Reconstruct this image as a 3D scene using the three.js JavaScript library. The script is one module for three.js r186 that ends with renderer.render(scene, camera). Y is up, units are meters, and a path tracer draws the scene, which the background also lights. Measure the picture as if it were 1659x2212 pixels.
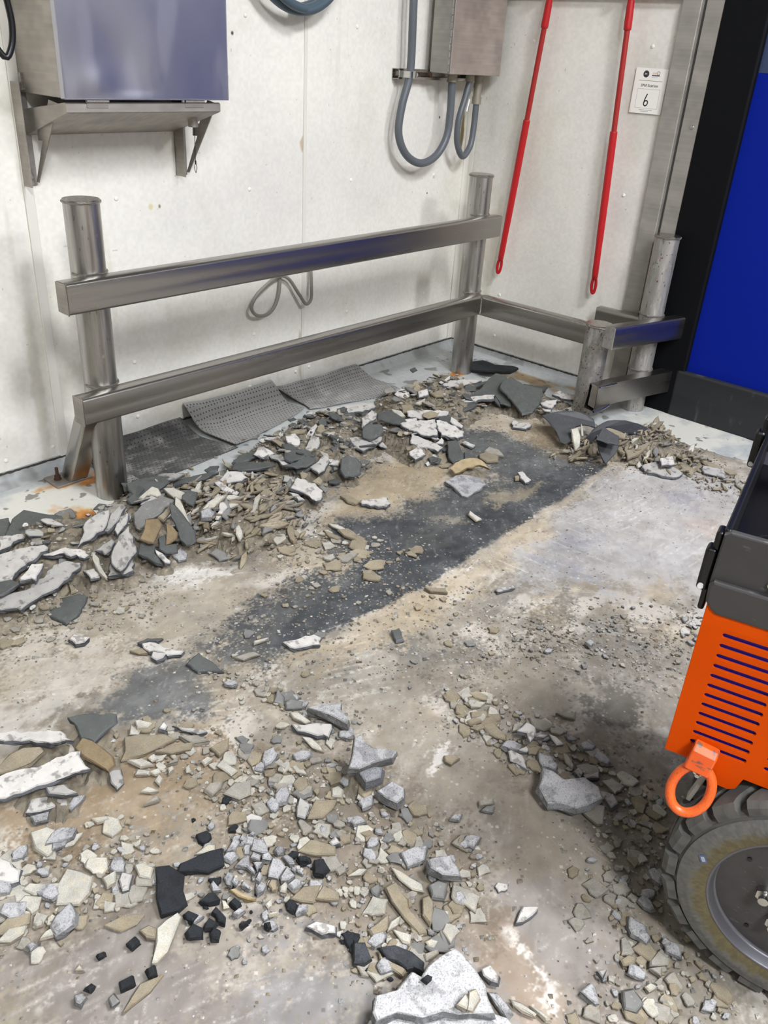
import * as THREE from 'three';
import { RoundedBoxGeometry } from 'three/addons/geometries/RoundedBoxGeometry.js';
import { mergeGeometries, toCreasedNormals, mergeVertices } from 'three/addons/utils/BufferGeometryUtils.js';
import { RectAreaLightUniformsLib } from 'three/addons/lights/RectAreaLightUniformsLib.js';

// ---------------------------------------------------------------- camera, sky, lights, exposure
RectAreaLightUniformsLib.init();
const scene = new THREE.Scene();
const camera = new THREE.PerspectiveCamera(62.4965, 1659 / 2212, 0.05, 40);
camera.position.set(-3.7749, 1.45, 2.7558);                       // hand-held phone at chest height, looking into the corner of the room
camera.quaternion.setFromRotationMatrix(new THREE.Matrix4().makeBasis(
  new THREE.Vector3(0.66530182, 0.05701656, 0.74439411),
  new THREE.Vector3(0.32518493, 0.87539514, -0.35768438),
  new THREE.Vector3(-0.67203292, 0.48003382, 0.56386105)));
scene.background = new THREE.Color(0x000000);                     // a closed room: no sky comes in
const renderer = new THREE.WebGLRenderer({ antialias: true });
renderer.toneMapping = THREE.LinearToneMapping;
renderer.toneMappingExposure = 1.9;
renderer.shadowMap.enabled = true;
const ROOM = { x0: -7.2, x1: 0, z0: 0, z1: 8.6, h: 4.4 };
// ceiling panels: [x, z, width along x, length along z, strength]
const LAMPS = [
  [-2.1, 4.0, 0.6, 0.9, 37],
  [-0.75, 6.2, 0.6, 1.2, 32],
  [-4.6, 5.0, 0.6, 1.2, 38],
  [-5.6, 2.6, 0.6, 1.2, 3],
  [-5.6, 6.4, 0.6, 1.2, 3],
];

// ---------------------------------------------------------------- helpers
function rngOf(seed) { let a = seed >>> 0; return () => { a = (a + 0x6D2B79F5) >>> 0; let t = a; t = Math.imul(t ^ (t >>> 15), t | 1); t ^= t + Math.imul(t ^ (t >>> 7), t | 61); return ((t ^ (t >>> 14)) >>> 0) / 4294967296; }; }
const V = (x, y, z) => new THREE.Vector3(x, y, z);
const used = new Map();
function numbered(name) { const n = used.get(name) || 0; used.set(name, n + 1); return n ? name + '_' + String(n).padStart(3, '0') : name; }
function mesh(name, geo, mat, parent) {                            // one named part (or a one-mesh thing when parent is the scene)
  const m = new THREE.Mesh(geo || new THREE.BufferGeometry(), mat); m.name = numbered(name); m.castShadow = m.receiveShadow = true; (parent || scene).add(m); return m;
}
function thing(name, label, category, pos = [0, 0, 0], turn = 0, group) {
  const g = new THREE.Group(); g.name = numbered(name); g.position.set(...pos); g.rotation.y = turn; scene.add(g);
  g.userData = { label, category }; if (group) g.userData.group = group; return g;
}
function tag(o, label, category, group) { o.userData = { label, category }; if (group) o.userData.group = group; return o; }
function struct(name, label) { const g = new THREE.Group(); g.name = name; g.userData = { kind: 'structure' }; if (label) g.userData.label = label; scene.add(g); return g; }
// planar uv in metres, chosen by the main direction of each face
function metreUV(g0, scale = 1) {
  const g = g0.index ? g0.toNonIndexed() : g0, p = g.attributes.position, n = p.count, uv = new Float32Array(n * 2);
  const a = V(), b = V(), c = V();
  for (let i = 0; i < n; i += 3) {
    a.fromBufferAttribute(p, i); b.fromBufferAttribute(p, i + 1); c.fromBufferAttribute(p, i + 2);
    const nn = b.clone().sub(a).cross(c.clone().sub(a)); const ax = Math.abs(nn.x), ay = Math.abs(nn.y), az = Math.abs(nn.z);
    for (let k = 0; k < 3; k++) {
      const q = k === 0 ? a : k === 1 ? b : c; let u, v;
      if (ay >= ax && ay >= az) { u = q.x; v = q.z; } else if (ax >= az) { u = q.z; v = q.y; } else { u = q.x; v = q.y; }
      uv[(i + k) * 2] = u * scale; uv[(i + k) * 2 + 1] = v * scale;
    }
  }
  g.setAttribute('uv', new THREE.BufferAttribute(uv, 2)); return g;
}
function rbox(w, h, d, r = 0.003, seg = 2) { return metreUV(new RoundedBoxGeometry(w, h, d, seg, Math.min(r, w / 2.1, h / 2.1, d / 2.1))); }
function at(geo, x, y, z) { geo.translate(x, y, z); return geo; }
function joined(list) { return mergeGeometries(list.map(g => { const h = g.index ? g.toNonIndexed() : g; for (const k of Object.keys(h.attributes)) if (!['position', 'normal', 'uv'].includes(k)) h.deleteAttribute(k); return h; })); }
function cyl(r, h, seg = 40, r2) { return new THREE.CylinderGeometry(r2 === undefined ? r : r2, r, h, seg, 1); }
function tube(pts, r, seg = 80, radial = 14, closed = false) { return new THREE.TubeGeometry(new THREE.CatmullRomCurve3(pts.map(p => V(...p)), closed, 'centripetal'), seg, r, radial, closed); }
function hexBolt(r, h) { const g = new THREE.CylinderGeometry(r, r, h, 6); const d = new THREE.CylinderGeometry(r * .55, r * .62, h * .35, 16); d.translate(0, h * .6, 0); return joined([g, d]); }
// shape given as [x, y] pairs, extruded along z with a small bevel
function plate(pts, depth, bevel = 0.001, holes = []) {
  const s = new THREE.Shape(pts.map(p => new THREE.Vector2(...p))); for (const h of holes) s.holes.push(h);
  const g = new THREE.ExtrudeGeometry(s, { depth: depth - 2 * bevel, bevelEnabled: bevel > 0, bevelThickness: bevel, bevelSize: bevel, bevelOffset: -bevel, bevelSegments: 2, curveSegments: 12, steps: 1 });
  g.translate(0, 0, bevel); return metreUV(g);
}

// ---------------------------------------------------------------- noise and computed textures
const PERM = new Float32Array(65536); { const r = rngOf(77); for (let i = 0; i < 65536; i++) PERM[i] = r(); }
function vn(x, y) {                                                // value noise, 0..1
  const xi = Math.floor(x), yi = Math.floor(y); let fx = x - xi, fy = y - yi; fx = fx * fx * (3 - 2 * fx); fy = fy * fy * (3 - 2 * fy);
  const x0 = xi & 255, x1 = (xi + 1) & 255, y0 = (yi & 255) << 8, y1 = ((yi + 1) & 255) << 8;
  const a = PERM[y0 | x0], b = PERM[y0 | x1], c = PERM[y1 | x0], d = PERM[y1 | x1];
  return a + (b - a) * fx + (c - a) * fy + (a - b - c + d) * fx * fy;
}
function fbm(x, y, o = 4) { let s = 0, a = 0.5, t = 0; for (let i = 0; i < o; i++) { s += a * vn(x, y); t += a; x = x * 2.03 + 17.3; y = y * 2.03 + 9.1; a *= 0.5; } return s / t; }
const clamp = (x, a = 0, b = 1) => x < a ? a : x > b ? b : x;
const smooth = (a, b, x) => { const t = clamp((x - a) / (b - a)); return t * t * (3 - 2 * t); };
function texture(w, h, colour, fn, wrap = true) {                  // fn(u, v, out) fills out[0..2] with 0..255
  const d = new Uint8Array(w * h * 4), o = [0, 0, 0];
  for (let j = 0; j < h; j++) for (let i = 0; i < w; i++) { fn((i + .5) / w, (j + .5) / h, o, i, j); const k = (j * w + i) * 4; d[k] = clamp(o[0], 0, 255); d[k + 1] = clamp(o[1], 0, 255); d[k + 2] = clamp(o[2], 0, 255); d[k + 3] = 255; }
  const t = new THREE.DataTexture(d, w, h); t.magFilter = THREE.LinearFilter; t.minFilter = THREE.LinearMipmapLinearFilter; t.generateMipmaps = true;
  if (wrap) t.wrapS = t.wrapT = THREE.RepeatWrapping; if (colour) t.colorSpace = THREE.SRGBColorSpace; t.needsUpdate = true; return t;
}
function per(t, w, h) { t.repeat.set(1 / w, 1 / h); return t; }    // one tile of the texture is w x h metres
const grey = (o, v) => { o[0] = o[1] = o[2] = v; };
// tileable noise: p = number of lattice cells over one tile
function tn(u, v, p, q, s = 0) { const x = u * p, y = v * q, xi = Math.floor(x), yi = Math.floor(y); let fx = x - xi, fy = y - yi; fx = fx * fx * (3 - 2 * fx); fy = fy * fy * (3 - 2 * fy); const h = (i, j) => PERM[(((j % q) * 131 + s * 977) & 255) << 8 | (((i % p) * 7 + (j % q) * 3 + s * 31) & 255)]; const a = h(xi, yi), b = h(xi + 1, yi), c = h(xi, yi + 1), d = h(xi + 1, yi + 1); return a + (b - a) * fx + (c - a) * fy + (a - b - c + d) * fx * fy; }


// ---------------------------------------------------------------- materials
const brushedBump = per(texture(512, 512, false, (u, v, o) => grey(o, 110 + 60 * tn(u, v, 6, 256, 1) + 60 * tn(u, v, 14, 120, 2) + 25 * tn(u, v, 60, 60, 3))), 0.5, 0.25);
const brushedRough = per(texture(512, 512, false, (u, v, o) => grey(o, 150 + 55 * tn(u, v, 4, 160, 4) + 30 * tn(u, v, 9, 9, 5) + 20 * tn(u, v, 40, 40, 6))), 0.5, 0.25);
const steelColour = per(texture(512, 512, true, (u, v, o) => { const m = tn(u, v, 7, 9, 7) * .5 + tn(u, v, 21, 28, 8) * .3 + tn(u, v, 5, 120, 9) * .2; const k = 158 + 46 * m; o[0] = k; o[1] = k * .985; o[2] = k * .965; }), 0.6, 0.6);
const M = {};
const railRough = per(texture(256, 512, false, (u, v, o) => grey(o, 175 + 16 * (tn(u, v, 2, 90, 4) - .5) + 34 * (tn(u, v, 3, 8, 5) - .5))), 1.5, .25);
M.steel = new THREE.MeshStandardMaterial({ color: 0xa3a09b, metalness: 1, roughness: .42, roughnessMap: railRough });
M.sheet = new THREE.MeshStandardMaterial({ color: 0xf4f2ee, map: steelColour, metalness: 1, roughness: 0.34, roughnessMap: brushedRough });
M.dullSheet = new THREE.MeshStandardMaterial({ color: 0xf4f0ea, map: steelColour, metalness: 1, roughness: 0.62 });
M.weld = new THREE.MeshStandardMaterial({ color: 0xa8a298, metalness: 1, roughness: 0.3, bumpMap: per(texture(128, 128, false, (u, v, o) => grey(o, 255 * tn(u, v, 16, 16, 3))), 0.03, 0.03), bumpScale: 0.001 });
M.chrome = new THREE.MeshStandardMaterial({ color: 0xc8c8c4, metalness: 1, roughness: 0.2 });
// scuffed post: white drips, rust specks and dark scratches on bare steel
function wornPost(seed, rust) {
  return new THREE.MeshStandardMaterial({ color: 0xffffff, metalness: 0.75, roughness: 0.5, bumpMap: brushedBump, bumpScale: 0.0001,
    map: texture(512, 1024, true, (u, v, o) => {
      const x = u * 9 + seed, y = v * 26; let k = 138 + 36 * fbm(x * 2, y * .5, 4) + 20 * fbm(x * 9, y * 1.2, 3); let r = k, g = k * .985, b = k * .955;
      const w = smooth(.62, .78, fbm(x * 2.2 + 40, y * .45, 4)); r += (205 - r) * w * .6; g += (203 - g) * w * .6; b += (196 - b) * w * .6;
      const s = smooth(.76, .82, fbm(x * 4 + 7, y * 1.6, 4)); r += (70 - r) * s * .7; g += (64 - g) * s * .7; b += (56 - b) * s * .7;
      const t = smooth(1 - rust, 1 - rust + .05, fbm(x * 6 + 90, y * 2.4 + 11, 4)) * smooth(.45, .5, fbm(x * .7 + 3, y * .3 + 5, 2)); r += (118 - r) * t; g += (58 - g) * t; b += (40 - b) * t;
      o[0] = r; o[1] = g; o[2] = b;
    }) });
}
M.postClean = new THREE.MeshStandardMaterial({ color: 0xffffff, metalness: 1, roughness: 0.43, roughnessMap: per(texture(256, 512, false, (u, v, o) => grey(o, 150 + 60 * tn(u, v, 40, 6, 4) + 40 * tn(u, v, 6, 9, 5))), 1, 1), bumpMap: brushedBump, bumpScale: 0.00008,
  map: texture(512, 1024, true, (u, v, o) => { const x = u * 9, y = v * 26; let k = 142 + 40 * fbm(x * 3, y * .35, 4) + 22 * fbm(x * 14, y * .7, 3); const w = smooth(.80, .84, fbm(x * 3 + 4, y * .8, 4)); k += (214 - k) * w * .8; const d = smooth(.78, .84, fbm(x * 4 + 54, y * 1.2, 4)); k += (80 - k) * d * .5; o[0] = k; o[1] = k * .985; o[2] = k * .96; }) });
M.postRust = wornPost(3, .30); M.postScuff = wornPost(21, .25);
// pebbled fibreglass wall sheet, with grime and small marks that belong to it
const pebble = per(texture(512, 512, false, (u, v, o) => grey(o, 70 + 110 * tn(u, v, 64, 64, 1) + 60 * tn(u, v, 128, 128, 2))), 0.4, 0.4);
function wallMaterial(seed, marks) {
  const t = texture(1024, 768, true, (u, v, o) => {
    const x = u * 3.6, y = v * 2.7; let r = 225, g = 222, b = 213;
    const m = fbm(x * 2.2 + seed, y * 2.2, 5) - .5, f = vn(x * 90 + seed, y * 90) - .5; r += 26 * m + 9 * f; g += 26 * m + 9 * f; b += 22 * m + 9 * f;
    const gr = smooth(.56, .74, fbm(x * 3.1 + seed + 9, y * 2.3, 5)) * .3; r -= 26 * gr; g -= 27 * gr; b -= 36 * gr;
    const dr = smooth(.66, .86, fbm(x * 22 + seed, y * 1.6 + 3, 4)) * smooth(.5, .7, fbm(x * 2 + 5, y * 1.6 + seed, 3)); r -= 10 * dr; g -= 11 * dr; b -= 14 * dr;
    const sp = vn(x * 55 + seed * 3, y * 55); if (sp > .985) { r -= 40; g -= 40; b -= 40; }
    for (const [mx, my, rx, ry, c, a] of marks) { const d = Math.hypot((x - mx) / rx, (y - my) / ry); if (d < 1.6) { const k = a * smooth(1.15, .55, d + .9 * (fbm(x * 30 + 5, y * 22, 3) - .5)); r += (c[0] - r) * k; g += (c[1] - g) * k; b += (c[2] - b) * k; } }
    o[0] = r; o[1] = g; o[2] = b;
  });
  return new THREE.MeshStandardMaterial({ color: 0xffffff, map: per(t, 3.6, 2.7), roughness: 0.55, bumpMap: pebble, bumpScale: 0.0006 });
}
const GRIME = [150, 142, 118];
// marks are measured from the room corner: [metres from corner, height, half width, half height, colour, strength]
M.wallLeft = wallMaterial(2, [[3.6 - .078, 1.11, .016, .12, [92, 78, 40], .9], [3.6 - .098, 1.2, .01, .06, [70, 62, 36], .8], [3.6 - 1.918, .9, .009, .010, [206, 200, 150], .8], [3.6 - 1.88, .9, .006, .008, [110, 100, 70], .9],
  [3.6 - 2.3, .30, .12, .09, GRIME, .16], [3.6 - 2.44, .3, .025, .34, GRIME, .22], [3.6 - .04, .3, .008, .3, GRIME, .5], [3.6 - 1.16, 1.09, .02, .03, [170, 150, 120], .7], [3.6 - 1.17, .2, .012, .12, GRIME, .5], [3.6 - .8, .12, .3, .04, GRIME, .2], [3.6 - 1.7, .11, .4, .05, GRIME, .22],
  [3.6 - 1.52, 1.47, .006, .006, [60, 56, 50], 1], [3.6 - .27, 1.18, .005, .006, [60, 56, 50], 1], [3.6 - .32, .84, .004, .004, [60, 56, 50], 1]]);
M.wallRight = wallMaterial(31, [[.45, .1, .3, .04, GRIME, .15], [.85, .25, .05, .2, GRIME, .15], [.2, .6, .05, .3, [196, 190, 170], .5]]);
M.wallPlain = new THREE.MeshStandardMaterial({ color: 0x85837d, roughness: 0.6 });
M.trim = new THREE.MeshStandardMaterial({ color: 0xd9d6cc, roughness: 0.5 });
M.rivet = new THREE.MeshStandardMaterial({ color: 0xe6e4da, roughness: 0.35 });
M.caulk = new THREE.MeshStandardMaterial({ color: 0x3d3a35, roughness: 0.9 });
M.ceiling = new THREE.MeshStandardMaterial({ color: 0x75736f, roughness: 0.7 });
M.darkGlass = new THREE.MeshStandardMaterial({ color: 0x33415c, roughness: 0.25 });
M.seal = new THREE.MeshPhysicalMaterial({ color: 0x07080b, roughness: 0.6, specularIntensity: .3 });
M.sealSkirt = new THREE.MeshStandardMaterial({ color: 0xffffff, roughness: 0.6, map: per(texture(512, 256, true, (u, v, o) => { const m = fbm(u * 9, v * 4, 4), s = smooth(.7, .8, fbm(u * 70, v * 3, 3)) * smooth(.5, .6, fbm(u * 4 + 2, v * 3, 2)); const k = 17 + 18 * m + 44 * s; o[0] = k; o[1] = k * 1.04; o[2] = k * 1.14; }), 2.4, .5) });
M.blue = new THREE.MeshPhysicalMaterial({ color: 0x001a82, roughness: 0.7, specularIntensity: .25 });
M.red = new THREE.MeshStandardMaterial({ color: 0xa90a12, roughness: 0.4 });
M.redShaft = new THREE.MeshStandardMaterial({ color: 0x951a14, roughness: 0.45 });
M.conduit = new THREE.MeshStandardMaterial({ color: 0x595e63, roughness: 0.42 });
M.conduitFitting = new THREE.MeshStandardMaterial({ color: 0x9a9384, metalness: .6, roughness: 0.55 });
M.black = new THREE.MeshStandardMaterial({ color: 0x0a0b0d, roughness: 0.35 });
M.hose = new THREE.MeshStandardMaterial({ color: 0x465560, roughness: 0.45 });
M.greyCable = new THREE.MeshStandardMaterial({ color: 0x8a877e, roughness: 0.4 });
M.white = new THREE.MeshStandardMaterial({ color: 0xe8e8e6, roughness: 0.5 });
M.rust = new THREE.MeshStandardMaterial({ color: 0x4d3628, roughness: 0.85, metalness: .2 });

// ---------------------------------------------------------------- the room shell
const CY = 0.05;                                                   // the wall sheets stop 5 cm above the floor, on the coved skirting
{
  const wl = struct('wall_left');
  mesh('wall_core', at(rbox(ROOM.x1 - ROOM.x0 + .3, ROOM.h, .15, .002), (ROOM.x0 + .15) / 2, ROOM.h / 2, -.085), M.wallPlain, wl);
  const seams = [-1.155, -2.375, -3.6];
  let right = -.008;
  for (const s of seams) {                                         // fibreglass sheets 1.2 m wide
    const w = right - s - .006, p = mesh('wall_panel', null, M.wallLeft, wl); p.geometry = metreUV(at(rbox(w, 2.65, .012, .002), s + .003 + w / 2, CY + 1.325, -.006)); right = s - .003;
    const uv = p.geometry.attributes.uv; for (let i = 0; i < uv.count; i++) uv.setX(i, uv.getX(i) + 3.6);
  }
  mesh('wall_panel', at(rbox(3.6, 2.65, .012, .002), -5.41, CY + 1.325, -.006), M.wallPlain, wl);
  mesh('seam_trim', at(rbox(.017, 2.65, .006, .0025), -1.155, CY + 1.325, .002), M.trim, wl);
  mesh('seam_trim', at(rbox(.034, 2.65, .008, .003), -2.375, CY + 1.325, .003), M.trim, wl);
  mesh('corner_trim', joined([at(rbox(.042, 2.65, .006, .002), -.024, CY + 1.325, .002), at(rbox(.006, 2.65, .03, .002), -.004, CY + 1.325, .016)]), M.trim, wl);
  const rg = new THREE.SphereGeometry(.0085, 14, 8, 0, Math.PI * 2, 0, Math.PI / 2).rotateX(Math.PI / 2).scale(1, 1, .6);
  for (const [x, y] of [[-1.458, 1.53], [-.863, 1.525], [-1.453, .931], [-.868, .932], [-.278, .922], [-2.057, .939], [-2.041, .34], [-2.048, .116], [-1.442, .339], [-.865, .34], [-.284, .339], [-1.471, .103], [-1.195, .112], [-1.108, .118], [-2.594, .094], [-2.415, .094]]) { const r = mesh('rivet', rg, M.rivet, wl); r.position.set(x, y, 0); }
  const wr = struct('wall_right');
  mesh('wall_core', at(rbox(.15, ROOM.h, 1.15, .002), .087, ROOM.h / 2, .565), M.wallPlain, wr);
  mesh('wall_core', at(rbox(.15, ROOM.h, 5.0, .002), .087, ROOM.h / 2, 3.75 + 2.5), M.wallPlain, wr);
  mesh('wall_core', at(rbox(.15, ROOM.h - 2.7, 2.64, .002), .087, (ROOM.h + 2.7) / 2, 2.44), M.wallPlain, wr);
  const p = mesh('wall_panel', metreUV(at(rbox(.012, 2.65, 1.0, .002), .006, CY + 1.325, .5)), M.wallRight, wr);
  mesh('wall_panel', at(rbox(.012, 2.65, 4.4, .002), .006, CY + 1.325, 6.1), M.wallPlain, wr);
  const rh = rg.clone().rotateY(-Math.PI / 2);
  for (const [y, z] of [[1.522, .305], [1.525, .895], [.93, .887], [.349, .286], [.128, .286]]) { const r = mesh('rivet', rh, M.rivet, wr); r.position.set(0, y, z); }
  const wb = struct('wall_back'); mesh('wall_core', at(rbox(ROOM.x1 - ROOM.x0 + .3, ROOM.h, .15, .002), (ROOM.x0) / 2, ROOM.h / 2, ROOM.z1 + .075), M.wallPlain, wb);
  const wf = struct('wall_far_left'); mesh('wall_core', at(rbox(.15, ROOM.h, ROOM.z1 + .3, .002), ROOM.x0 - .075, ROOM.h / 2, ROOM.z1 / 2), M.wallPlain, wf);
  const ce = struct('ceiling'); mesh('ceiling_slab', at(rbox(7.6, .12, 9, .002), -3.6, ROOM.h + .06, 4.3), M.ceiling, ce);
}
// coved skirting in grey floor paint, with the ragged dark sealant line under the wall sheets
{
  const cove = (len, k) => new THREE.ExtrudeGeometry(new THREE.Shape([new THREE.Vector2(0, -.004), new THREE.Vector2(.06 * k, -.004), ...Array.from({ length: 11 }, (_, i) => { const a = i / 10 * Math.PI / 2; return new THREE.Vector2(k * (.06 - .056 * Math.sin(a)), .056 - .052 * Math.cos(a)); }), new THREE.Vector2(0, CY + .004)]), { depth: len, bevelEnabled: false, steps: 1 });
  M.floorPaint = new THREE.MeshStandardMaterial({ color: 0xffffff, roughness: 0.45, bumpMap: pebble, bumpScale: 0.0003,
    map: per(texture(1024, 512, true, (u, v, o) => { const x = u * 3, y = v * 1.5, m = fbm(x * 3, y * 3, 5) - .5, f = vn(x * 80, y * 80) - .5; let r = 163 + 34 * m + 10 * f, g = 166 + 34 * m + 10 * f, b = 164 + 34 * m + 10 * f; const d = smooth(.66, .76, fbm(x * 7 + 3, y * 7, 4)) * .5; r -= 50 * d; g -= 52 * d; b -= 54 * d; o[0] = r; o[1] = g; o[2] = b; }), 3, 1.5) });
  const ca = toCreasedNormals(cove(7.1, 1).rotateY(-Math.PI / 2), .5);  // shape x -> z
  const bl = struct('baseboard_left'); mesh('cove', metreUV(ca), M.floorPaint, bl);
  const br = struct('baseboard_right'); mesh('cove', metreUV(toCreasedNormals(cove(1.0, -1), .5)), M.floorPaint, br);
  const rag = (len, seed) => { const r = rngOf(seed), top = [], bot = []; for (let i = 0; i <= len * 90; i++) { const x = i / 90; top.push([x, CY + .001 + .004 * r() * r()]); bot.push([x, CY - .004 - .004 * r()]); } return plate([...bot, ...top.reverse()], .006, 0); };
  mesh('sealant', rag(3.6, 5).translate(-3.6, 0, .0), M.caulk, bl);
  mesh('sealant', rag(.98, 6).rotateY(-Math.PI / 2).translate(0, 0, .01), M.caulk, br);
}
// door opening: stainless jamb casing, black rubber seal, blue roll-up curtain with a dark window band
{
  const d = struct('door_1');
  const jamb = new THREE.MeshStandardMaterial({ color: 0xf0eee8, metalness: .6, roughness: .5, map: steelColour, roughnessMap: brushedRough });
  mesh('door_jamb', at(rbox(.03, 2.72, .082, .004), -.012, 1.36, 1.043), jamb, d);
  mesh('door_jamb', at(rbox(.014, 2.72, .074, .004), .002, 1.36, 1.131), jamb, d);
  mesh('jamb_bolt', new THREE.SphereGeometry(.008, 12, 8).scale(.6, 1, 1).translate(-.006, 1.236, 1.142), M.chrome, d);
  mesh('door_jamb', at(rbox(.03, 2.72, .082, .004), -.012, 1.36, 3.8), jamb, d);
  mesh('door_seal', at(rbox(.05, 2.7, .19, .012), .012, 1.35, 1.262), M.seal, d);
  mesh('door_seal', at(rbox(.05, 2.7, .19, .012), .012, 1.35, 3.64), M.seal, d);
  mesh('door_lintel', at(rbox(.06, .12, 2.75, .004), -.01, 2.76, 2.44), jamb, d);
  mesh('bottom_skirt', at(rbox(.036, .224, 2.26, .014), -.002, .112, 2.45), M.sealSkirt, d);
  mesh('door_curtain', at(rbox(.012, 1.236, 2.2, .002), .018, .216 + .618, 2.44), M.blue, d);
  mesh('door_window', at(rbox(.010, .36, 2.2, .002), .018, 1.632, 2.44), M.darkGlass, d);
  mesh('door_curtain', at(rbox(.012, .9, 2.2, .002), .018, 2.262, 2.44), M.blue, d);
}
// ceiling lamps: a housing with a glowing diffuser and an area light just under it
const LAMP = new THREE.Color().setRGB(.975, 1, 1.06);               // cool white tubes
LAMPS.forEach(([x, z, w, l, s], i) => {
  const where = ['nearest the camera, over the stripped floor', 'by the blue door wall, behind the camera', 'in the back middle of the room', 'over the far left wall', 'in the far back corner'][i];
  const t = thing('ceiling_lamp', 'white ceiling lamp ' + where, 'lamp', [x, ROOM.h, z]);
  mesh('housing', at(rbox(w + .06, .07, l + .06, .006), 0, -.036, 0), M.white, t);
  const glow = new THREE.MeshStandardMaterial({ color: 0xffffff, emissive: LAMP, emissiveIntensity: s * .8, roughness: .4 });
  mesh('diffuser', at(rbox(w, .02, l, .004), 0, -.08, 0), glow, t);
  const L = new THREE.RectAreaLight(LAMP, s, w, l); L.position.set(0, -.095, 0); L.rotation.x = -Math.PI / 2; t.add(L);
});


// ---------------------------------------------------------------- guard rails
// box tube profile: depth along z, height along y, faces slightly bowed between rounded corners; length along x
function boxTube(len, h = .096, d = .06, bow = .002) {
  const r = .008, s = new THREE.Shape(), hd = d / 2, hh = h / 2, P = [];
  const corner = (cx, cy, a0) => { for (let i = 0; i <= 5; i++) { const a = a0 + i / 5 * Math.PI / 2; P.push([cx + r * Math.cos(a), cy + r * Math.sin(a)]); } };
  corner(hd - r, hh - r, 0); P.push([0, hh + bow * .4]); corner(-hd + r, hh - r, Math.PI / 2);
  P.push([-hd - bow * .5, hh * .3], [-hd + bow * .4, 0], [-hd - bow * .5, -hh * .3]);
  corner(-hd + r, -hh + r, Math.PI); P.push([0, -hh - bow * .4]); corner(hd - r, -hh + r, -Math.PI / 2); P.push([hd + bow * .5, -hh * .3], [hd - bow * .4, 0], [hd + bow * .5, hh * .3]);
  P.forEach((p, i) => i ? s.lineTo(...p) : s.moveTo(...p));
  const g = new THREE.ExtrudeGeometry(s, { depth: len, bevelEnabled: false, steps: 1 }); g.rotateY(Math.PI / 2);
  return metreUV(toCreasedNormals(g, .7));
}
function weldRing(r, y, seed, arc = Math.PI * 2, a0 = 0) { const q = rngOf(seed), pts = []; const n = 60; for (let i = 0; i <= n; i++) { const a = a0 + arc * i / n; pts.push([Math.cos(a) * (r + .002), y + (q() - .5) * .003, Math.sin(a) * (r + .002)]); } return tube(pts, .0035, 140, 6); }
function makePost(parent, x, z, h, mat, r = .054, lean = [0, 0]) {
  const g = new THREE.CylinderGeometry(r, r, h, 48, 1, true); g.translate(0, h / 2, 0);
  if (lean[0] || lean[1]) { const p = g.attributes.position; for (let i = 0; i < p.count; i++) { p.setX(i, p.getX(i) + lean[0] * p.getY(i)); p.setZ(i, p.getZ(i) + lean[1] * p.getY(i)); } }
  const m = mesh('post', g, mat, parent); m.position.set(x, 0, z);
  const c = mesh('post_cap', joined([at(cyl(r + .001, .006, 48), lean[0] * h, h + .003, lean[1] * h)]), M.sheet, m);
  mesh('weld_bead', at(weldRing(r, h, 900 + h * 100 | 0), lean[0] * h, -.001, lean[1] * h), M.weld, m);
  return m;
}
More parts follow.
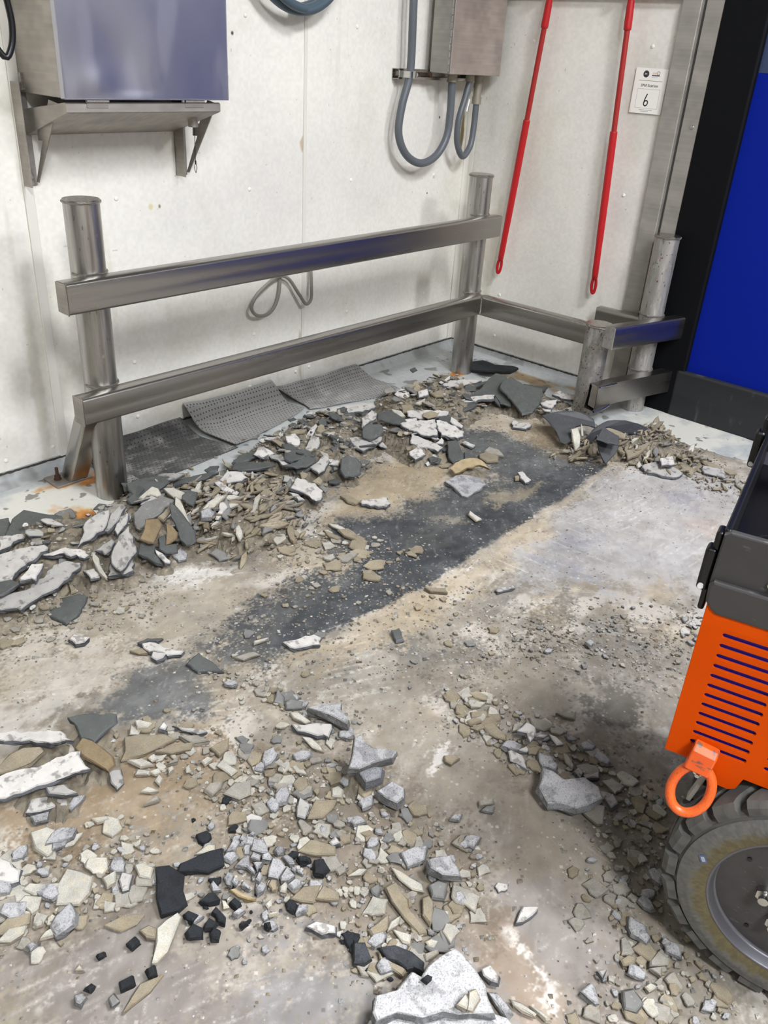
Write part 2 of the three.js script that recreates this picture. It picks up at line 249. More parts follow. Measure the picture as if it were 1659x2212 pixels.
{
  const t = thing('guard_rail', 'stainless guard rail with two long rails along the left wall and a short return rail', 'guard rail', [0, 0, 0]);
  const pl = makePost(t, -2.372, .312, 1.0, M.postClean), pr = makePost(t, -.317, .314, .962, M.postClean), pf = makePost(t, -.318, 1.043, .424, M.postRust, .057);
  const zc = .385;
  // upper rail, then lower rail mitred into the return rail
  mesh('rail', at(boxTube(2.255), -2.509, .742, zc), M.steel, t);
  const endcap = (x, y) => mesh('end_cap', at(rbox(.004, .092, .056, .0015), x, y, zc), M.dullSheet, t);
  endcap(-2.5105, .742); endcap(-.2525, .742); endcap(-2.5015, .378);
  const low = boxTube(1, .092); { const p = low.attributes.position; for (let i = 0; i < p.count; i++) { const x = p.getX(i), z = p.getZ(i); p.setX(i, x < .5 ? -2.5 : -.35 + (.03 - z)); } }
  mesh('rail', metreUV(at(low, 0, .378, zc)), M.steel, t);
  const ret = boxTube(1, .092); { const p = ret.attributes.position; for (let i = 0; i < p.count; i++) { const x = p.getX(i), z = p.getZ(i); p.setX(i, x < .5 ? .415 - (z + .03) : .997); } }
  ret.rotateY(-Math.PI / 2);                                       // x -> z, z -> -x
  mesh('return_rail', metreUV(at(ret, -.32, .374, 0)), M.steel, t);
  for (const [m, y] of [[pl, .79], [pl, .426], [pr, .79], [pr, .426]]) mesh('weld_bead', weldRing(.054, y, y * 1000 | 0, Math.PI, 0), M.weld, m);
  mesh('weld_bead', tube([[-.352, .424, .416], [-.352, .38, .417], [-.352, .334, .416]], .0035, 30, 6), M.weld, t);
  mesh('weld_bead', tube([[-2.511, .79, .415], [-2.511, .742, .417], [-2.511, .694, .415]], .003, 30, 6), M.weld, t);
  // square strut from under the lower rail down to a bolted foot plate by the wall
  const br = mesh('brace', null, M.steel, t), top = V(-2.435, .36, .345), bot = V(-2.405, .008, .112); { const L = top.distanceTo(bot), g = boxTube(L, .06, .075, .0006); br.geometry = g; const dir = top.clone().sub(bot).normalize(), zz = V(1, 0, 0).sub(dir.clone().multiplyScalar(dir.x)).normalize(), yy = zz.clone().cross(dir); br.quaternion.setFromRotationMatrix(new THREE.Matrix4().makeBasis(dir, yy, zz)); br.position.copy(bot); }
  const fp = mesh('foot_plate', at(rbox(.14, .008, .10, .002), -2.425, .009, .105), M.dullSheet, t);
  const bolt = mesh('anchor_bolt', joined([at(cyl(.014, .002, 20), 0, .001, 0), at(hexBolt(.011, .014), 0, .009, 0), at(cyl(.006, .032, 12), 0, .03, 0)]), M.rust, fp); bolt.position.set(-2.462, .013, .098);
  const b2 = mesh('anchor_bolt', bolt.geometry, M.rust, fp); b2.position.set(-2.385, .013, .14);
}
{
  const t = thing('guard_post', 'bent stainless guard post with three short box-section arms beside the door jamb', 'guard post', [-.085, 0, 1.172]);
  const th = Math.atan2(-.275, .961), arm = new THREE.Group();       // the long arms point along x turned by this angle
  makePost(t, 0, 0, .805, M.postScuff, .053);
  const along = V(.961, 0, .275), nrm = V(-.275, 0, .961);
  const place = (m, y, off, a0) => { m.quaternion.setFromRotationMatrix(new THREE.Matrix4().makeBasis(along, V(0, 1, 0), nrm)); m.position.set(along.x * a0 + nrm.x * off, y, along.z * a0 + nrm.z * off); return m; };
  const up = place(mesh('rail', boxTube(.445, .100, .06), M.steel, t), .414, .078, -.338);
  mesh('end_cap', at(rbox(.004, .097, .058, .0015), -.001, 0, 0), M.postRust, up); mesh('end_cap', at(rbox(.004, .097, .058, .0015), .446, 0, 0), M.dullSheet, up);
  // the lower arm was crushed at its open left end: flared skin, split corners
  const lg = (() => { const g = boxTube(.49, .10, .055), n = new THREE.ExtrudeGeometry(new THREE.Shape(), { depth: 0 }); return g; })();
  const lo = place(mesh('rail', null, M.steel, t), .158, .076, -.385);
  { const outer = (u) => { const k = smooth(.16, 0, u); return { h: .05 + .006 * k, d: .0275 - .008 * k, dy: -.006 * k + .0, out: .018 * k * k }; };
    const ring = [[1, 1], [1, .5], [1, 0], [1, -.5], [1, -1], [0, -1], [-1, -1], [-1, 0], [-1, 1], [0, 1]], N = 24, pos = [], idx = [];
    for (let i = 0; i <= N; i++) { const u = i / N * .49, o = outer(u); ring.forEach(([a, b], j) => { const dent = smooth(.14, .02, u) * (b > .4 && a > -.5 ? .012 : 0); pos.push(u - (b < -.6 ? .012 : 0) * smooth(.1, 0, u), b * o.h + o.dy - dent * (j % 2), a * o.d + o.out * (a > 0 ? 1 : .2)); }); }
    const n = ring.length; for (let i = 0; i < N; i++) for (let j = 0; j < n; j++) { const a = i * n + j, b = i * n + (j + 1) % n; idx.push(a, b, a + n, b, b + n, a + n); }
    const cap = N * n; for (let j = 1; j < n - 1; j++) idx.push(cap, cap + j, cap + j + 1);
    const g = new THREE.BufferGeometry(); g.setAttribute('position', new THREE.Float32BufferAttribute(pos, 3)); g.setIndex(idx); lo.geometry = metreUV(toCreasedNormals(g, .6)); }
  mesh('split_lip', tube([[0, .05, .045], [.03, .052, .046], [.08, .047, .036], [.12, .046, .03]], .004, 30, 6), M.chrome, lo);
  mesh('split_lip', tube([[-.012, -.062, .044], [.03, -.060, .046], [.07, -.056, .038], [.1, -.052, .03]], .005, 30, 6), M.chrome, lo);
  mesh('crushed_end', at(plate([[-.02, -.05], [.02, -.054], [.022, .046], [-.016, .05]], .004, .001), 0, 0, 0).rotateY(-Math.PI / 2).translate(.006, 0, .012), M.dullSheet, lo);
  // third arm runs back along the right wall behind the post
  const bk = mesh('rail', boxTube(.26, .07, .05), M.steel, t); bk.rotation.y = Math.PI / 2; bk.position.set(.015, .402, -.01);
  mesh('end_cap', at(rbox(.004, .067, .048, .0015), .261, 0, 0), M.dullSheet, bk);
  for (const y of [.465, .209]) mesh('weld_bead', weldRing(.053, y, y * 1000 | 0), M.weld, t);
}

// ---------------------------------------------------------------- steel wall cabinet on brackets
{
  const t = thing('wall_cabinet', 'stainless wall cabinet with a dented front door on two triangular brackets, upper left', 'cabinet', [-2.065, 1.0, 0]);
  const W = .60, y0 = .272;
  const body = mesh('cabinet_body', at(rbox(W - .012, .62, .238, .003), 0, y0 + .31, .125), M.dullSheet, t);
  mesh('rear_notch_plate', at(rbox(.012, .05, .012, .002), -W / 2 + .002, y0 + .03, .03), M.sheet, t);
  // door skin with a pressed-in dent low on the left
  const dg = new THREE.PlaneGeometry(W, .66, 90, 100), p = dg.attributes.position;
  for (let i = 0; i < p.count; i++) { const x = p.getX(i), y = p.getY(i); const e = Math.hypot((x + .115 + .35 * (y + .2)) / .115, (y + .205) / .15); let dz = -.006 * Math.exp(-e * e * 1.6); const e2 = Math.hypot((x + .19) / .07, (y + .285) / .05); dz += .0035 * Math.exp(-e2 * e2 * 1.5); dz += .0004 * Math.sin(x * 13 + 1) * Math.cos(y * 7); const edge = smooth(.30, .27, Math.abs(x)) * smooth(.33, .30, Math.abs(y)); p.setZ(i, dz * edge + .0006 * (fbm(x * 9 + 3, y * 9, 3) - .5) * edge); }
  dg.computeVertexNormals(); const back = at(rbox(W, .66, .008, .002), 0, 0, -.0175), rim = [at(rbox(W, .004, .018, .0015), 0, -.328, -.008), at(rbox(.004, .66, .018, .0015), -W / 2 + .002, 0, -.008), at(rbox(.004, .66, .018, .0015), W / 2 - .002, 0, -.008)];
  const uv = dg.attributes.uv; for (let i = 0; i < uv.count; i++) uv.setXY(i, p.getX(i), p.getY(i));
  const dm = new THREE.MeshStandardMaterial({ color: 0xb4b4bc, metalness: 1, roughness: .5, roughnessMap: per(texture(256, 256, false, (u, v, o) => grey(o, 150 + 60 * fbm(u * 5, v * 3, 4) + 30 * smooth(.55, .75, fbm(u * 9 + 4, v * 2, 3)))), .66, .66) });
  mesh('cabinet_door', at(joined([dg.toNonIndexed(), back, ...rim]), 0, y0 - .002 + .33, .272), dm, t);
  for (const x of [-.19, .165]) { const h = mesh('hinge', joined([at(rbox(.072, .018, .004, .001), 0, .010, 0), at(rbox(.072, .014, .004, .001), 0, -.012, 0), at(cyl(.0055, .074, 14).rotateZ(Math.PI / 2), 0, 0, .002)]), M.dullSheet, t); h.position.set(x, y0 - .006, .262); for (const k of [-.022, .022]) { const s = mesh('rivet', new THREE.SphereGeometry(.0035, 8, 6), M.chrome, h); s.position.set(k, .012, .003); } }
  // shelf with a folded front lip and an underside sloping back to the wall
  const sh = [[.006, .225], [.256, .262], [.262, .258], [.262, .236], [.256, .232], [.006, .150]];
  const sg = plate(sh.map(([z, y]) => [z, y]), .565, .002).rotateY(-Math.PI / 2); sg.translate(.2825 - .01, 0, 0);
  mesh('shelf', sg, M.dullSheet, t);
  const bracket = (x, flip) => {
    const b = new THREE.Group(); b.name = numbered('bracket'); b.position.set(x, 0, 0); t.add(b);
    mesh('upright', joined([at(rbox(.004, .30, .055, .001), flip * .022, .152, .03), at(rbox(.048, .30, .004, .001), 0, .152, .004)]), M.dullSheet, b);
    const g = plate([[.012, .012], [.026, .012], [.20, .255], [.15, .262], [.10, .185], [.06, .168], [.058, .14], [.085, .142]], .004, .001).rotateY(-Math.PI / 2).translate(flip * -.02, 0, 0);
    mesh('diagonal_strut', g, M.dullSheet, b);
    const bo = mesh('bolt', hexBolt(.011, .008).rotateX(Math.PI / 2), M.chrome, b); bo.position.set(flip * .002, .03, .011);
    const ri = mesh('rivet', new THREE.SphereGeometry(.006, 10, 8).scale(.5, 1, 1), M.chrome, b); ri.position.set(flip * -.0245, .19, .125);
  };
  bracket(-.300, -1); bracket(.288, -1);
  const drain = mesh('drain_stub', cyl(.017, .03, 24), M.dullSheet, t); drain.position.set(.225, .195, .17);
  const ln = mesh('lanyard', joined([tube([[.235, .2, .165], [.242, .12, .152], [.243, .062, .15]], .0012, 30, 6), tube([[.243, .062, .15], [.248, .046, .15], [.243, .03, .15], [.238, .046, .15]], .0012, 30, 6, true), at(cyl(.003, .012, 10), .243, .064, .15)]), M.black, t);
}
tag(mesh('hanging_cable', tube([[-2.54, 1.72, .23], [-2.505, 1.60, .25], [-2.487, 1.5, .25], [-2.483, 1.45, .25], [-2.492, 1.40, .25], [-2.512, 1.372, .25], [-2.535, 1.40, .245], [-2.555, 1.5, .24], [-2.57, 1.72, .23]], .009, 90, 12), M.black), 'loop of thick black cable hanging beside the steel cabinet', 'cable');
{
  const pts = []; for (let i = 0; i <= 220; i++) { const a = i / 220 * Math.PI * 6 - Math.PI / 2, r = .245 + .006 * Math.sin(a * .7); pts.push([-1.255 + r * Math.cos(a) * (1 + .02 * Math.sin(a * .31)), 1.808 + r * Math.sin(a), .045 + .05 * i / 220 + .01 * Math.sin(a * .5)]); }
  const t = thing('hose_reel', 'coiled blue-grey hose hung high on the left wall', 'hose', [0, 0, 0]);
  mesh('coiled_hose', tube(pts, .0165, 420, 12), M.hose, t);
  mesh('wall_hook', joined([at(rbox(.30, .05, .10, .006), -1.255, 2.07, .055), at(rbox(.30, .05, .006, .002), -1.255, 2.09, .11)]), M.dullSheet, t);
}
tag(mesh('looped_cable', tube([[-1.128, .66, .004], [-1.13, .60, .02], [-1.132, .52, .03], [-1.14, .445, .035], [-1.165, .432, .035], [-1.205, .48, .03], [-1.27, .56, .026], [-1.33, .577, .03], [-1.40, .55, .035], [-1.46, .51, .035], [-1.483, .465, .035], [-1.455, .43, .032], [-1.40, .421, .03], [-1.35, .44, .022], [-1.315, .49, .016], [-1.303, .56, .012], [-1.3, .66, .004]], .0075, 160, 10), M.greyCable), 'thin grey cable looping out of the left wall behind the upper rail', 'cable');

// ---------------------------------------------------------------- electrical box, strut and conduits
{
  const t = thing('electrical_box', 'stainless electrical enclosure on the left wall by the room corner', 'electrical box', [-.235, 1.371, 0]);
  mesh('enclosure_body', at(rbox(.385, .62, .105, .004), 0, .31, .0985), new THREE.MeshStandardMaterial({ color: 0xf0f0ea, map: steelColour, metalness: .7, roughness: .6 }), t);
  const lid = mesh('enclosure_door', at(rbox(.385, .625, .012, .003), .003, .3105, .156), new THREE.MeshStandardMaterial({ color: 0xf0e4de, map: steelColour, metalness: .6, roughness: .5, roughnessMap: brushedRough }), t);
  const hinge = []; for (let i = 0; i < 22; i++) hinge.push(at(cyl(.004, .024, 10), 0, .02 + i * .0275, 0)); const h = mesh('piano_hinge', joined(hinge), M.chrome, t); h.position.set(-.194, 0, .154);
  const s = thing('strut_channel', 'short slotted steel strut channel under the electrical box', 'bracket', [-.322, 1.36, 0]);
  mesh('channel', joined([at(rbox(.62, .004, .038, .001), 0, .019, .022), at(rbox(.62, .004, .038, .001), 0, -.019, .022), at(rbox(.62, .042, .004, .001), 0, 0, .003), at(rbox(.62, .012, .004, .001), 0, .015, .04), at(rbox(.62, .012, .004, .001), 0, -.015, .04)]), M.sheet, s);
  mesh('pipe_clamp', joined([at(rbox(.05, .026, .004, .001), -.285, 0, .043), at(rbox(.02, .03, .008, .002), -.270, 0, .092), at(rbox(.005, .026, .05, .001), -.293, 0, .067), at(rbox(.005, .026, .05, .001), -.249, 0, .067), at(hexBolt(.008, .008).rotateX(Math.PI / 2), -.243, 0, .085)]), M.chrome, s);
  for (const x of [-.1, .27]) { const b = mesh('strut_nut', hexBolt(.010, .010).rotateX(Math.PI / 2), M.rust, s); b.position.set(x, 0, .046); }
}
{
  const t = thing('flexible_conduit', 'long grey flexible conduit dropping in a wide U under the electrical box', 'conduit', [0, 0, 0]);
  mesh('conduit_tube', tube([[-.600, 1.99, .072], [-.600, 1.64, .072], [-.592, 1.385, .072], [-.602, 1.33, .072], [-.633, 1.233, .07], [-.643, 1.121, .07], [-.59, 1.036, .075], [-.485, .994, .08], [-.380, 1.024, .085], [-.318, 1.103, .09], [-.305, 1.213, .09], [-.312, 1.335, .09]], .0175, 160, 16), M.conduit, t);
  mesh('conduit_fitting', joined([at(cyl(.0225, .03, 12), -.312, 1.352, .09), at(cyl(.024, .01, 8), -.312, 1.340, .09)]), M.conduitFitting, t);
}
{
  const t = thing('flexible_conduit', 'short grey flexible conduit in a narrow loop with a white tag', 'conduit', [0, 0, 0]);
  mesh('conduit_tube', tube([[-.175, 1.345, .09], [-.198, 1.275, .09], [-.233, 1.17, .088], [-.222, 1.072, .085], [-.165, 1.012, .082], [-.107, 1.056, .078], [-.083, 1.15, .072], [-.080, 1.25, .07]], .015, 120, 16), M.conduit, t);
  const tg = mesh('white_tag', rbox(.010, .055, .003, .001), M.white, t); tg.position.set(-.194, 1.24, .107); tg.rotation.z = -.28;
  mesh('conduit_fitting', joined([at(cyl(.020, .028, 12), -.175, 1.355, .09), at(cyl(.021, .010, 8), -.175, 1.345, .09)]), M.conduitFitting, t);
  mesh('conduit_fitting', joined([at(cyl(.0185, .10, 16), -.079, 1.312, .07), at(cyl(.021, .022, 8), -.079, 1.322, .07), at(cyl(.0225, .032, 16), -.079, 1.258, .07), at(rbox(.05, .022, .04, .004), -.07, 1.362, .06)]), M.conduitFitting, t);
}

// ---------------------------------------------------------------- tool rack, red handles, station sign on the right wall
{
  const t = thing('tool_rack', 'dark grey and red tool rack along the top of the right wall', 'rack', [0, 0, 0]);
  mesh('back_rail', at(rbox(.03, .06, 1.05, .006), -.017, 1.725, .48), new THREE.MeshStandardMaterial({ color: 0x6d5a5a, roughness: .5 }), t);
  for (const z of [.365, .425, .755, .815]) mesh('holder_prong', at(rbox(.05, .05, .016, .004), -.05, 1.745, z), M.red, t);
}
function redHandle(label, top, bottom, joints, group) {
  const t = thing('broom_handle', label, 'tool handle', [0, 0, 0], 0, group); const T = V(...top), B = V(...bottom), L = T.distanceTo(B), dir = T.clone().sub(B).normalize();
  t.position.copy(B); t.quaternion.setFromUnitVectors(V(0, 1, 0), dir);
  const [j1, j2] = joints;                                          // grip end and collar start, from the lower tip
  const lathe = (pts) => new THREE.LatheGeometry(pts.map(p => new THREE.Vector2(...p)), 24);
  mesh('grip', lathe([[.0, .072], [.0135, .074], [.0148, .10], [.0152, .24], [.0162, .27], [.0168, .45], [.0165, j1 - .06], [.0162, j1 - .004], [.0158, j1], [.0125, j1 + .001]]), M.red, t);
  mesh('shaft', lathe([[.0118, j1 - .02], [.0118, j2 + .02]]), M.redShaft, t);
  mesh('collar', lathe([[.0125, j2 - .001], [.016, j2], [.0168, j2 + .01], [.0158, j2 + .08], [.013, j2 + .12], [.013, L]]), M.red, t);
  // hanging eye moulded into the tip: a flat loop with an open slot
  const loop = []; for (let i = 0; i <= 40; i++) { const a = i / 40 * Math.PI * 2; loop.push([Math.sin(a) * .0095, .044 - Math.cos(a) * (Math.cos(a) > 0 ? .036 : .040), 0]); }
  mesh('hanging_eye', tube(loop.slice(0, 40), .0074, 70, 10, true), M.red, t).rotation.y = -1.05;
  return t;
}
redHandle('red broom handle hanging on the right wall nearest the room corner', [-.05, 1.76, .397], [-.045, .463, .289], [.735, 1.115], 'red handles on the right wall');
redHandle('red broom handle hanging on the right wall beside the station sign', [-.05, 1.77, .782], [-.045, .475, .842], [.715, 1.105], 'red handles on the right wall');
{
  const c = document.createElement('canvas'); c.width = 600; c.height = 704; const g = c.getContext('2d');
  g.fillStyle = '#efece4'; g.fillRect(0, 0, 600, 704);
  g.fillStyle = '#17161c'; g.beginPath(); g.ellipse(200, 88, 54, 54, 0, 0, 7); g.fill(); g.strokeStyle = '#55555c'; g.lineWidth = 4; g.beginPath(); g.ellipse(200, 88, 42, 42, 0, 0, 7); g.stroke();
  g.fillStyle = '#d8d8dc'; g.font = 'bold 44px serif'; g.textAlign = 'center'; g.fillText('PC', 200, 104);
  g.fillStyle = '#e8cdb4'; g.fillRect(318, 58, 80, 24); g.fillStyle = '#54585e'; g.beginPath(); g.moveTo(314, 96); g.lineTo(446, 96); g.lineTo(438, 116); g.lineTo(304, 116); g.fill();
  g.strokeStyle = '#5a5a5e'; g.lineWidth = 6; g.beginPath(); g.ellipse(424, 68, 28, 28, 0, 0, 7); g.stroke(); g.strokeStyle = '#e09a6a'; g.lineWidth = 5; g.beginPath(); g.ellipse(424, 68, 16, 16, 0, 0, 7); g.stroke(); g.strokeStyle = '#4a4d52'; g.lineWidth = 9; g.beginPath(); g.moveTo(442, 92); g.lineTo(462, 122); g.stroke();
  g.fillStyle = '#9a9a98'; g.font = '15px sans-serif'; for (let i = 0; i < 11; i++) g.fillRect(306 + i * 12, 132, 8 + i % 3, 5);
  g.strokeStyle = '#4b4844'; g.lineWidth = 5; g.beginPath(); g.moveTo(82, 190); g.lineTo(520, 190); g.stroke();
  g.fillStyle = '#111'; g.font = 'bold 58px sans-serif'; g.fillText('IPM Station', 300, 285);
  g.strokeStyle = '#8d8a85'; g.lineWidth = 4; g.strokeRect(92, 320, 416, 300);
  g.strokeStyle = '#0d0b10'; g.lineCap = 'round'; g.lineWidth = 20; g.beginPath(); g.moveTo(288, 400); g.bezierCurveTo(270, 440, 250, 500, 248, 545); g.stroke(); g.beginPath(); g.ellipse(284, 540, 34, 42, .35, 0, 7); g.stroke();
  g.fillStyle = '#6b6864'; g.font = '17px sans-serif'; for (let i = 0; i < 17; i++) g.fillRect(176 + i * 15, 644, 9 + i % 4, 8); for (let i = 0; i < 10; i++) g.fillRect(212 + i * 15, 666, 10 + i % 3, 7);
  const tx = new THREE.CanvasTexture(c); tx.colorSpace = THREE.SRGBColorSpace;
  const t = thing('wall_sign', 'white laminated IPM Station sign numbered 6 beside the door jamb', 'sign', [-.004, 1.357, .917], -Math.PI / 2);
  mesh('backing', rbox(.150, .175, .004, .001), M.white, t);
  mesh('printed_face', new THREE.PlaneGeometry(.148, .173).translate(0, 0, .0026), new THREE.MeshStandardMaterial({ map: tx, roughness: .3 }), t);
}


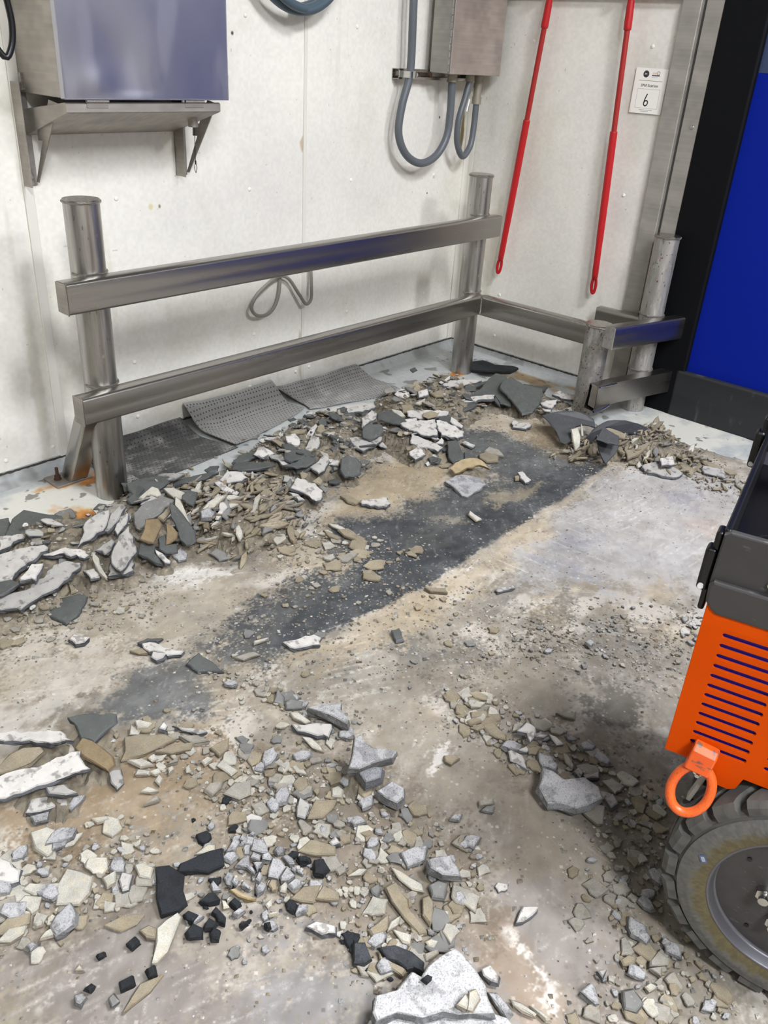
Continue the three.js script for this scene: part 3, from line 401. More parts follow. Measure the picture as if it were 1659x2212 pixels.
// ---------------------------------------------------------------- floor: stripped concrete with adhesive, mastic and lime left on it
// zones: colour, strength, softness of the outline (m), raggedness (m), outline on the floor as x, z pairs
const ZONES = [
  [[136, 126, 112], 0.60, 0.150, 0.150, [-3.393,1.516,-2.941,1.668,-2.585,1.906,-2.35,2.263,-2.465,2.496,-2.787,2.678,-3.565,1.858]], // dusty foreground
  [[164, 153, 134], 0.65, 0.100, 0.100, [-2.885,.504,-2.316,1.037,-2.376,1.19,-2.691,1.224,-2.802,1.172,-3.065,.863]], // bare beige concrete
  [[182, 174, 160], 0.80, 0.080, 0.080, [-3.056,.844,-2.842,1.037,-2.782,1.245,-2.86,1.195,-2.96,1.222,-3.085,1.158,-3.175,1.081]], // pale trowelled area
  [[132, 125, 112], 0.60, 0.120, 0.120, [-2.626,1.396,-2.356,1.548,-2.083,1.662,-1.864,1.841,-1.709,2.232,-2.159,2.332,-2.241,2.073,-2.407,1.908,-2.571,1.746]], // grey-brown scraped band
  [[166, 164, 162], 0.75, 0.090, 0.100, [-1.27,1.455,-.837,1.427,-.602,1.577,-.402,1.927,-1.001,2.063,-1.423,2.094,-1.533,1.845,-1.757,1.742,-1.695,1.541]], // whitish residue
  [[178, 160, 130], 0.60, 0.050, 0.060, [-1.296,1.451,-1.078,1.44,-1.511,1.55,-1.969,1.576,-2.25,1.592,-2.517,1.529,-2.572,1.409,-2.407,1.418,-1.982,1.459,-1.656,1.457]], // ochre edge of the strip
  [[132, 112, 86], 0.80, 0.070, 0.080, [-3.317,1.364,-3.124,1.388,-2.903,1.484,-2.844,1.648,-2.972,1.674,-3.114,1.621,-3.239,1.594,-3.383,1.495]], // brown mastic left on the concrete
  [[150, 134, 110], 0.60, 0.080, 0.080, [-3.175,1.56,-2.99,1.6,-2.841,1.769,-2.995,1.793,-3.136,1.732,-3.251,1.614]], // ochre mastic
  [[124, 117, 111], 0.85, 0.100, 0.100, [-3.475,1.68,-3.293,1.777,-3.238,1.927,-3.056,2.075,-3.038,2.209,-3.138,2.308,-3.565,1.858]], // pale concrete
  [[142, 135, 129], 0.90, 0.060, 0.080, [-2.878,2.219,-2.705,2.25,-2.63,2.312,-2.673,2.538,-2.83,2.555,-2.963,2.416,-2.934,2.305]], // pale concrete
  [[158, 136, 112], 0.60, 0.030, 0.030, [-2.851,2.232,-2.779,2.279,-2.824,2.382,-2.851,2.476,-2.918,2.443,-2.899,2.342]], // ochre stain
  [[168, 156, 136], 0.70, 0.060, 0.060, [-.822,.71,-.48,.964,-.716,1.204,-.808,1.027,-.861,.816]], // beige concrete
  [[164, 146, 116], 0.70, 0.060, 0.080, [-1.571,.777,-1.347,.775,-1.159,.94,-1.449,1.096,-1.691,1.073,-1.815,.961,-2.004,1.011,-1.96,.92]], // tan mastic
  [[150, 142, 129], 0.50, 0.090, 0.100, [-2.624,1.502,-2.411,1.761,-2.523,1.968,-2.765,2.189,-2.897,2.143,-2.68,1.931,-2.763,1.749]], // dusty
  [[138, 130, 116], 0.40, 0.070, 0.080, [-2.385,1.976,-2.276,2.172,-2.321,2.387,-2.577,2.529,-2.682,2.476,-2.6,2.327,-2.539,2.111]], // olive dirt
  [[58, 61, 63], 0.92, 0.012, 0.012, [-.766,1.409,-1.036,1.425,-1.245,1.44,-1.522,1.441,-1.767,1.443,-1.976,1.454,-2.124,1.449,-2.254,1.436,-2.401,1.412,-2.497,1.401,-2.548,1.363,-2.434,1.295,-2.276,1.285,-2.08,1.294,-1.841,1.286,-1.571,1.276,-1.235,1.288,-.896,1.289]], // dark adhesive strip along the saw cut
  [[60, 63, 65], 0.90, 0.050, 0.050, [-.797,1.405,-1.239,1.436,-1.762,1.439,-2.251,1.433,-2.5,1.404,-2.626,1.396,-2.704,1.32,-2.732,1.218,-2.618,1.232,-2.496,1.205,-2.387,1.162,-2.257,1.164,-2.114,1.226,-2.031,1.208,-2.025,1.075,-1.9,.997,-1.705,1.085,-1.376,1.084,-1.251,1.169,-1.011,1.273]], // dark adhesive
  [[70, 73, 74], 0.85, 0.040, 0.050, [-.929,.791,-.834,.873,-.83,1.041,-.816,1.241,-.792,1.381,-1.091,1.365,-1.223,1.194,-1.14,1.045,-1.173,.927]], // dark adhesive towards the right post
  [[78, 80, 80], 0.85, 0.040, 0.050, [-2.819,1.196,-2.747,1.279,-2.775,1.354,-2.801,1.461,-2.88,1.418,-2.957,1.338,-3.026,1.256,-2.96,1.222,-2.888,1.194]], // dark patch in front
  [[150, 140, 120], 0.75, 0.030, 0.050, [-1.841,1.203,-1.645,1.208,-1.558,1.287,-1.772,1.35,-1.909,1.303]], // worn through
  [[160, 146, 120], 0.70, 0.040, 0.050, [-1.316,1.216,-1.084,1.318,-1.246,1.379,-1.413,1.326]], // worn through
  [[160, 150, 130], 0.75, 0.030, 0.040, [-2.185,.886,-2.058,1.065,-2.043,1.178,-2.139,1.147,-2.268,1.026]], // tan dust
  [[88, 84, 76], 0.90, 0.050, 0.060, [-2.072,2.068,-1.974,2.111,-1.972,2.191,-2.08,2.232,-2.163,2.173,-2.16,2.105]], // oily stain
  [[96, 92, 84], 0.70, 0.060, 0.060, [-2.207,1.692,-2.115,1.752,-2.102,1.822,-2.232,1.806,-2.295,1.745]], // oily stain
  [[112, 106, 94], 0.70, 0.050, 0.060, [-1.914,1.792,-1.758,1.776,-1.681,1.779,-1.823,1.848,-1.953,1.849]], // grey smear
  [[104, 98, 88], 0.60, 0.060, 0.080, [-1.922,1.938,-1.794,2.001,-1.882,2.12,-2.011,2.076,-2.023,1.983]], // grey smear
  [[120, 124, 140], 0.34, 0.050, 0.060, [-1.391,1.53,-1.313,1.69,-1.41,1.726,-1.49,1.611]], // bluish smear
  [[120, 124, 142], 0.34, 0.050, 0.060, [-1.591,1.619,-1.538,1.746,-1.569,1.848,-1.643,1.705]], // bluish smear
  [[122, 124, 138], 0.34, 0.050, 0.060, [-.805,1.674,-.731,1.793,-.857,1.83,-.889,1.752]], // bluish smear
  [[168, 140, 122], 0.34, 0.050, 0.060, [-.893,1.846,-.871,1.961,-.987,1.991,-1.01,1.88]], // reddish smear
  [[112, 96, 70], 0.60, 0.050, 0.050, [-.754,.942,-.505,.979,-.588,1.151,-.861,1.29,-.861,1.201,-.793,1.041]], // brown dirt
  [[222, 218, 210], 0.90, 0.015, 0.030, [-2.816,2.283,-2.805,2.308,-2.83,2.376,-2.846,2.445,-2.866,2.448,-2.843,2.375]], // white lime line
  [[218, 214, 208], 0.80, 0.015, 0.030, [-2.543,1.907,-2.499,1.907,-2.554,1.958,-2.596,1.957]], // white lime spot
  [[220, 217, 210], 0.80, 0.020, 0.050, [-2.619,.788,-2.349,.988,-2.401,1.029,-2.511,.967]], // white scuff
  [[112, 101, 86], 0.60, 0.070, 0.090, [-2.844,1.648,-2.662,1.829,-2.69,2.033,-2.693,2.183,-2.82,2.264,-2.978,2.234,-3.04,2.131,-3.065,1.984,-3.031,1.807]], // dust under the foreground litter
  [[112, 101, 86], 0.50, 0.070, 0.090, [-3.383,1.495,-3.142,1.661,-3.199,1.759,-3.305,1.764,-3.471,1.672]], // dust under the lower left litter
  [[138, 128, 112], 0.55, 0.070, 0.090, [-2.767,1.205,-2.696,1.329,-2.581,1.594,-2.591,1.749,-2.676,1.753,-2.742,1.531,-2.764,1.34]], // dust under the diagonal trail
  [[118, 110, 98], 0.60, 0.070, 0.090, [-2.345,1.8,-2.255,1.913,-2.258,2.212,-2.294,2.396,-2.435,2.462,-2.445,2.316,-2.464,2.148,-2.471,1.956]], // dust under the right hand litter
  [[116, 108, 96], 0.60, 0.070, 0.090, [-2.468,2.328,-2.402,2.447,-2.558,2.577,-2.615,2.723,-2.724,2.7,-2.875,2.509,-2.693,2.491]], // dust in front of the tyre
  [[112, 101, 86], 0.50, 0.060, 0.080, [-2.997,.727,-2.803,.785,-2.614,.829,-2.451,.91,-2.234,1.076,-2.177,1.014,-2.506,.67,-2.943,.62]], // dust at the foot of the left heap
  [[134, 132, 130], 0.75, 0.060, 0.100, [-3.174,2.03,-3.063,2.082,-3.018,2.18,-3.058,2.259,-3.137,2.266,-3.284,2.112]], // blue-grey polished concrete
  [[54, 57, 60], 0.80, 0.030, 0.050, [-1.959,1.01,-1.718,1.096,-1.612,1.327,-1.442,1.347,-1.691,1.425,-1.973,1.395,-2.101,1.274,-2.109,1.117]], // thickest adhesive
  [[172, 160, 140], 0.60, 0.006, 0.008, [-.771,1.416,-1.032,1.434,-1.242,1.448,-1.523,1.448,-1.772,1.45,-1.98,1.461,-2.128,1.455,-2.259,1.444,-2.408,1.419,-2.505,1.41,-2.51,1.433,-2.415,1.445,-2.264,1.473,-2.135,1.485,-1.986,1.49,-1.775,1.486,-1.527,1.484,-1.244,1.479,-1.04,1.463,-.787,1.437]], // clean edge of the saw cut
];
// scuffs: from x, z to x, z, how many strokes, stroke width, spread across, colour
const SCUFFS = [
  [-1.886, 1.532, -1.717, 1.501, 14, 0.0060, 0.100, [224, 220, 212]],
  [-1.842, 1.554, -1.73, 1.529, 8, 0.0050, 0.060, [224, 220, 212]],
  [-2.558, 1.554, -2.361, 1.654, 16, 0.0060, 0.090, [224, 220, 212]],
  [-2.455, 1.467, -2.236, 1.546, 12, 0.0050, 0.100, [224, 220, 212]],
  [-2.5, .882, -2.319, .997, 14, 0.0070, 0.060, [224, 220, 212]],
  [-2.35, 1.077, -2.279, 1.126, 6, 0.0050, 0.050, [224, 220, 212]],
  [-2.57, 1.922, -2.503, 1.903, 8, 0.0060, 0.050, [224, 220, 212]],
  [-2.699, 2.11, -2.65, 2.091, 6, 0.0050, 0.040, [224, 220, 212]],
  [-1.25, 1.522, -.642, 1.657, 16, 0.0060, 0.220, [206, 206, 208]],
  [-.965, 1.478, -.753, 1.444, 8, 0.0050, 0.050, [224, 220, 212]],
  [-1.481, 1.492, -1.448, 1.85, 20, 0.0050, 0.250, [210, 210, 212]],
  [-1.214, 1.781, -.619, 1.841, 22, 0.0060, 0.250, [208, 208, 210]],
  [-1.737, 1.796, -1.569, 2.023, 10, 0.0040, 0.200, [224, 220, 212]],
  [-2.83, 1.35, -2.675, 1.452, 10, 0.0060, 0.100, [214, 208, 196]],
  [-3.214, 1.554, -2.999, 1.611, 16, 0.0060, 0.200, [200, 186, 160]],
  [-3.479, 1.785, -3.263, 1.835, 26, 0.0060, 0.400, [206, 200, 190]],
  [-3.295, 1.977, -3.11, 2.059, 24, 0.0060, 0.350, [210, 206, 200]],
  [-3.24, 2.106, -3.078, 2.167, 14, 0.0060, 0.200, [212, 208, 204]],
  [-2.849, 2.368, -2.729, 2.414, 4, 0.0070, 0.100, [224, 220, 212]],
  [-2.666, 2.291, -2.678, 2.425, 8, 0.0040, 0.200, [190, 180, 168]],
  [-2.514, 2.264, -2.603, 2.503, 8, 0.0050, 0.250, [168, 160, 146]],
  [-1.978, 1.601, -1.799, 1.595, 10, 0.0040, 0.100, [212, 204, 188]],
  [-3.083, .899, -2.876, 1.046, 14, 0.0060, 0.200, [206, 200, 188]],
];
const FW = 3.9, FD = 3.0;                                          // size of the mapped part of the floor
{
  const W = 2048, H = 1576, buf = new Float32Array(W * H * 3), px = FW / W, pz = FD / H;
  for (let j = 0; j < H; j++) for (let i = 0; i < W; i++) {
    const x = -FW + (i + .5) * px, z = (j + .5) * pz, k = (j * W + i) * 3;
    const a = fbm(x * 1.7 + 20, z * 1.7 + 3, 5), b = fbm(x * 6.1 + 1, z * 6.1 + 40, 5), wx = x + .25 * (b - .5);
    const s1 = fbm(wx * 12 + z * 4, z * 44 - x * 9, 3), s2 = fbm(x * 40 + z * 26 + 8, z * 16 - x * 9, 3), c = fbm(x * 24 + 5, z * 30 + 2, 4), m = smooth(.35, .65, fbm(x * 2.3 + 70, z * 2.3, 3));
    let r = 146 + 56 * (a - .5) + 70 * (b - .5) + 56 * (c - .5) + 30 * (s1 - .5) * m + 26 * (s2 - .5) * (1 - m), g = r - 8 - 16 * (b - .5), bb = r - 22 - 40 * (b - .5);
    const dk = smooth(.55, .72, fbm(x * 5 + 11, z * 7 + 47, 5)) * .42; r += (112 - r) * dk; g += (104 - g) * dk; bb += (92 - bb) * dk; const pl = smooth(.54, .68, fbm(x * 8 + 31, z * 11 + 7, 5)) * .6; r += (204 - r) * pl; g += (199 - g) * pl; bb += (190 - bb) * pl;
    buf[k] = r; buf[k + 1] = g; buf[k + 2] = bb;
  }
  for (const [c, al, soft, warp, P] of ZONES) {
    const n = P.length / 2; let x0 = 9, x1 = -9, z0 = 9, z1 = -9; for (let i = 0; i < n; i++) { x0 = Math.min(x0, P[2 * i]); x1 = Math.max(x1, P[2 * i]); z0 = Math.min(z0, P[2 * i + 1]); z1 = Math.max(z1, P[2 * i + 1]); }
    const m = soft + warp * 1.5, i0 = Math.max(0, (x0 - m + FW) / px | 0), i1 = Math.min(W - 1, (x1 + m + FW) / px | 0), j0 = Math.max(0, (z0 - m) / pz | 0), j1 = Math.min(H - 1, (z1 + m) / pz | 0);
    for (let j = j0; j <= j1; j++) for (let i = i0; i <= i1; i++) {
      const x = -FW + (i + .5) * px, z = (j + .5) * pz;
      const qx = x + warp * 2.2 * (fbm(x * 11, z * 11 + 5, 4) - .5), qz = z + warp * 2.2 * (fbm(x * 11 + 60, z * 11, 4) - .5);
      let d = 1e9, inside = false;
      for (let a = 0, b = n - 1; a < n; b = a++) { const ax = P[2 * a], az = P[2 * a + 1], bx = P[2 * b], bz = P[2 * b + 1]; if ((az > qz) !== (bz > qz) && qx < (bx - ax) * (qz - az) / (bz - az) + ax) inside = !inside; const ex = bx - ax, ez = bz - az, t = clamp(((qx - ax) * ex + (qz - az) * ez) / (ex * ex + ez * ez)); const dx = qx - ax - t * ex, dz = qz - az - t * ez; d = Math.min(d, dx * dx + dz * dz); }
      d = Math.sqrt(d) * (inside ? 1 : -1);
      const grain = .45 * fbm(x * 26 + 3, z * 34, 3) + .3 * vn(x * 110, z * 150 + 9) + .25 * vn(x * 260, z * 260);
      let k = smooth(-soft * .7, soft * .7, d + soft * 4.2 * (grain - .5)) * al * (.82 + .36 * (grain - .25)); k = clamp(k);
      const o = (j * W + i) * 3, v = 20 * (vn(x * 40 + 9, z * 52) - .5) + 34 * (fbm(x * 9 + 2, z * 9 + 30, 4) - .5); buf[o] += (c[0] + v - buf[o]) * k; buf[o + 1] += (c[1] + v - buf[o + 1]) * k; buf[o + 2] += (c[2] + v - buf[o + 2]) * k;
    }
  }
  const q = rngOf(404);
  const stroke = (x0, z0, x1, z1, w, c, al) => {
    const L = Math.hypot(x1 - x0, z1 - z0), n = Math.ceil(L / px), nx = -(z1 - z0) / L, nz = (x1 - x0) / L, bend = (q() - .5) * L * .12;
    for (let s = 0; s <= n; s++) { const t = s / n, off = bend * 4 * t * (1 - t), cx = x0 + (x1 - x0) * t + nx * off, cz = z0 + (z1 - z0) * t + nz * off, hw = Math.ceil(w / px);
      for (let a = -hw; a <= hw; a++) { const x = cx + nx * a * px, z = cz + nz * a * px, i = (x + FW) / px | 0, j = z / pz | 0; if (i < 0 || j < 0 || i >= W || j >= H) continue; const k = al * .8 * smooth(.30, .75, .6 * vn(x * 90 + 7, z * 90) + .4 * vn(x * 300, z * 300)) * (1 - Math.abs(a) / (hw + 1)) * Math.min(1, 5 * t, 5 * (1 - t)); const o = (j * W + i) * 3; for (let e = 0; e < 3; e++) buf[o + e] += (c[e] - buf[o + e]) * k; } }
  };
  for (const [x0, z0, x1, z1, n, w, sp, c] of SCUFFS) { const L = Math.hypot(x1 - x0, z1 - z0), nx = -(z1 - z0) / L, nz = (x1 - x0) / L; for (let i = 0; i < n; i++) { const o = (q() - .5) * sp * 2, s = (q() - .5) * L * .5, f = .3 + .7 * q(), ux = (x1 - x0) / L, uz = (z1 - z0) / L; stroke(x0 + nx * o + ux * s, z0 + nz * o + uz * s, x0 + nx * o + ux * (s + L * f), z0 + nz * o + uz * (s + L * f), w * (.25 + .5 * q()), c, .25 + .3 * q()); } }
  // loose scratches everywhere, pale and dark specks, pitting
  // scrape marks: short strokes that follow the sweep of the machine, pale and dark
  for (let i = 0; i < 9000; i++) { const x = -FW + q() * FW, z = q() * FD, sweep = .5 + 1.9 * fbm(x * .8 + 9, z * .8 + 2, 2), a = sweep - 1.2 + (q() - .5) * .35, L = .015 + .13 * q() * q(), pale = q() < .55, v = pale ? 190 + 34 * q() : 84 + 36 * q(); stroke(x, z, x + L * Math.cos(a), z - L * Math.sin(a), .0018 + .004 * q() * q(), [v, v * .97, v * .92], .16 + .42 * q() * q()); }
  for (let i = 0; i < 15000; i++) { const x = q() * W | 0, y = q() * H | 0, pale = q() < .62, v = pale ? 200 + 26 * q() : 66 + 50 * q(), rr = q() < .1 ? 2 : q() < .45 ? 1 : 0, k0 = .2 + .4 * q(); for (let b = -rr; b <= rr; b++) for (let a = -rr; a <= rr; a++) { if (a * a + b * b > rr * rr + .3 || x + a < 0 || y + b < 0 || x + a >= W || y + b >= H) continue; const o = ((y + b) * W + x + a) * 3; buf[o] += (v - buf[o]) * k0; buf[o + 1] += (v * .97 - buf[o + 1]) * k0; buf[o + 2] += (v * .91 - buf[o + 2]) * k0; } }
  const tx = texture(W, H, true, (u, v, o, i, j) => { const k = (j * W + i) * 3; o[0] = buf[k]; o[1] = buf[k + 1]; o[2] = buf[k + 2]; }, false);
  tx.wrapS = THREE.RepeatWrapping; tx.wrapT = THREE.MirroredRepeatWrapping; per(tx, FW, FD);
  const fb = per(texture(1024, 1024, false, (u, v, o) => grey(o, 255 * (.42 * tn(u, v, 12, 16, 1) + .28 * tn(u, v, 40, 60, 2) + .2 * tn(u, v, 110, 150, 3) + .1 * tn(u, v, 256, 256, 4)))), .8, .8);
  M.floor = new THREE.MeshStandardMaterial({ color: 0xffffff, map: tx, roughness: .72, bumpMap: fb, bumpScale: .0022 });
  const f = struct('floor'); mesh('floor_slab', metreUV(at(rbox(7.8, .1, 9.4, .002), -3.3, -.05, 4.3)), M.floor, f);
  // what is left of the grey coating along the walls: a thin layer with a broken edge
  const C = [-2.665,-.142,-2.33,-.086,-1.716,-.084,-1.042,-.092,.179,-.133,.25,.102,.194,.718,.049,1.016,-.015,1.321,.046,1.41,-0,1.588,-.027,1.77,-.231,1.845,-.286,1.705,-.293,1.539,-.455,1.398,-.442,1.209,-.36,1.066,-.43,.932,-.288,.737,-.315,.589,-.508,.472,-.785,.404,-1.073,.425,-1.419,.304,-1.755,.389,-2.082,.428,-2.25,.377,-2.407,.468,-2.51,.461,-2.652,.415,-2.883,.321], pts = [], r = rngOf(9); const n = C.length / 2;
  for (let i = 0; i < n; i++) { const a = [C[2 * i], C[2 * i + 1]], b = [C[2 * ((i + 1) % n)], C[2 * ((i + 1) % n) + 1]], L = Math.hypot(b[0] - a[0], b[1] - a[1]), m = Math.max(1, Math.round(L / .025)); for (let s = 0; s < m; s++) { const t = s / m, j = (i > 10 && i < n - 1) ? .018 : 0; pts.push([a[0] + (b[0] - a[0]) * t + (r() - .5) * j, a[1] + (b[1] - a[1]) * t + (r() - .5) * j]); } }
  const g = plate(pts.map(([x, z]) => [x, -z]), .005, .0012).rotateX(-Math.PI / 2);   // shape y -> -z, depth -> y
  const RUST = [[-2.42, .12, .10, .05], [-2.36, .17, .09, .03], [-2.66, .43, .10, .09], [-2.58, .40, .09, .10], [-2.5, .42, .09, .05], [-2.75, .40, .12, .08], [-.36, .33, .07, .03]], BROWN = [[-.15, .66, .05, .14], [-.10, .62, .03, .18], [-.2, .5, .06, .06], [-.08, .9, .04, .10]];
  const PALE = [[-2.55, .25, .3, .18], [-2.3, .3, .12, .1], [-.2, 1.45, .3, .25]], TAR = [[-.17, .33, .10, .08], [-.24, .42, .07, .05]];
  const ct = texture(2048, 1024, true, (u, v, o) => {
    const x = -3.2 + u * 3.2, z = v * 1.9; const m = fbm(x * 4, z * 4, 5) - .5, f2 = vn(x * 80, z * 80) - .5; let R = 170 + 34 * m + 12 * f2, G = 173 + 34 * m + 12 * f2, B = 171 + 32 * m + 12 * f2;
    const near = (L, s) => { let k = 0; for (const [cx, cz, rx, rz] of L) { const d = Math.hypot((x - cx) / rx, (z - cz) / rz); if (d < 2) k = Math.max(k, smooth(1.25, .5, d + s * (fbm(x * 16 + 2, z * 16, 4) - .5) * 2)); } return k; };
    const p = near(PALE, .8) * .75; R += (214 - R) * p; G += (210 - G) * p; B += (196 - B) * p;
    const t = near(RUST, .75), c = fbm(x * 26, z * 26 + 4, 3); R += (150 + 70 * c - R) * t; G += (86 + 74 * c - G) * t; B += (34 + 50 * c - B) * t;
    const w = near(BROWN, .8) * .8; R += (128 + 40 * c - R) * w; G += (100 + 40 * c - G) * w; B += (66 + 30 * c - B) * w; const d = near(TAR, .5); R += (40 - R) * d; G += (38 - G) * d; B += (36 - B) * d;
    const sp = smooth(.72, .76, fbm(x * 20 + 7, z * 20, 3)); R += (80 - R) * sp * .6; G += (78 - G) * sp * .6; B += (72 - B) * sp * .6;
    o[0] = R; o[1] = G; o[2] = B; });
  ct.repeat.set(1 / 3.2, 1 / 1.9);
  mesh('old_coating', metreUV(g), new THREE.MeshStandardMaterial({ color: 0xffffff, map: ct, roughness: .42, bumpMap: fb, bumpScale: .0008 }), f);
}
// ---------------------------------------------------------------- perforated rubber mats curling up the left wall
function sheet(A, B, C, D, thick, N, K, fn) {                      // four floor corners, bent by fn(s, t, p): a sheet with thickness
  const pos = [], idx = [], top = (N + 1) * (K + 1);
  const P = []; for (let j = 0; j <= K; j++) for (let i = 0; i <= N; i++) { const s = i / N, t = j / K; const p = V(0, 0, 0); p.x = (A[0] * (1 - s) + B[0] * s) * (1 - t) + (D[0] * (1 - s) + C[0] * s) * t; p.z = (A[1] * (1 - s) + B[1] * s) * (1 - t) + (D[1] * (1 - s) + C[1] * s) * t; fn(s, t, p); P.push(p); }
  const Nn = P.map((_, k) => { const i = k % (N + 1), j = k / (N + 1) | 0; const a = P[j * (N + 1) + Math.min(N, i + 1)].clone().sub(P[j * (N + 1) + Math.max(0, i - 1)]), b = P[Math.min(K, j + 1) * (N + 1) + i].clone().sub(P[Math.max(0, j - 1) * (N + 1) + i]); return b.cross(a).normalize(); });
  for (let k = 0; k < top; k++) pos.push(P[k].x, P[k].y, P[k].z);
  for (let k = 0; k < top; k++) pos.push(P[k].x - Nn[k].x * thick, P[k].y - Nn[k].y * thick, P[k].z - Nn[k].z * thick);
  const id = (i, j) => j * (N + 1) + i;
  for (let j = 0; j < K; j++) for (let i = 0; i < N; i++) { const a = id(i, j), b = id(i + 1, j), c = id(i + 1, j + 1), d = id(i, j + 1); idx.push(a, d, b, b, d, c, a + top, b + top, d + top, b + top, c + top, d + top); }
  const side = (a, b) => idx.push(a, b, a + top, b, b + top, a + top);
  for (let i = 0; i < N; i++) { side(id(i, 0), id(i + 1, 0)); side(id(i + 1, K), id(i, K)); } for (let j = 0; j < K; j++) { side(id(0, j + 1), id(0, j)); side(id(N, j), id(N, j + 1)); }
  const g = new THREE.BufferGeometry(); g.setAttribute('position', new THREE.Float32BufferAttribute(pos, 3)); g.setIndex(idx); return toCreasedNormals(g, .7);
}
{
  const matTex = (base, dust, seed) => { const t = texture(1024, 512, true, (u, v, o) => { const x = u * .56, z = v * .40; let k = base + 22 * (fbm(x * 14 + seed, z * 14, 4) - .5); const gx = x / .0165, gz = z / .0165, ox = (gz | 0) % 2 ? .5 : 0, fx = (gx + ox) % 1 - .5, fz = gz % 1 - .5; let r = k, g = k * .99, b = k * .965; const dd = dust * smooth(.45, .72, fbm(x * 9 + seed * 3, z * 12 + 8, 5)) + dust * .5 * smooth(.55, .8, fbm(x * 30 + seed, z * 60, 3)); r += (176 - r) * dd; g += (174 - g) * dd; b += (168 - b) * dd; const h = smooth(.20, .13, Math.hypot(fx, fz)); r += (34 - r) * h * .9; g += (34 - g) * h * .9; b += (33 - b) * h * .9; o[0] = r; o[1] = g; o[2] = b; }); t.repeat.set(1 / .56, 1 / .40); return new THREE.MeshStandardMaterial({ color: 0xffffff, map: t, roughness: .7 }); };
  const wallCurl = (p, rise, wave) => { const k = smooth(.16, .0, p.z); p.y = .0085 + rise * k * k + wave; p.z = Math.max(p.z, .012 + .02 * (1 - k)); };
  const mk = (A, B, C, D, rise, mat, label, lift, fn2) => { const g = sheet(A, B, C, D, .004, 44, 30, (s, t, p) => { wallCurl(p, rise, .0022 * Math.sin(s * 9 + t * 5) + lift); if (fn2) fn2(s, t, p); }); tag(mesh('rubber_mat', metreUV(g), mat, null), label, 'rubber mat'); };
  mk([-2.32, .02], [-1.86, .016], [-1.79, .30], [-2.28, .34], .062, matTex(66, .5, 3), 'darkest perforated rubber mat, dust-smeared, beside the left post', 0);
  mk([-1.84, .012], [-1.36, .012], [-1.31, .185], [-1.80, .30], .098, matTex(138, .12, 8), 'middle perforated grey rubber mat with its left edge curled up', .006, (s, t, p) => { p.y += .014 * smooth(.22, 0, s) + .006 * smooth(.85, 1, s); });
  mk([-1.345, .012], [-.80, .014], [-.80, .33], [-1.30, .20], .058, matTex(130, .5, 14), 'right-hand rubber mat, dusty and smooth, half under the rubble', .004, (s, t, p) => { p.x += .04 * Math.sin(t * 3); p.y += .008 * smooth(.12, 0, s); });
}


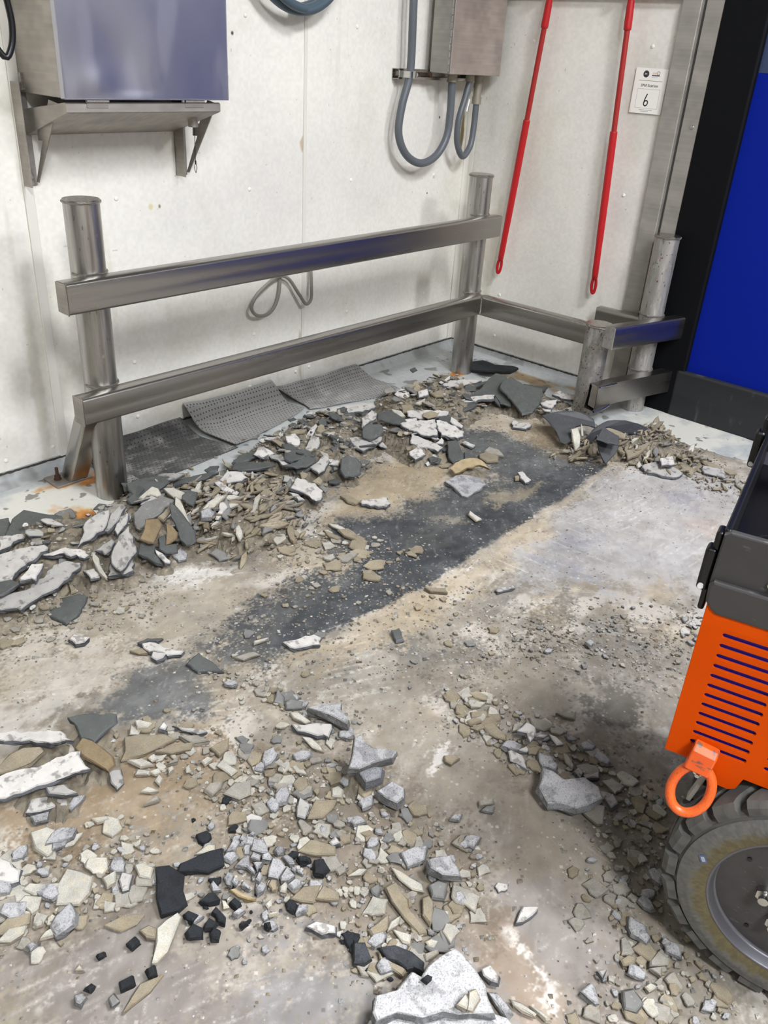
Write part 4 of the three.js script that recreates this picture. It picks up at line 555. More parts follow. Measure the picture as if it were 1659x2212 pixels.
// ---------------------------------------------------------------- the floor-stripping machine at the right edge
{
  const t = thing('floor_machine', 'orange and dark grey floor-stripping machine with slotted side, tow ring and rubber tyres', 'machine', [-2.596, 0, 2.723], -1.356);
  // local axes: x along its side (left end at -0.28), y up, z out of the side towards the camera
  const orange = new THREE.MeshPhysicalMaterial({ color: 0xffffff, roughness: .55, specularIntensity: .15, bumpMap: pebble, bumpScale: .0001, map: per(texture(512, 512, true, (u, v, o) => { const m = fbm(u * 9, v * 9, 4) - .5, d = smooth(.84, .9, fbm(u * 26 + 3, v * 26, 3)); o[0] = 206 + 14 * m - 110 * d; o[1] = 74 + 8 * m - 26 * d; o[2] = 0; }), .7, .7) });
  const shackleMat = new THREE.MeshStandardMaterial({ color: 0xffffff, roughness: .35, map: per(texture(256, 256, true, (u, v, o) => { const m = fbm(u * 8, v * 8, 4), d = smooth(.62, .72, fbm(u * 11 + 9, v * 30, 4)); o[0] = 236 + (120 - 236) * d; o[1] = 96 + 30 * (m - .5) + (96 - 96) * d; o[2] = 28 + (84 - 28) * d; }), .2, .2) });
  const greyPaint = new THREE.MeshStandardMaterial({ color: 0xffffff, roughness: .5, map: per(texture(512, 512, true, (u, v, o) => { const m = fbm(u * 12, v * 12, 4) - .5, d = smooth(.78, .82, fbm(u * 20 + 3, v * 60, 3)); const k = 58 + 10 * m + 26 * d; o[0] = k; o[1] = k * .97; o[2] = k * .96; }), .7, .7), bumpMap: pebble, bumpScale: .0001 });
  const blackGloss = new THREE.MeshStandardMaterial({ color: 0x050507, roughness: .22 });
  const innerBlue = new THREE.MeshStandardMaterial({ color: 0x2b25b0, roughness: .4 });
  // slotted side panel
  const slot = (x0, x1, y, h = .0084) => { const p = new THREE.Path(), r = h / 2; p.moveTo(x0 + r, y - r); p.lineTo(x1 - r, y - r); p.absarc(x1 - r, y, r, -Math.PI / 2, Math.PI / 2, false); p.lineTo(x0 + r, y + r); p.absarc(x0 + r, y, r, Math.PI / 2, Math.PI * 1.5, false); return p; };
  const holes = []; for (let c = 0; c < 7; c++) for (let i = 0; i < 12; i++) holes.push(slot(-.243 + c * .117, -.153 + c * .117, .470 + i * .0198));
  const side = [[-.277, .433], [-.214, .433], [-.205, .408], [-.196, .401], [-.165, .401], [-.155, .408], [-.148, .433], [.60, .433], [.60, .745], [-.277, .745]];
  const sp = mesh('side_panel', plate(side, .005, .001, holes), orange, t); sp.position.z = -.040;
  mesh('inner_baffle', at(rbox(.86, .30, .006, .001), .165, .59, -.0450), innerBlue, t);
  mesh('end_panel', at(rbox(.008, .31, .50, .002), -.273, .589, -.295), orange, t);
  mesh('end_panel', at(rbox(.008, .31, .50, .002), .598, .589, -.295), orange, t);
  mesh('side_panel', at(rbox(.87, .31, .008, .002), .163, .589, -.548), orange, t);
  mesh('chassis', at(rbox(.78, .20, .36, .01), .17, .36, -.30), M.black, t);
  mesh('chassis_floor', at(rbox(.86, .01, .48, .002), .163, .45, -.29), M.black, t);
  // dark grey hood band: upright upper face over a lip that overhangs the orange panel
  mesh('hood_band', plate([[-.283, .768], [-.262, .768], [.6, .768], [.6, .858], [-.272, .858], [-.281, .851]], .014, .003), greyPaint, t).position.z = -.055;
  mesh('hood_lip', plate([[-.262, .721], [.6, .721], [.6, .776], [-.276, .776], [-.282, .768], [-.280, .738], [-.270, .727]], .016, .004), greyPaint, t).position.z = -.047;
  mesh('hood_band', at(rbox(.010, .13, .47, .003), -.278, .79, -.29), M.black, t);
  mesh('bin_wall', at(rbox(.010, .13, .47, .003), .596, .79, -.29), M.black, t);
  mesh('bin_floor', at(rbox(.876, .008, .48, .002), .160, .782, -.29), blackGloss, t);
  const fw = mesh('rear_panel', plate([[-.276, .755], [.6, .755], [.6, .985], [-.262, .985], [-.272, .975], [-.280, .845], [-.280, .775]], .02, .006), new THREE.MeshStandardMaterial({ color: 0x5c5a66, roughness: .4 }), t); fw.position.z = -.535;
  mesh('rear_lip', at(rbox(.87, .03, .02, .008), .163, .842, -.508), greyPaint, t);
  const coil = []; for (let i = 0; i <= 60; i++) { const a = i / 60 * Math.PI * 1.5 - .3; coil.push([-.20 + .045 * Math.cos(a), .800 + .03 * Math.max(0, Math.sin(a)) + .002, -.15 + .04 * Math.sin(a * .8)]); }
  mesh('black_hose', tube(coil, .009, 90, 12), M.black, t);
  const cap = mesh('indicator_cap', cyl(.0085, .006, 24).rotateX(Math.PI / 2), new THREE.MeshStandardMaterial({ color: 0xc9d6b8, roughness: .35 }), t); cap.position.set(-.196, .795, -.038);
  // black latches on the left end
  const latch = (z, y) => { const l = mesh('latch', joined([at(rbox(.012, .048, .03, .005), -.287, y + .062, z - .006), at(rbox(.018, .075, .028, .006), -.292, y + .02, z), at(rbox(.010, .05, .022, .004), -.286, y - .03, z - .004)]), M.black, t); const p = mesh('latch_pin', cyl(.0045, .006, 14).rotateX(Math.PI / 2), M.white, l); p.position.set(-.294, y - .008, z + .015); };
  latch(-.062, .762); latch(-.50, .80);
  // tow ring in its welded strap
  const strapProfile = [[-.018, 0], [.026, 0], [.034, .010], [.034, .022], [.026, .032], [-.012, .034], [-.022, .024]];
  const st = mesh('tow_bracket', plate(strapProfile.map(([a, b]) => [b, a]), .040, .003).rotateY(-Math.PI / 2), shackleMat, t); st.rotation.z = -.12; st.position.set(-.198, .447, -.037);
  const ring = []; for (let i = 0; i < 64; i++) { const a = i / 64 * Math.PI * 2; ring.push([.030 * Math.cos(a) * (1 + .06 * Math.sin(a)), .036 * Math.sin(a) + (Math.sin(a) > 0 ? .012 * Math.sin(a) : 0), -.014 * Math.sin(a)]); }
  const rg = mesh('tow_ring', tube(ring, .0082, 140, 16, true), shackleMat, t); rg.position.set(-.2195, .392, -.005); rg.rotation.z = -.16;
  const fb = mesh('flat_bar', rbox(.008, .12, .022, .002), new THREE.MeshStandardMaterial({ color: 0xa6a29c, metalness: .6, roughness: .5 }), t); fb.position.set(-.205, .375, -.075); fb.rotation.z = -.22;
  const nb = mesh('bolt', joined([hexBolt(.009, .010), at(cyl(.004, .03, 12), 0, 0, 0)]).rotateX(Math.PI / 2), M.chrome, t); nb.position.set(-.216, .392, -.062);
  // wheels
  const rubber = new THREE.MeshStandardMaterial({ color: 0xffffff, roughness: .85, map: per(texture(512, 512, true, (u, v, o) => { const m = fbm(u * 14, v * 14, 4) - .5; o[0] = 84 + 40 * m; o[1] = 83 + 38 * m; o[2] = 79 + 34 * m; }), .3, .3), bumpMap: pebble, bumpScale: .0002 });
  // dried tan dirt ring on the sidewall next to the rim
  const sideTex = texture(512, 256, true, (u, v, o) => { const m = fbm(u * 60, v * 7, 4) - .5, d = smooth(.35, .75, v + .5 * (fbm(u * 22, v * 4 + 9, 4) - .5)); o[0] = 96 + 30 * m - 2 * d; o[1] = 95 + 28 * m - 10 * d; o[2] = 91 + 24 * m - 32 * d; });
  const sidewall = new THREE.MeshStandardMaterial({ color: 0xffffff, roughness: .85, map: sideTex });
  const R = .229, Wd = .13;
  const treadGeo = (dir, v) => { // a curved lug from the shoulder to the middle of the tread
    const N = 7, pos = [], idx = [], wA = .205, r0 = .204, r1 = R; for (let i = 0; i <= N; i++) { const s = i / N, z = dir > 0 ? -.004 - s * .064 : -Wd + .004 + s * .064, skew = .16 * s * s * 1.6, sh = s < .15 ? .010 * (1 - s / .15) : 0, w = wA * (1 - .12 * s); for (const [aa, rr] of [[-w / 2, r0], [-w / 2 + .012, r1 - sh], [w / 2 - .012, r1 - sh], [w / 2, r0]]) { const a = aa + skew; pos.push(Math.sin(a) * rr, Math.cos(a) * rr, z); } }
    for (let i = 0; i < N; i++) for (let j = 0; j < 3; j++) { const a = i * 4 + j; idx.push(a, a + 1, a + 4, a + 1, a + 5, a + 4); } idx.push(0, 2, 1, 0, 3, 2); const e = N * 4; idx.push(e, e + 1, e + 2, e, e + 2, e + 3);
    const g = new THREE.BufferGeometry(); g.setAttribute('position', new THREE.Float32BufferAttribute(pos, 3)); g.setIndex(idx); return metreUV(toCreasedNormals(g, .5)); };
  const lugA = treadGeo(1), lugB = treadGeo(-1);
  const wheel = (x, z, face) => {
    const w = new THREE.Group(); w.name = numbered('wheel'); w.position.set(x, R, z); if (face < 0) w.rotation.y = Math.PI; t.add(w);
    const prof = [[.150, -.004], [.158, .0], [.172, .003], [.188, .002], [.198, -.003], [.206, -.010], [.212, -.02], [.213, -.06], [.213, -.11], [.205, -.122], [.19, -.13], [.15, -.13], [.15, -.004]];
    const ty = new THREE.LatheGeometry(prof.map(p => new THREE.Vector2(...p)), 96); ty.rotateX(Math.PI / 2); mesh('tyre', ty, rubber, w);
    const sw = new THREE.RingGeometry(.149, .199, 96, 8), uv = sw.attributes.uv, p = sw.attributes.position; for (let i = 0; i < p.count; i++) { const rr = Math.hypot(p.getX(i), p.getY(i)), s = (rr - .149) / .05; p.setZ(i, .0045 * Math.sin(Math.PI * clamp(s)) - .0005 + (s > .62 && s < .70 ? .0012 : 0)); uv.setXY(i, Math.atan2(p.getY(i), p.getX(i)) / 6.2832 * 4, 1 - s); } sw.computeVertexNormals(); mesh('sidewall', sw, sidewall, w);
    for (let k = 0; k < 23; k++) for (const g of [lugA, lugB]) { const m = mesh('tread_block', g, rubber, w); m.rotation.z = -(k + (g === lugB ? .5 : 0)) / 23 * Math.PI * 2; }
    const rim = new THREE.LatheGeometry([[.151, -.02], [.152, -.002], [.149, .001], [.145, -.001], [.141, -.016], [.138, -.024], [.02, -.026]].map(p => new THREE.Vector2(...p)), 96); rim.rotateX(Math.PI / 2); mesh('rim', rim, new THREE.MeshStandardMaterial({ color: 0x6a6a6e, metalness: .6, roughness: .45 }), w);
    const hp = new THREE.CircleGeometry(.139, 72).translate(0, 0, -.0235); mesh('hub_plate', hp, greyPaint, w);
    for (let k = 0; k < 6; k++) { const a = Math.PI + k * Math.PI / 3 - .02, nu = mesh('wheel_nut', joined([hexBolt(.0145, .014), at(cyl(.0085, .014, 16), 0, .012, 0)]).rotateX(Math.PI / 2), M.chrome, w); nu.position.set(.060 * Math.cos(a), .060 * Math.sin(a), -.017); }
    for (let k = 0; k < 4; k++) { const a = 2.62 + k * 1.47, h = mesh('rim_hole', cyl(.004, .003, 16).rotateX(Math.PI / 2), M.black, w); h.position.set(.114 * Math.cos(a), .114 * Math.sin(a), -.0225); }
    return w;
  };
  const w1 = wheel(0, 0, 1); wheel(.44, 0, 1); wheel(0, -.60, -1); wheel(.44, -.60, -1);
  const c = document.createElement('canvas'); c.width = 64; c.height = 96; const g = c.getContext('2d'); g.fillStyle = '#4a5f86'; g.fillRect(0, 0, 64, 96); g.fillStyle = '#b9bcc0'; g.fillRect(16, 18, 32, 60); g.fillStyle = '#6d7684'; for (let i = 0; i < 4; i++) g.fillRect(20, 26 + i * 13, 24, 5);
  const tx = new THREE.CanvasTexture(c); tx.colorSpace = THREE.SRGBColorSpace; const lb = mesh('tyre_label', new THREE.PlaneGeometry(.011, .0165).translate(0, 0, .0062), new THREE.MeshStandardMaterial({ map: tx, roughness: .5 }), w1); lb.position.set(-.167, .042, .0); lb.rotation.z = .5;
}


// ---------------------------------------------------------------- rubble
const TONE = {                                                      // top colour, broken-edge colour, grain map
  white: ['#d3d1cd', '#5b5e63', 'chalk'], pale: ['#b9b8b4', '#54575c', 'chalk'], slate: ['#5d605d', '#4a4c50', 'smooth'], grey: ['#8b8a87', '#64635f', 'smooth'],
  cream: ['#c9c5bc', '#968e81', 'sand'], taupe: ['#a7a29a', '#7d776d', 'sand'], tan: ['#a19682', '#7d7261', 'sand'], ochre: ['#bba886', '#857352', 'sand'], brown: ['#8f7d62', '#6d5c46', 'sand'],
  concrete: ['#bdbcbb', '#858482', 'pitted'], lump: ['#8f9092', '#6d6e70', 'pitted'], slabconc: ['#cbcac8', '#8a8b8c', 'pitted'], black: ['#23272b', '#17191c', 'pitted'], asphalt: ['#44474b', '#2e3033', 'pitted'], rubber: ['#57585a', '#3b3c3e', 'smooth'], rubberdark: ['#343538', '#242527', 'smooth'] };
const GRAIN = {};
{
  const mk = (name, lo, f, bump, rough) => { const t = per(texture(512, 512, true, (u, v, o) => { const k = f(u * 12, v * 12); o[0] = k[0]; o[1] = k[1]; o[2] = k[2]; }), .25, .25); const b = per(texture(256, 256, false, (u, v, o) => grey(o, 255 * (.5 * tn(u, v, 9, 9, 1) + .3 * tn(u, v, 32, 32, 2) + .2 * tn(u, v, 90, 90, 3)))), .12, .12); GRAIN[name] = new THREE.MeshStandardMaterial({ color: 0xffffff, vertexColors: true, map: t, roughness: rough, bumpMap: b, bumpScale: bump }); };
  mk('chalk', 0, (x, y) => { const m = fbm(x, y, 5), g = smooth(.6, .75, fbm(x * 1.3 + 7, y * 1.3, 5)), k = 226 + 40 * (m - .5) - 60 * g; return [k + 4, k + 1, k - 3]; }, .0016, .75);
  mk('smooth', 0, (x, y) => { const m = fbm(x, y, 5), d = smooth(.66, .8, fbm(x * 3 + 4, y * 3, 4)), k = 218 + 40 * (m - .5) + 34 * d; return [k, k, k - 2]; }, .0005, .62);
  mk('sand', 0, (x, y) => { const m = fbm(x, y, 5), f = vn(x * 20, y * 20) - .5, d = smooth(.58, .72, fbm(x * 2 + 14, y * 2, 4)), k = 222 + 50 * (m - .5) + 34 * f; return [k + 5 * d, k, k - 5 - 10 * d]; }, .0018, .88);
  mk('pitted', 0, (x, y) => { const m = fbm(x, y, 5), p = smooth(.68, .76, vn(x * 11, y * 11)), f = vn(x * 26, y * 26) - .5, g = smooth(.56, .70, fbm(x * .9 + 3, y * .9 + 8, 5)), k = 226 + 40 * (m - .5) - 34 * p + 26 * f - 40 * g; return [k, k, k]; }, .003, .85);
}
const cTmp = new THREE.Color();
// a broken slab: outline (x, z), top plane y = a x + b z, thickness t, jagged and chamfered edges, uneven underside
function slabGeo(out, a, b, t, tone, r, jag = .004, bend = 0, seg = .016, knob = 0) {
  const P = []; const n0 = out.length;
  let area = 0; for (let i = 0; i < n0; i++) { const p = out[i], q = out[(i + 1) % n0]; area += p[0] * q[1] - q[0] * p[1]; }
  if (area < 0) out = out.slice().reverse();
  for (let i = 0; i < n0; i++) { const p = out[i], q = out[(i + 1) % n0], L = Math.hypot(q[0] - p[0], q[1] - p[1]), m = Math.max(1, Math.min(9, Math.round(L / seg))); for (let s = 0; s < m; s++) { const u = s / m, w = s ? (r() - .5) * 2 * jag : 0; const nx = (q[1] - p[1]) / L, nz = -(q[0] - p[0]) / L; P.push([p[0] + (q[0] - p[0]) * u + nx * w, p[1] + (q[1] - p[1]) * u + nz * w]); } }
  const n = P.length, cx = P.reduce((s, p) => s + p[0], 0) / n, cz = P.reduce((s, p) => s + p[1], 0) / n, nl = Math.hypot(a, 1, b), N = [-a / nl, 1 / nl, -b / nl];
  const bz = (x, z) => bend ? -bend * .9 * (x * .643 + z * .766) ** 2 + bend * .35 * (x * .766 - z * .643) ** 2 : 0;
  const Y = (x, z) => a * x + b * z + bz(x, z), [tc, sc] = TONE[tone];
  const ch = Math.min(.0025, t * .25), ring = (f, drop, jx) => P.map(([x, z]) => { const k = 1 - f / Math.max(.004, Math.hypot(x - cx, z - cz)), X = cx + (x - cx) * k + (jx ? (r() - .5) * jx : 0), Zz = cz + (z - cz) * k + (jx ? (r() - .5) * jx : 0); return [X - N[0] * drop, Y(X, Zz) - N[1] * drop, Zz - N[2] * drop]; });
  const A = ring(ch * 1.3, 0, 0), B = ring(0, ch, 0), C = ring(-t * .12, t * .55, Math.min(.006, t * .5)), D = ring(t * .3 * (r() - .2), t, Math.min(.006, t * .5));
  const pos = [], col = [], tri = (p, q, s, c) => { for (const v of [p, q, s]) { pos.push(...v); col.push(c.r, c.g, c.b); } };
  const top = new THREE.Color(tc).multiplyScalar(.9 + .2 * r()), edge = new THREE.Color(sc).multiplyScalar(.85 + .3 * r());
  const faces = THREE.ShapeUtils.triangulateShape(A.map(p => new THREE.Vector2(p[0], p[2])), []);
  if (knob || bend) for (const p of A) p[1] += 0;
  const M3 = knob ? [cx, Y(cx, cz) + knob, cz] : null;
  if (M3) for (let i = 0; i < n; i++) tri(A[(i + 1) % n], A[i], M3, top); else for (const [i, j, k] of faces) { const up = (A[j][2] - A[i][2]) * (A[k][0] - A[i][0]) - (A[j][0] - A[i][0]) * (A[k][2] - A[i][2]); up > 0 ? tri(A[i], A[j], A[k], top) : tri(A[i], A[k], A[j], top); }
  for (const [i, j, k] of faces) { const up = (D[j][2] - D[i][2]) * (D[k][0] - D[i][0]) - (D[j][0] - D[i][0]) * (D[k][2] - D[i][2]); up > 0 ? tri(D[i], D[k], D[j], edge) : tri(D[i], D[j], D[k], edge); }
  const band = (U, L, c) => { for (let i = 0; i < n; i++) { const j = (i + 1) % n; tri(U[i], U[j], L[i], c); tri(U[j], L[j], L[i], c); } };
  band(A, B, top.clone().lerp(edge, .35)); band(B, C, edge); band(C, D, edge.clone().multiplyScalar(.92));
  const g = new THREE.BufferGeometry(); g.setAttribute('position', new THREE.Float32BufferAttribute(pos, 3)); g.setAttribute('color', new THREE.Float32BufferAttribute(col, 3)); g.computeVertexNormals();
  metreUV(g); const uv = g.attributes.uv, ox = r(), oy = r(); for (let i = 0; i < uv.count; i++) uv.setXY(i, uv.getX(i) + ox, uv.getY(i) + oy); return g;
}
// measured pieces: name, tone, x, y, z of the middle of the top face, slope along x and z, thickness, outline around the middle (mm), category, label
const PIECES = [
  ['coating_slab', 'slate', -2.697, .05, .406, .08, -.06, .011, [-50,-81,2,-103,33,-47,57,-11,70,8,65,61,25,74,-31,82,-61,23,-112,-7], 'slab', 'smooth dark grey slab lying against the orange rust stain'],
  ['coating_slab', 'slate', -2.797, .045, .359, .08, -.06, .011, [13,-63,44,-50,28,-10,-3,28,-33,49,-48,46], 'slab', 'dark grey slab cut by the left edge of the picture beside the rust stain'],
  ['coating_slab', 'white', -2.811, .055, .461, .08, -.06, .016, [-19,-48,39,-11,33,8,25,13,-3,4,-19,18,-57,16], 'slab', 'small white slab below the dark slab at the left picture edge'],
  ['coating_slab', 'white', -2.859, .085, .635, .09, -.08, .016, [-49,-75,16,-61,75,-27,76,-9,66,3,48,-3,29,11,-2,14,-27,22,-51,34,-72,55,-107,36], 'slab', 'large mottled chalk-white slab at the left edge, upper of the two biggest'],
  ['coating_slab', 'white', -2.746, .08, .679, .11, -.1, .016, [-63,-51,-27,-38,6,-33,33,5,40,22,36,46,18,49,13,20,-6,15,-12,-12,-39,-22], 'slab', 'white slab with a wavy thick grey edge bridging the two big left slabs'],
  ['coating_slab', 'pale', -2.886, .06, .757, .09, -.08, .016, [-108,-36,-66,-29,-36,-15,2,-28,44,-38,81,-61,117,-53,140,-19,130,-2,99,4,62,21,35,35,3,33,-29,36,-67,42,-85,48,-87,33,-104,20,-131,8], 'slab', 'longest pale grey slab at the left edge, lower of the two biggest'],
  ['coating_slab', 'white', -2.886, .092, .723, .08, -.06, .014, [-1,-22,21,-39,46,-19,31,-2,4,19,-9,38,-13,18,-40,8,-40,-2], 'slab', 'cracked bright white piece lying on the longest pale slab'],
  ['coating_slab', 'slate', -2.959, .078, .717, .09, -.08, .011, [-10,-33,22,-20,33,11,-6,20,-39,22], 'slab', 'dark grey slab with a white edge on the longest pale slab'],
  ['coating_slab', 'slate', -2.852, .015, .83, .06, -.05, .011, [-33,-47,4,-48,58,-27,65,1,42,25,2,53,-40,66,-55,-8,-41,-15], 'slab', 'lone fan-shaped dark grey slab in front of the left heap'],
  ['coating_slab', 'pale', -2.641, .1, .631, .34, -.29, .016, [15,-38,33,-37,79,-20,53,9,22,28,3,21,-23,27,-43,18,-68,25,-35,2,-22,-9,-14,-26], 'slab', 'big pale slab leaning on the foot of the left post'],
  ['coating_slab', 'pale', -2.565, .112, .636, .34, -.29, .016, [47,-26,52,-10,23,4,-24,23,-40,24,-47,12,-18,-4,7,-22], 'slab', 'long pale strip leaning at the foot of the left post, behind the big leaning slab'],
  ['coating_slab', 'pale', -2.556, .1, .661, .38, -.32, .016, [9,-24,38,-15,12,12,-31,24,-28,3], 'slab', 'pale wedge between the leaning strip and the teardrop slab'],
  ['coating_slab', 'pale', -2.65, .1, .812, .54, -.45, .016, [58,-46,49,-13,30,28,7,30,-16,37,-33,36,-39,20,-39,0,-30,-16,-8,-31,21,-46], 'slab', 'teardrop-shaped pale slab standing tilted in front of the left post'],
  ['coating_slab', 'pale', -2.65, .08, .722, .31, -.26, .016, [30,-12,29,3,6,19,-18,19,-16,0,-29,-13,-3,-16], 'slab', 'small pale slab left of the teardrop slab'],
  ['coating_slab', 'pale', -2.656, .045, .81, .08, -.06, .016, [-12,-46,-17,10,6,10,53,-24,22,26,-7,25,-46,-2], 'slab', 'thick grey-edged slab under the foot of the teardrop slab'],
  ['screed_flake', 'cream', -2.704, .06, .767, .15, -.13, .011, [16,-62,18,-51,4,-3,-11,60,-17,59,-10,-3], 'flake', 'small narrow cream chip just left of the teardrop slab'],
  ['mortar_flake', 'tan', -2.676, .058, .553, .11, -.1, .011, [-45,-16,-1,-32,30,-25,51,-5,37,17,7,22,-28,23,-52,16], 'flake', 'brown-backed slab lying between the rust stain slab and the leaning slab'],
  ['screed_flake', 'taupe', -2.759, .06, .515, .08, -.06, .011, [-1,-51,14,-12,13,23,1,30,-26,10], 'flake', 'small grey-brown chip just in front of the slab by the rust stain'],
  ['coating_slab', 'white', -2.729, .045, .776, .08, -.06, .016, [-15,-35,16,-22,13,19,3,26,-18,11], 'slab', 'small white shard just left of the teardrop slab'],
  ['mortar_flake', 'tan', -2.82, .015, .757, .08, -.06, .011, [-9,-9,28,-31,13,7,-9,22,-23,11], 'flake', 'small tan flake just behind the fan-shaped dark slab'],
  ['mortar_flake', 'tan', -2.792, .015, .758, .08, -.06, .011, [2,-23,9,-12,2,19,-13,15], 'flake', 'tiny narrow tan flake just behind the fan-shaped dark slab'],
  ['coating_slab', 'slate', -2.367, .08, .486, .11, -.1, .011, [-10,-71,27,-67,71,-21,88,23,48,31,9,28,-25,28,-34,51,-63,31,-60,7,-30,-3,-23,-37], 'slab', 'dark grey slab with a notched left edge touching the right side of the left post'],
  ['coating_slab', 'slate', -2.273, .078, .448, .08, -.06, .011, [-67,-59,19,-24,45,9,19,36,1,42,-16,-4], 'slab', 'dark slab edge lying on the dusty mat behind the notched slab'],
  ['screed_flake', 'cream', -2.373, .1, .556, .19, -.16, .011, [-38,-14,26,-29,34,-7,22,28,6,23,-3,2,-15,-4,-33,2], 'flake', 'cream shard on top of the notched slab'],
  ['coating_slab', 'grey', -2.448, .1, .665, .31, -.26, .011, [-43,-37,16,-47,66,-34,82,6,61,17,11,22,-19,10,-42,23,-64,28,-66,12], 'slab', 'mid grey speckled slab tilted in front of the left post'],
  ['coating_slab', 'slate', -2.418, .09, .789, .61, -.51, .011, [14,-81,21,-56,21,-27,21,6,19,37,5,61,-12,59,-24,49,-28,25,-17,-1,-11,-25,-9,-48], 'slab', 'blue-black blade-shaped slab standing at the right of the left heap'],
  ['screed_flake', 'cream', -2.363, .1, .712, .54, -.45, .011, [10,-47,14,-28,6,8,-8,51,-9,35,-7,8,-7,-28], 'flake', 'cream blade right behind the blue-black blade'],
  ['screed_flake', 'cream', -2.298, .088, .588, .15, -.13, .011, [-13,-53,14,-33,26,16,-2,39,-9,25,-16,7], 'flake', 'cream chip just right of the notched slab'],
  ['coating_slab', 'slate', -2.285, .088, .644, .27, -.22, .011, [-7,-27,18,-27,36,-5,5,26,-12,35,-19,12,-20,-14], 'slab', 'five-sided dark block right of the cream blade'],
  ['mortar_flake', 'brown', -2.517, .1, .763, .54, -.45, .011, [10,-40,38,-14,34,9,7,22,-16,31,-25,18,-37,-8,-12,-19], 'flake', 'rough golden-brown block standing in the middle of the left heap'],
  ['mortar_flake', 'brown', -2.469, .085, .796, .54, -.45, .011, [11,-34,19,-19,18,11,7,21,-18,19,-29,13,-7,-11], 'flake', 'small rough brown wedge between the golden block and the blue-black blade'],
  ['coating_slab', 'slate', -2.493, .06, .807, .46, -.39, .011, [-5,-36,17,-31,0,-1,23,19,9,41,-19,15,-24,-8], 'slab', 'dark slab below the brown wedge'],
  ['coating_slab', 'slate', -2.548, .05, .798, .38, -.32, .011, [0,-50,29,-16,9,7,3,59,-13,23,-28,-24], 'slab', 'dark slab below the golden-brown block'],
  ['coating_slab', 'white', -2.53, .045, .839, .23, -.19, .016, [2,-45,5,-32,8,27,0,33,-8,20,-7,-3], 'slab', 'small narrow white shard just in front of the golden-brown block'],
  ['concrete_lump', 'concrete', -2.457, .019, .821, .15, -.13, .015, [-23,-21,-1,-15,22,-25,20,11,2,31,-20,19], 'concrete', 'pale concrete lump at the foot of the blue-black blade'],
  ['mortar_flake', 'tan', -2.423, .105, .706, .31, -.26, .011, [-23,-7,25,-14,17,6,-19,15], 'flake', 'small tan flake just right of the speckled grey slab'],
  ['concrete_lump', 'concrete', -2.296, .085, .762, .23, -.19, .03, [-13,-23,24,-13,22,12,-4,22,-29,2], 'concrete', 'pale concrete lump in the sliver heap right of the cream blade'],
  ['coating_slab', 'white', -2.263, .09, .787, .38, -.32, .014, [17,-25,27,-19,23,7,-4,14,-27,20,-33,10,-2,-6], 'slab', 'small white shard just right of the blue-black blade'],
  ['coating_slab', 'grey', -2.363, .015, .904, .08, -.06, .011, [-19,-27,13,-33,19,9,6,33,-19,18], 'slab', 'small mid grey shard just right of the blue-black blade'],
  ['coating_slab', 'white', -2.088, .1, .641, .23, -.19, .016, [-45,-27,1,-40,34,-7,34,34,9,32,-32,9], 'slab', 'knobbly white lump on top of the sliver heap'],
  ['coating_slab', 'white', -2.144, .088, .671, .15, -.13, .016, [-12,-55,6,-51,8,-3,15,47,0,52,-17,10], 'slab', 'long white strip in front of the knobbly white lump'],
  ['coating_slab', 'slate', -2.065, .07, .487, .11, -.1, .011, [-25,-14,5,-19,31,2,10,19,-22,11], 'slab', 'small dark grey shard just left of the knobbly white lump'],
  ['coating_slab', 'slate', -2.15, .06, .49, .08, -.06, .011, [-58,-33,-15,-23,67,7,91,29,32,28,-35,4,-82,-11], 'slab', 'narrow dark grey shard just left of the knobbly white lump'],
  ['coating_slab', 'slate', -1.951, .075, .571, .11, -.1, .011, [-50,-45,-22,-56,8,-34,73,42,72,56,37,45,-9,24,-43,-1,-66,-31], 'slab', 'long canoe-shaped dark slab at the right corner of the darkest mat'],
  ['coating_slab', 'slate', -1.89, .065, .483, .08, -.06, .011, [-72,-8,-16,-31,24,-20,68,3,40,20,3,20,-47,15], 'slab', 'long dark slab behind the canoe-shaped slab'],
  ['coating_slab', 'slate', -1.84, .075, .531, .23, -.19, .011, [-34,1,9,-20,31,-12,8,10,-14,21], 'slab', 'small dark grey shard just right of the canoe-shaped slab'],
  ['coating_slab', 'slate', -1.757, .092, .575, .19, -.16, .011, [-8,-42,20,-15,19,19,4,25,-12,20,-22,-7], 'slab', 'small dark grey shard just behind the lens-shaped slab'],
  ['coating_slab', 'slate', -1.771, .088, .636, .23, -.19, .011, [-32,-46,6,-28,31,-22,53,38,31,48,11,22,-46,10,-54,-23], 'slab', 'broad dark slab with a toothed edge in the middle heap'],
  ['coating_slab', 'slate', -1.803, .088, .69, .23, -.19, .011, [-28,-19,10,-19,38,-8,50,20,36,31,-5,29,-34,6,-68,-40], 'slab', 'lens-shaped dark slab with a thick edge in the middle heap'],
  ['coating_slab', 'pale', -1.742, .075, .731, .27, -.22, .016, [-44,-21,3,-21,42,-25,42,-6,16,16,-16,31,-43,27], 'slab', 'pale horn-shaped piece left of the round slab'],
  ['coating_slab', 'slate', -1.671, .07, .813, .61, -.51, .011, [-6,-45,20,-35,37,-3,34,22,9,43,-18,30,-40,8,-35,-20], 'slab', 'round dark grey slab standing on edge in the middle heap'],
  ['coating_slab', 'white', -1.677, .06, .729, .15, -.13, .016, [0,-31,24,7,0,27,-24,-3], 'slab', 'small white brick-like piece touching the round slab'],
  ['coating_slab', 'white', -1.907, .065, .827, .19, -.16, .016, [13,-70,27,-45,27,-19,39,-1,31,46,-9,74,-24,65,-25,22,-36,-26,-43,-45], 'slab', 'bright white slab with a thick dark edge in front of the lens-shaped slab'],
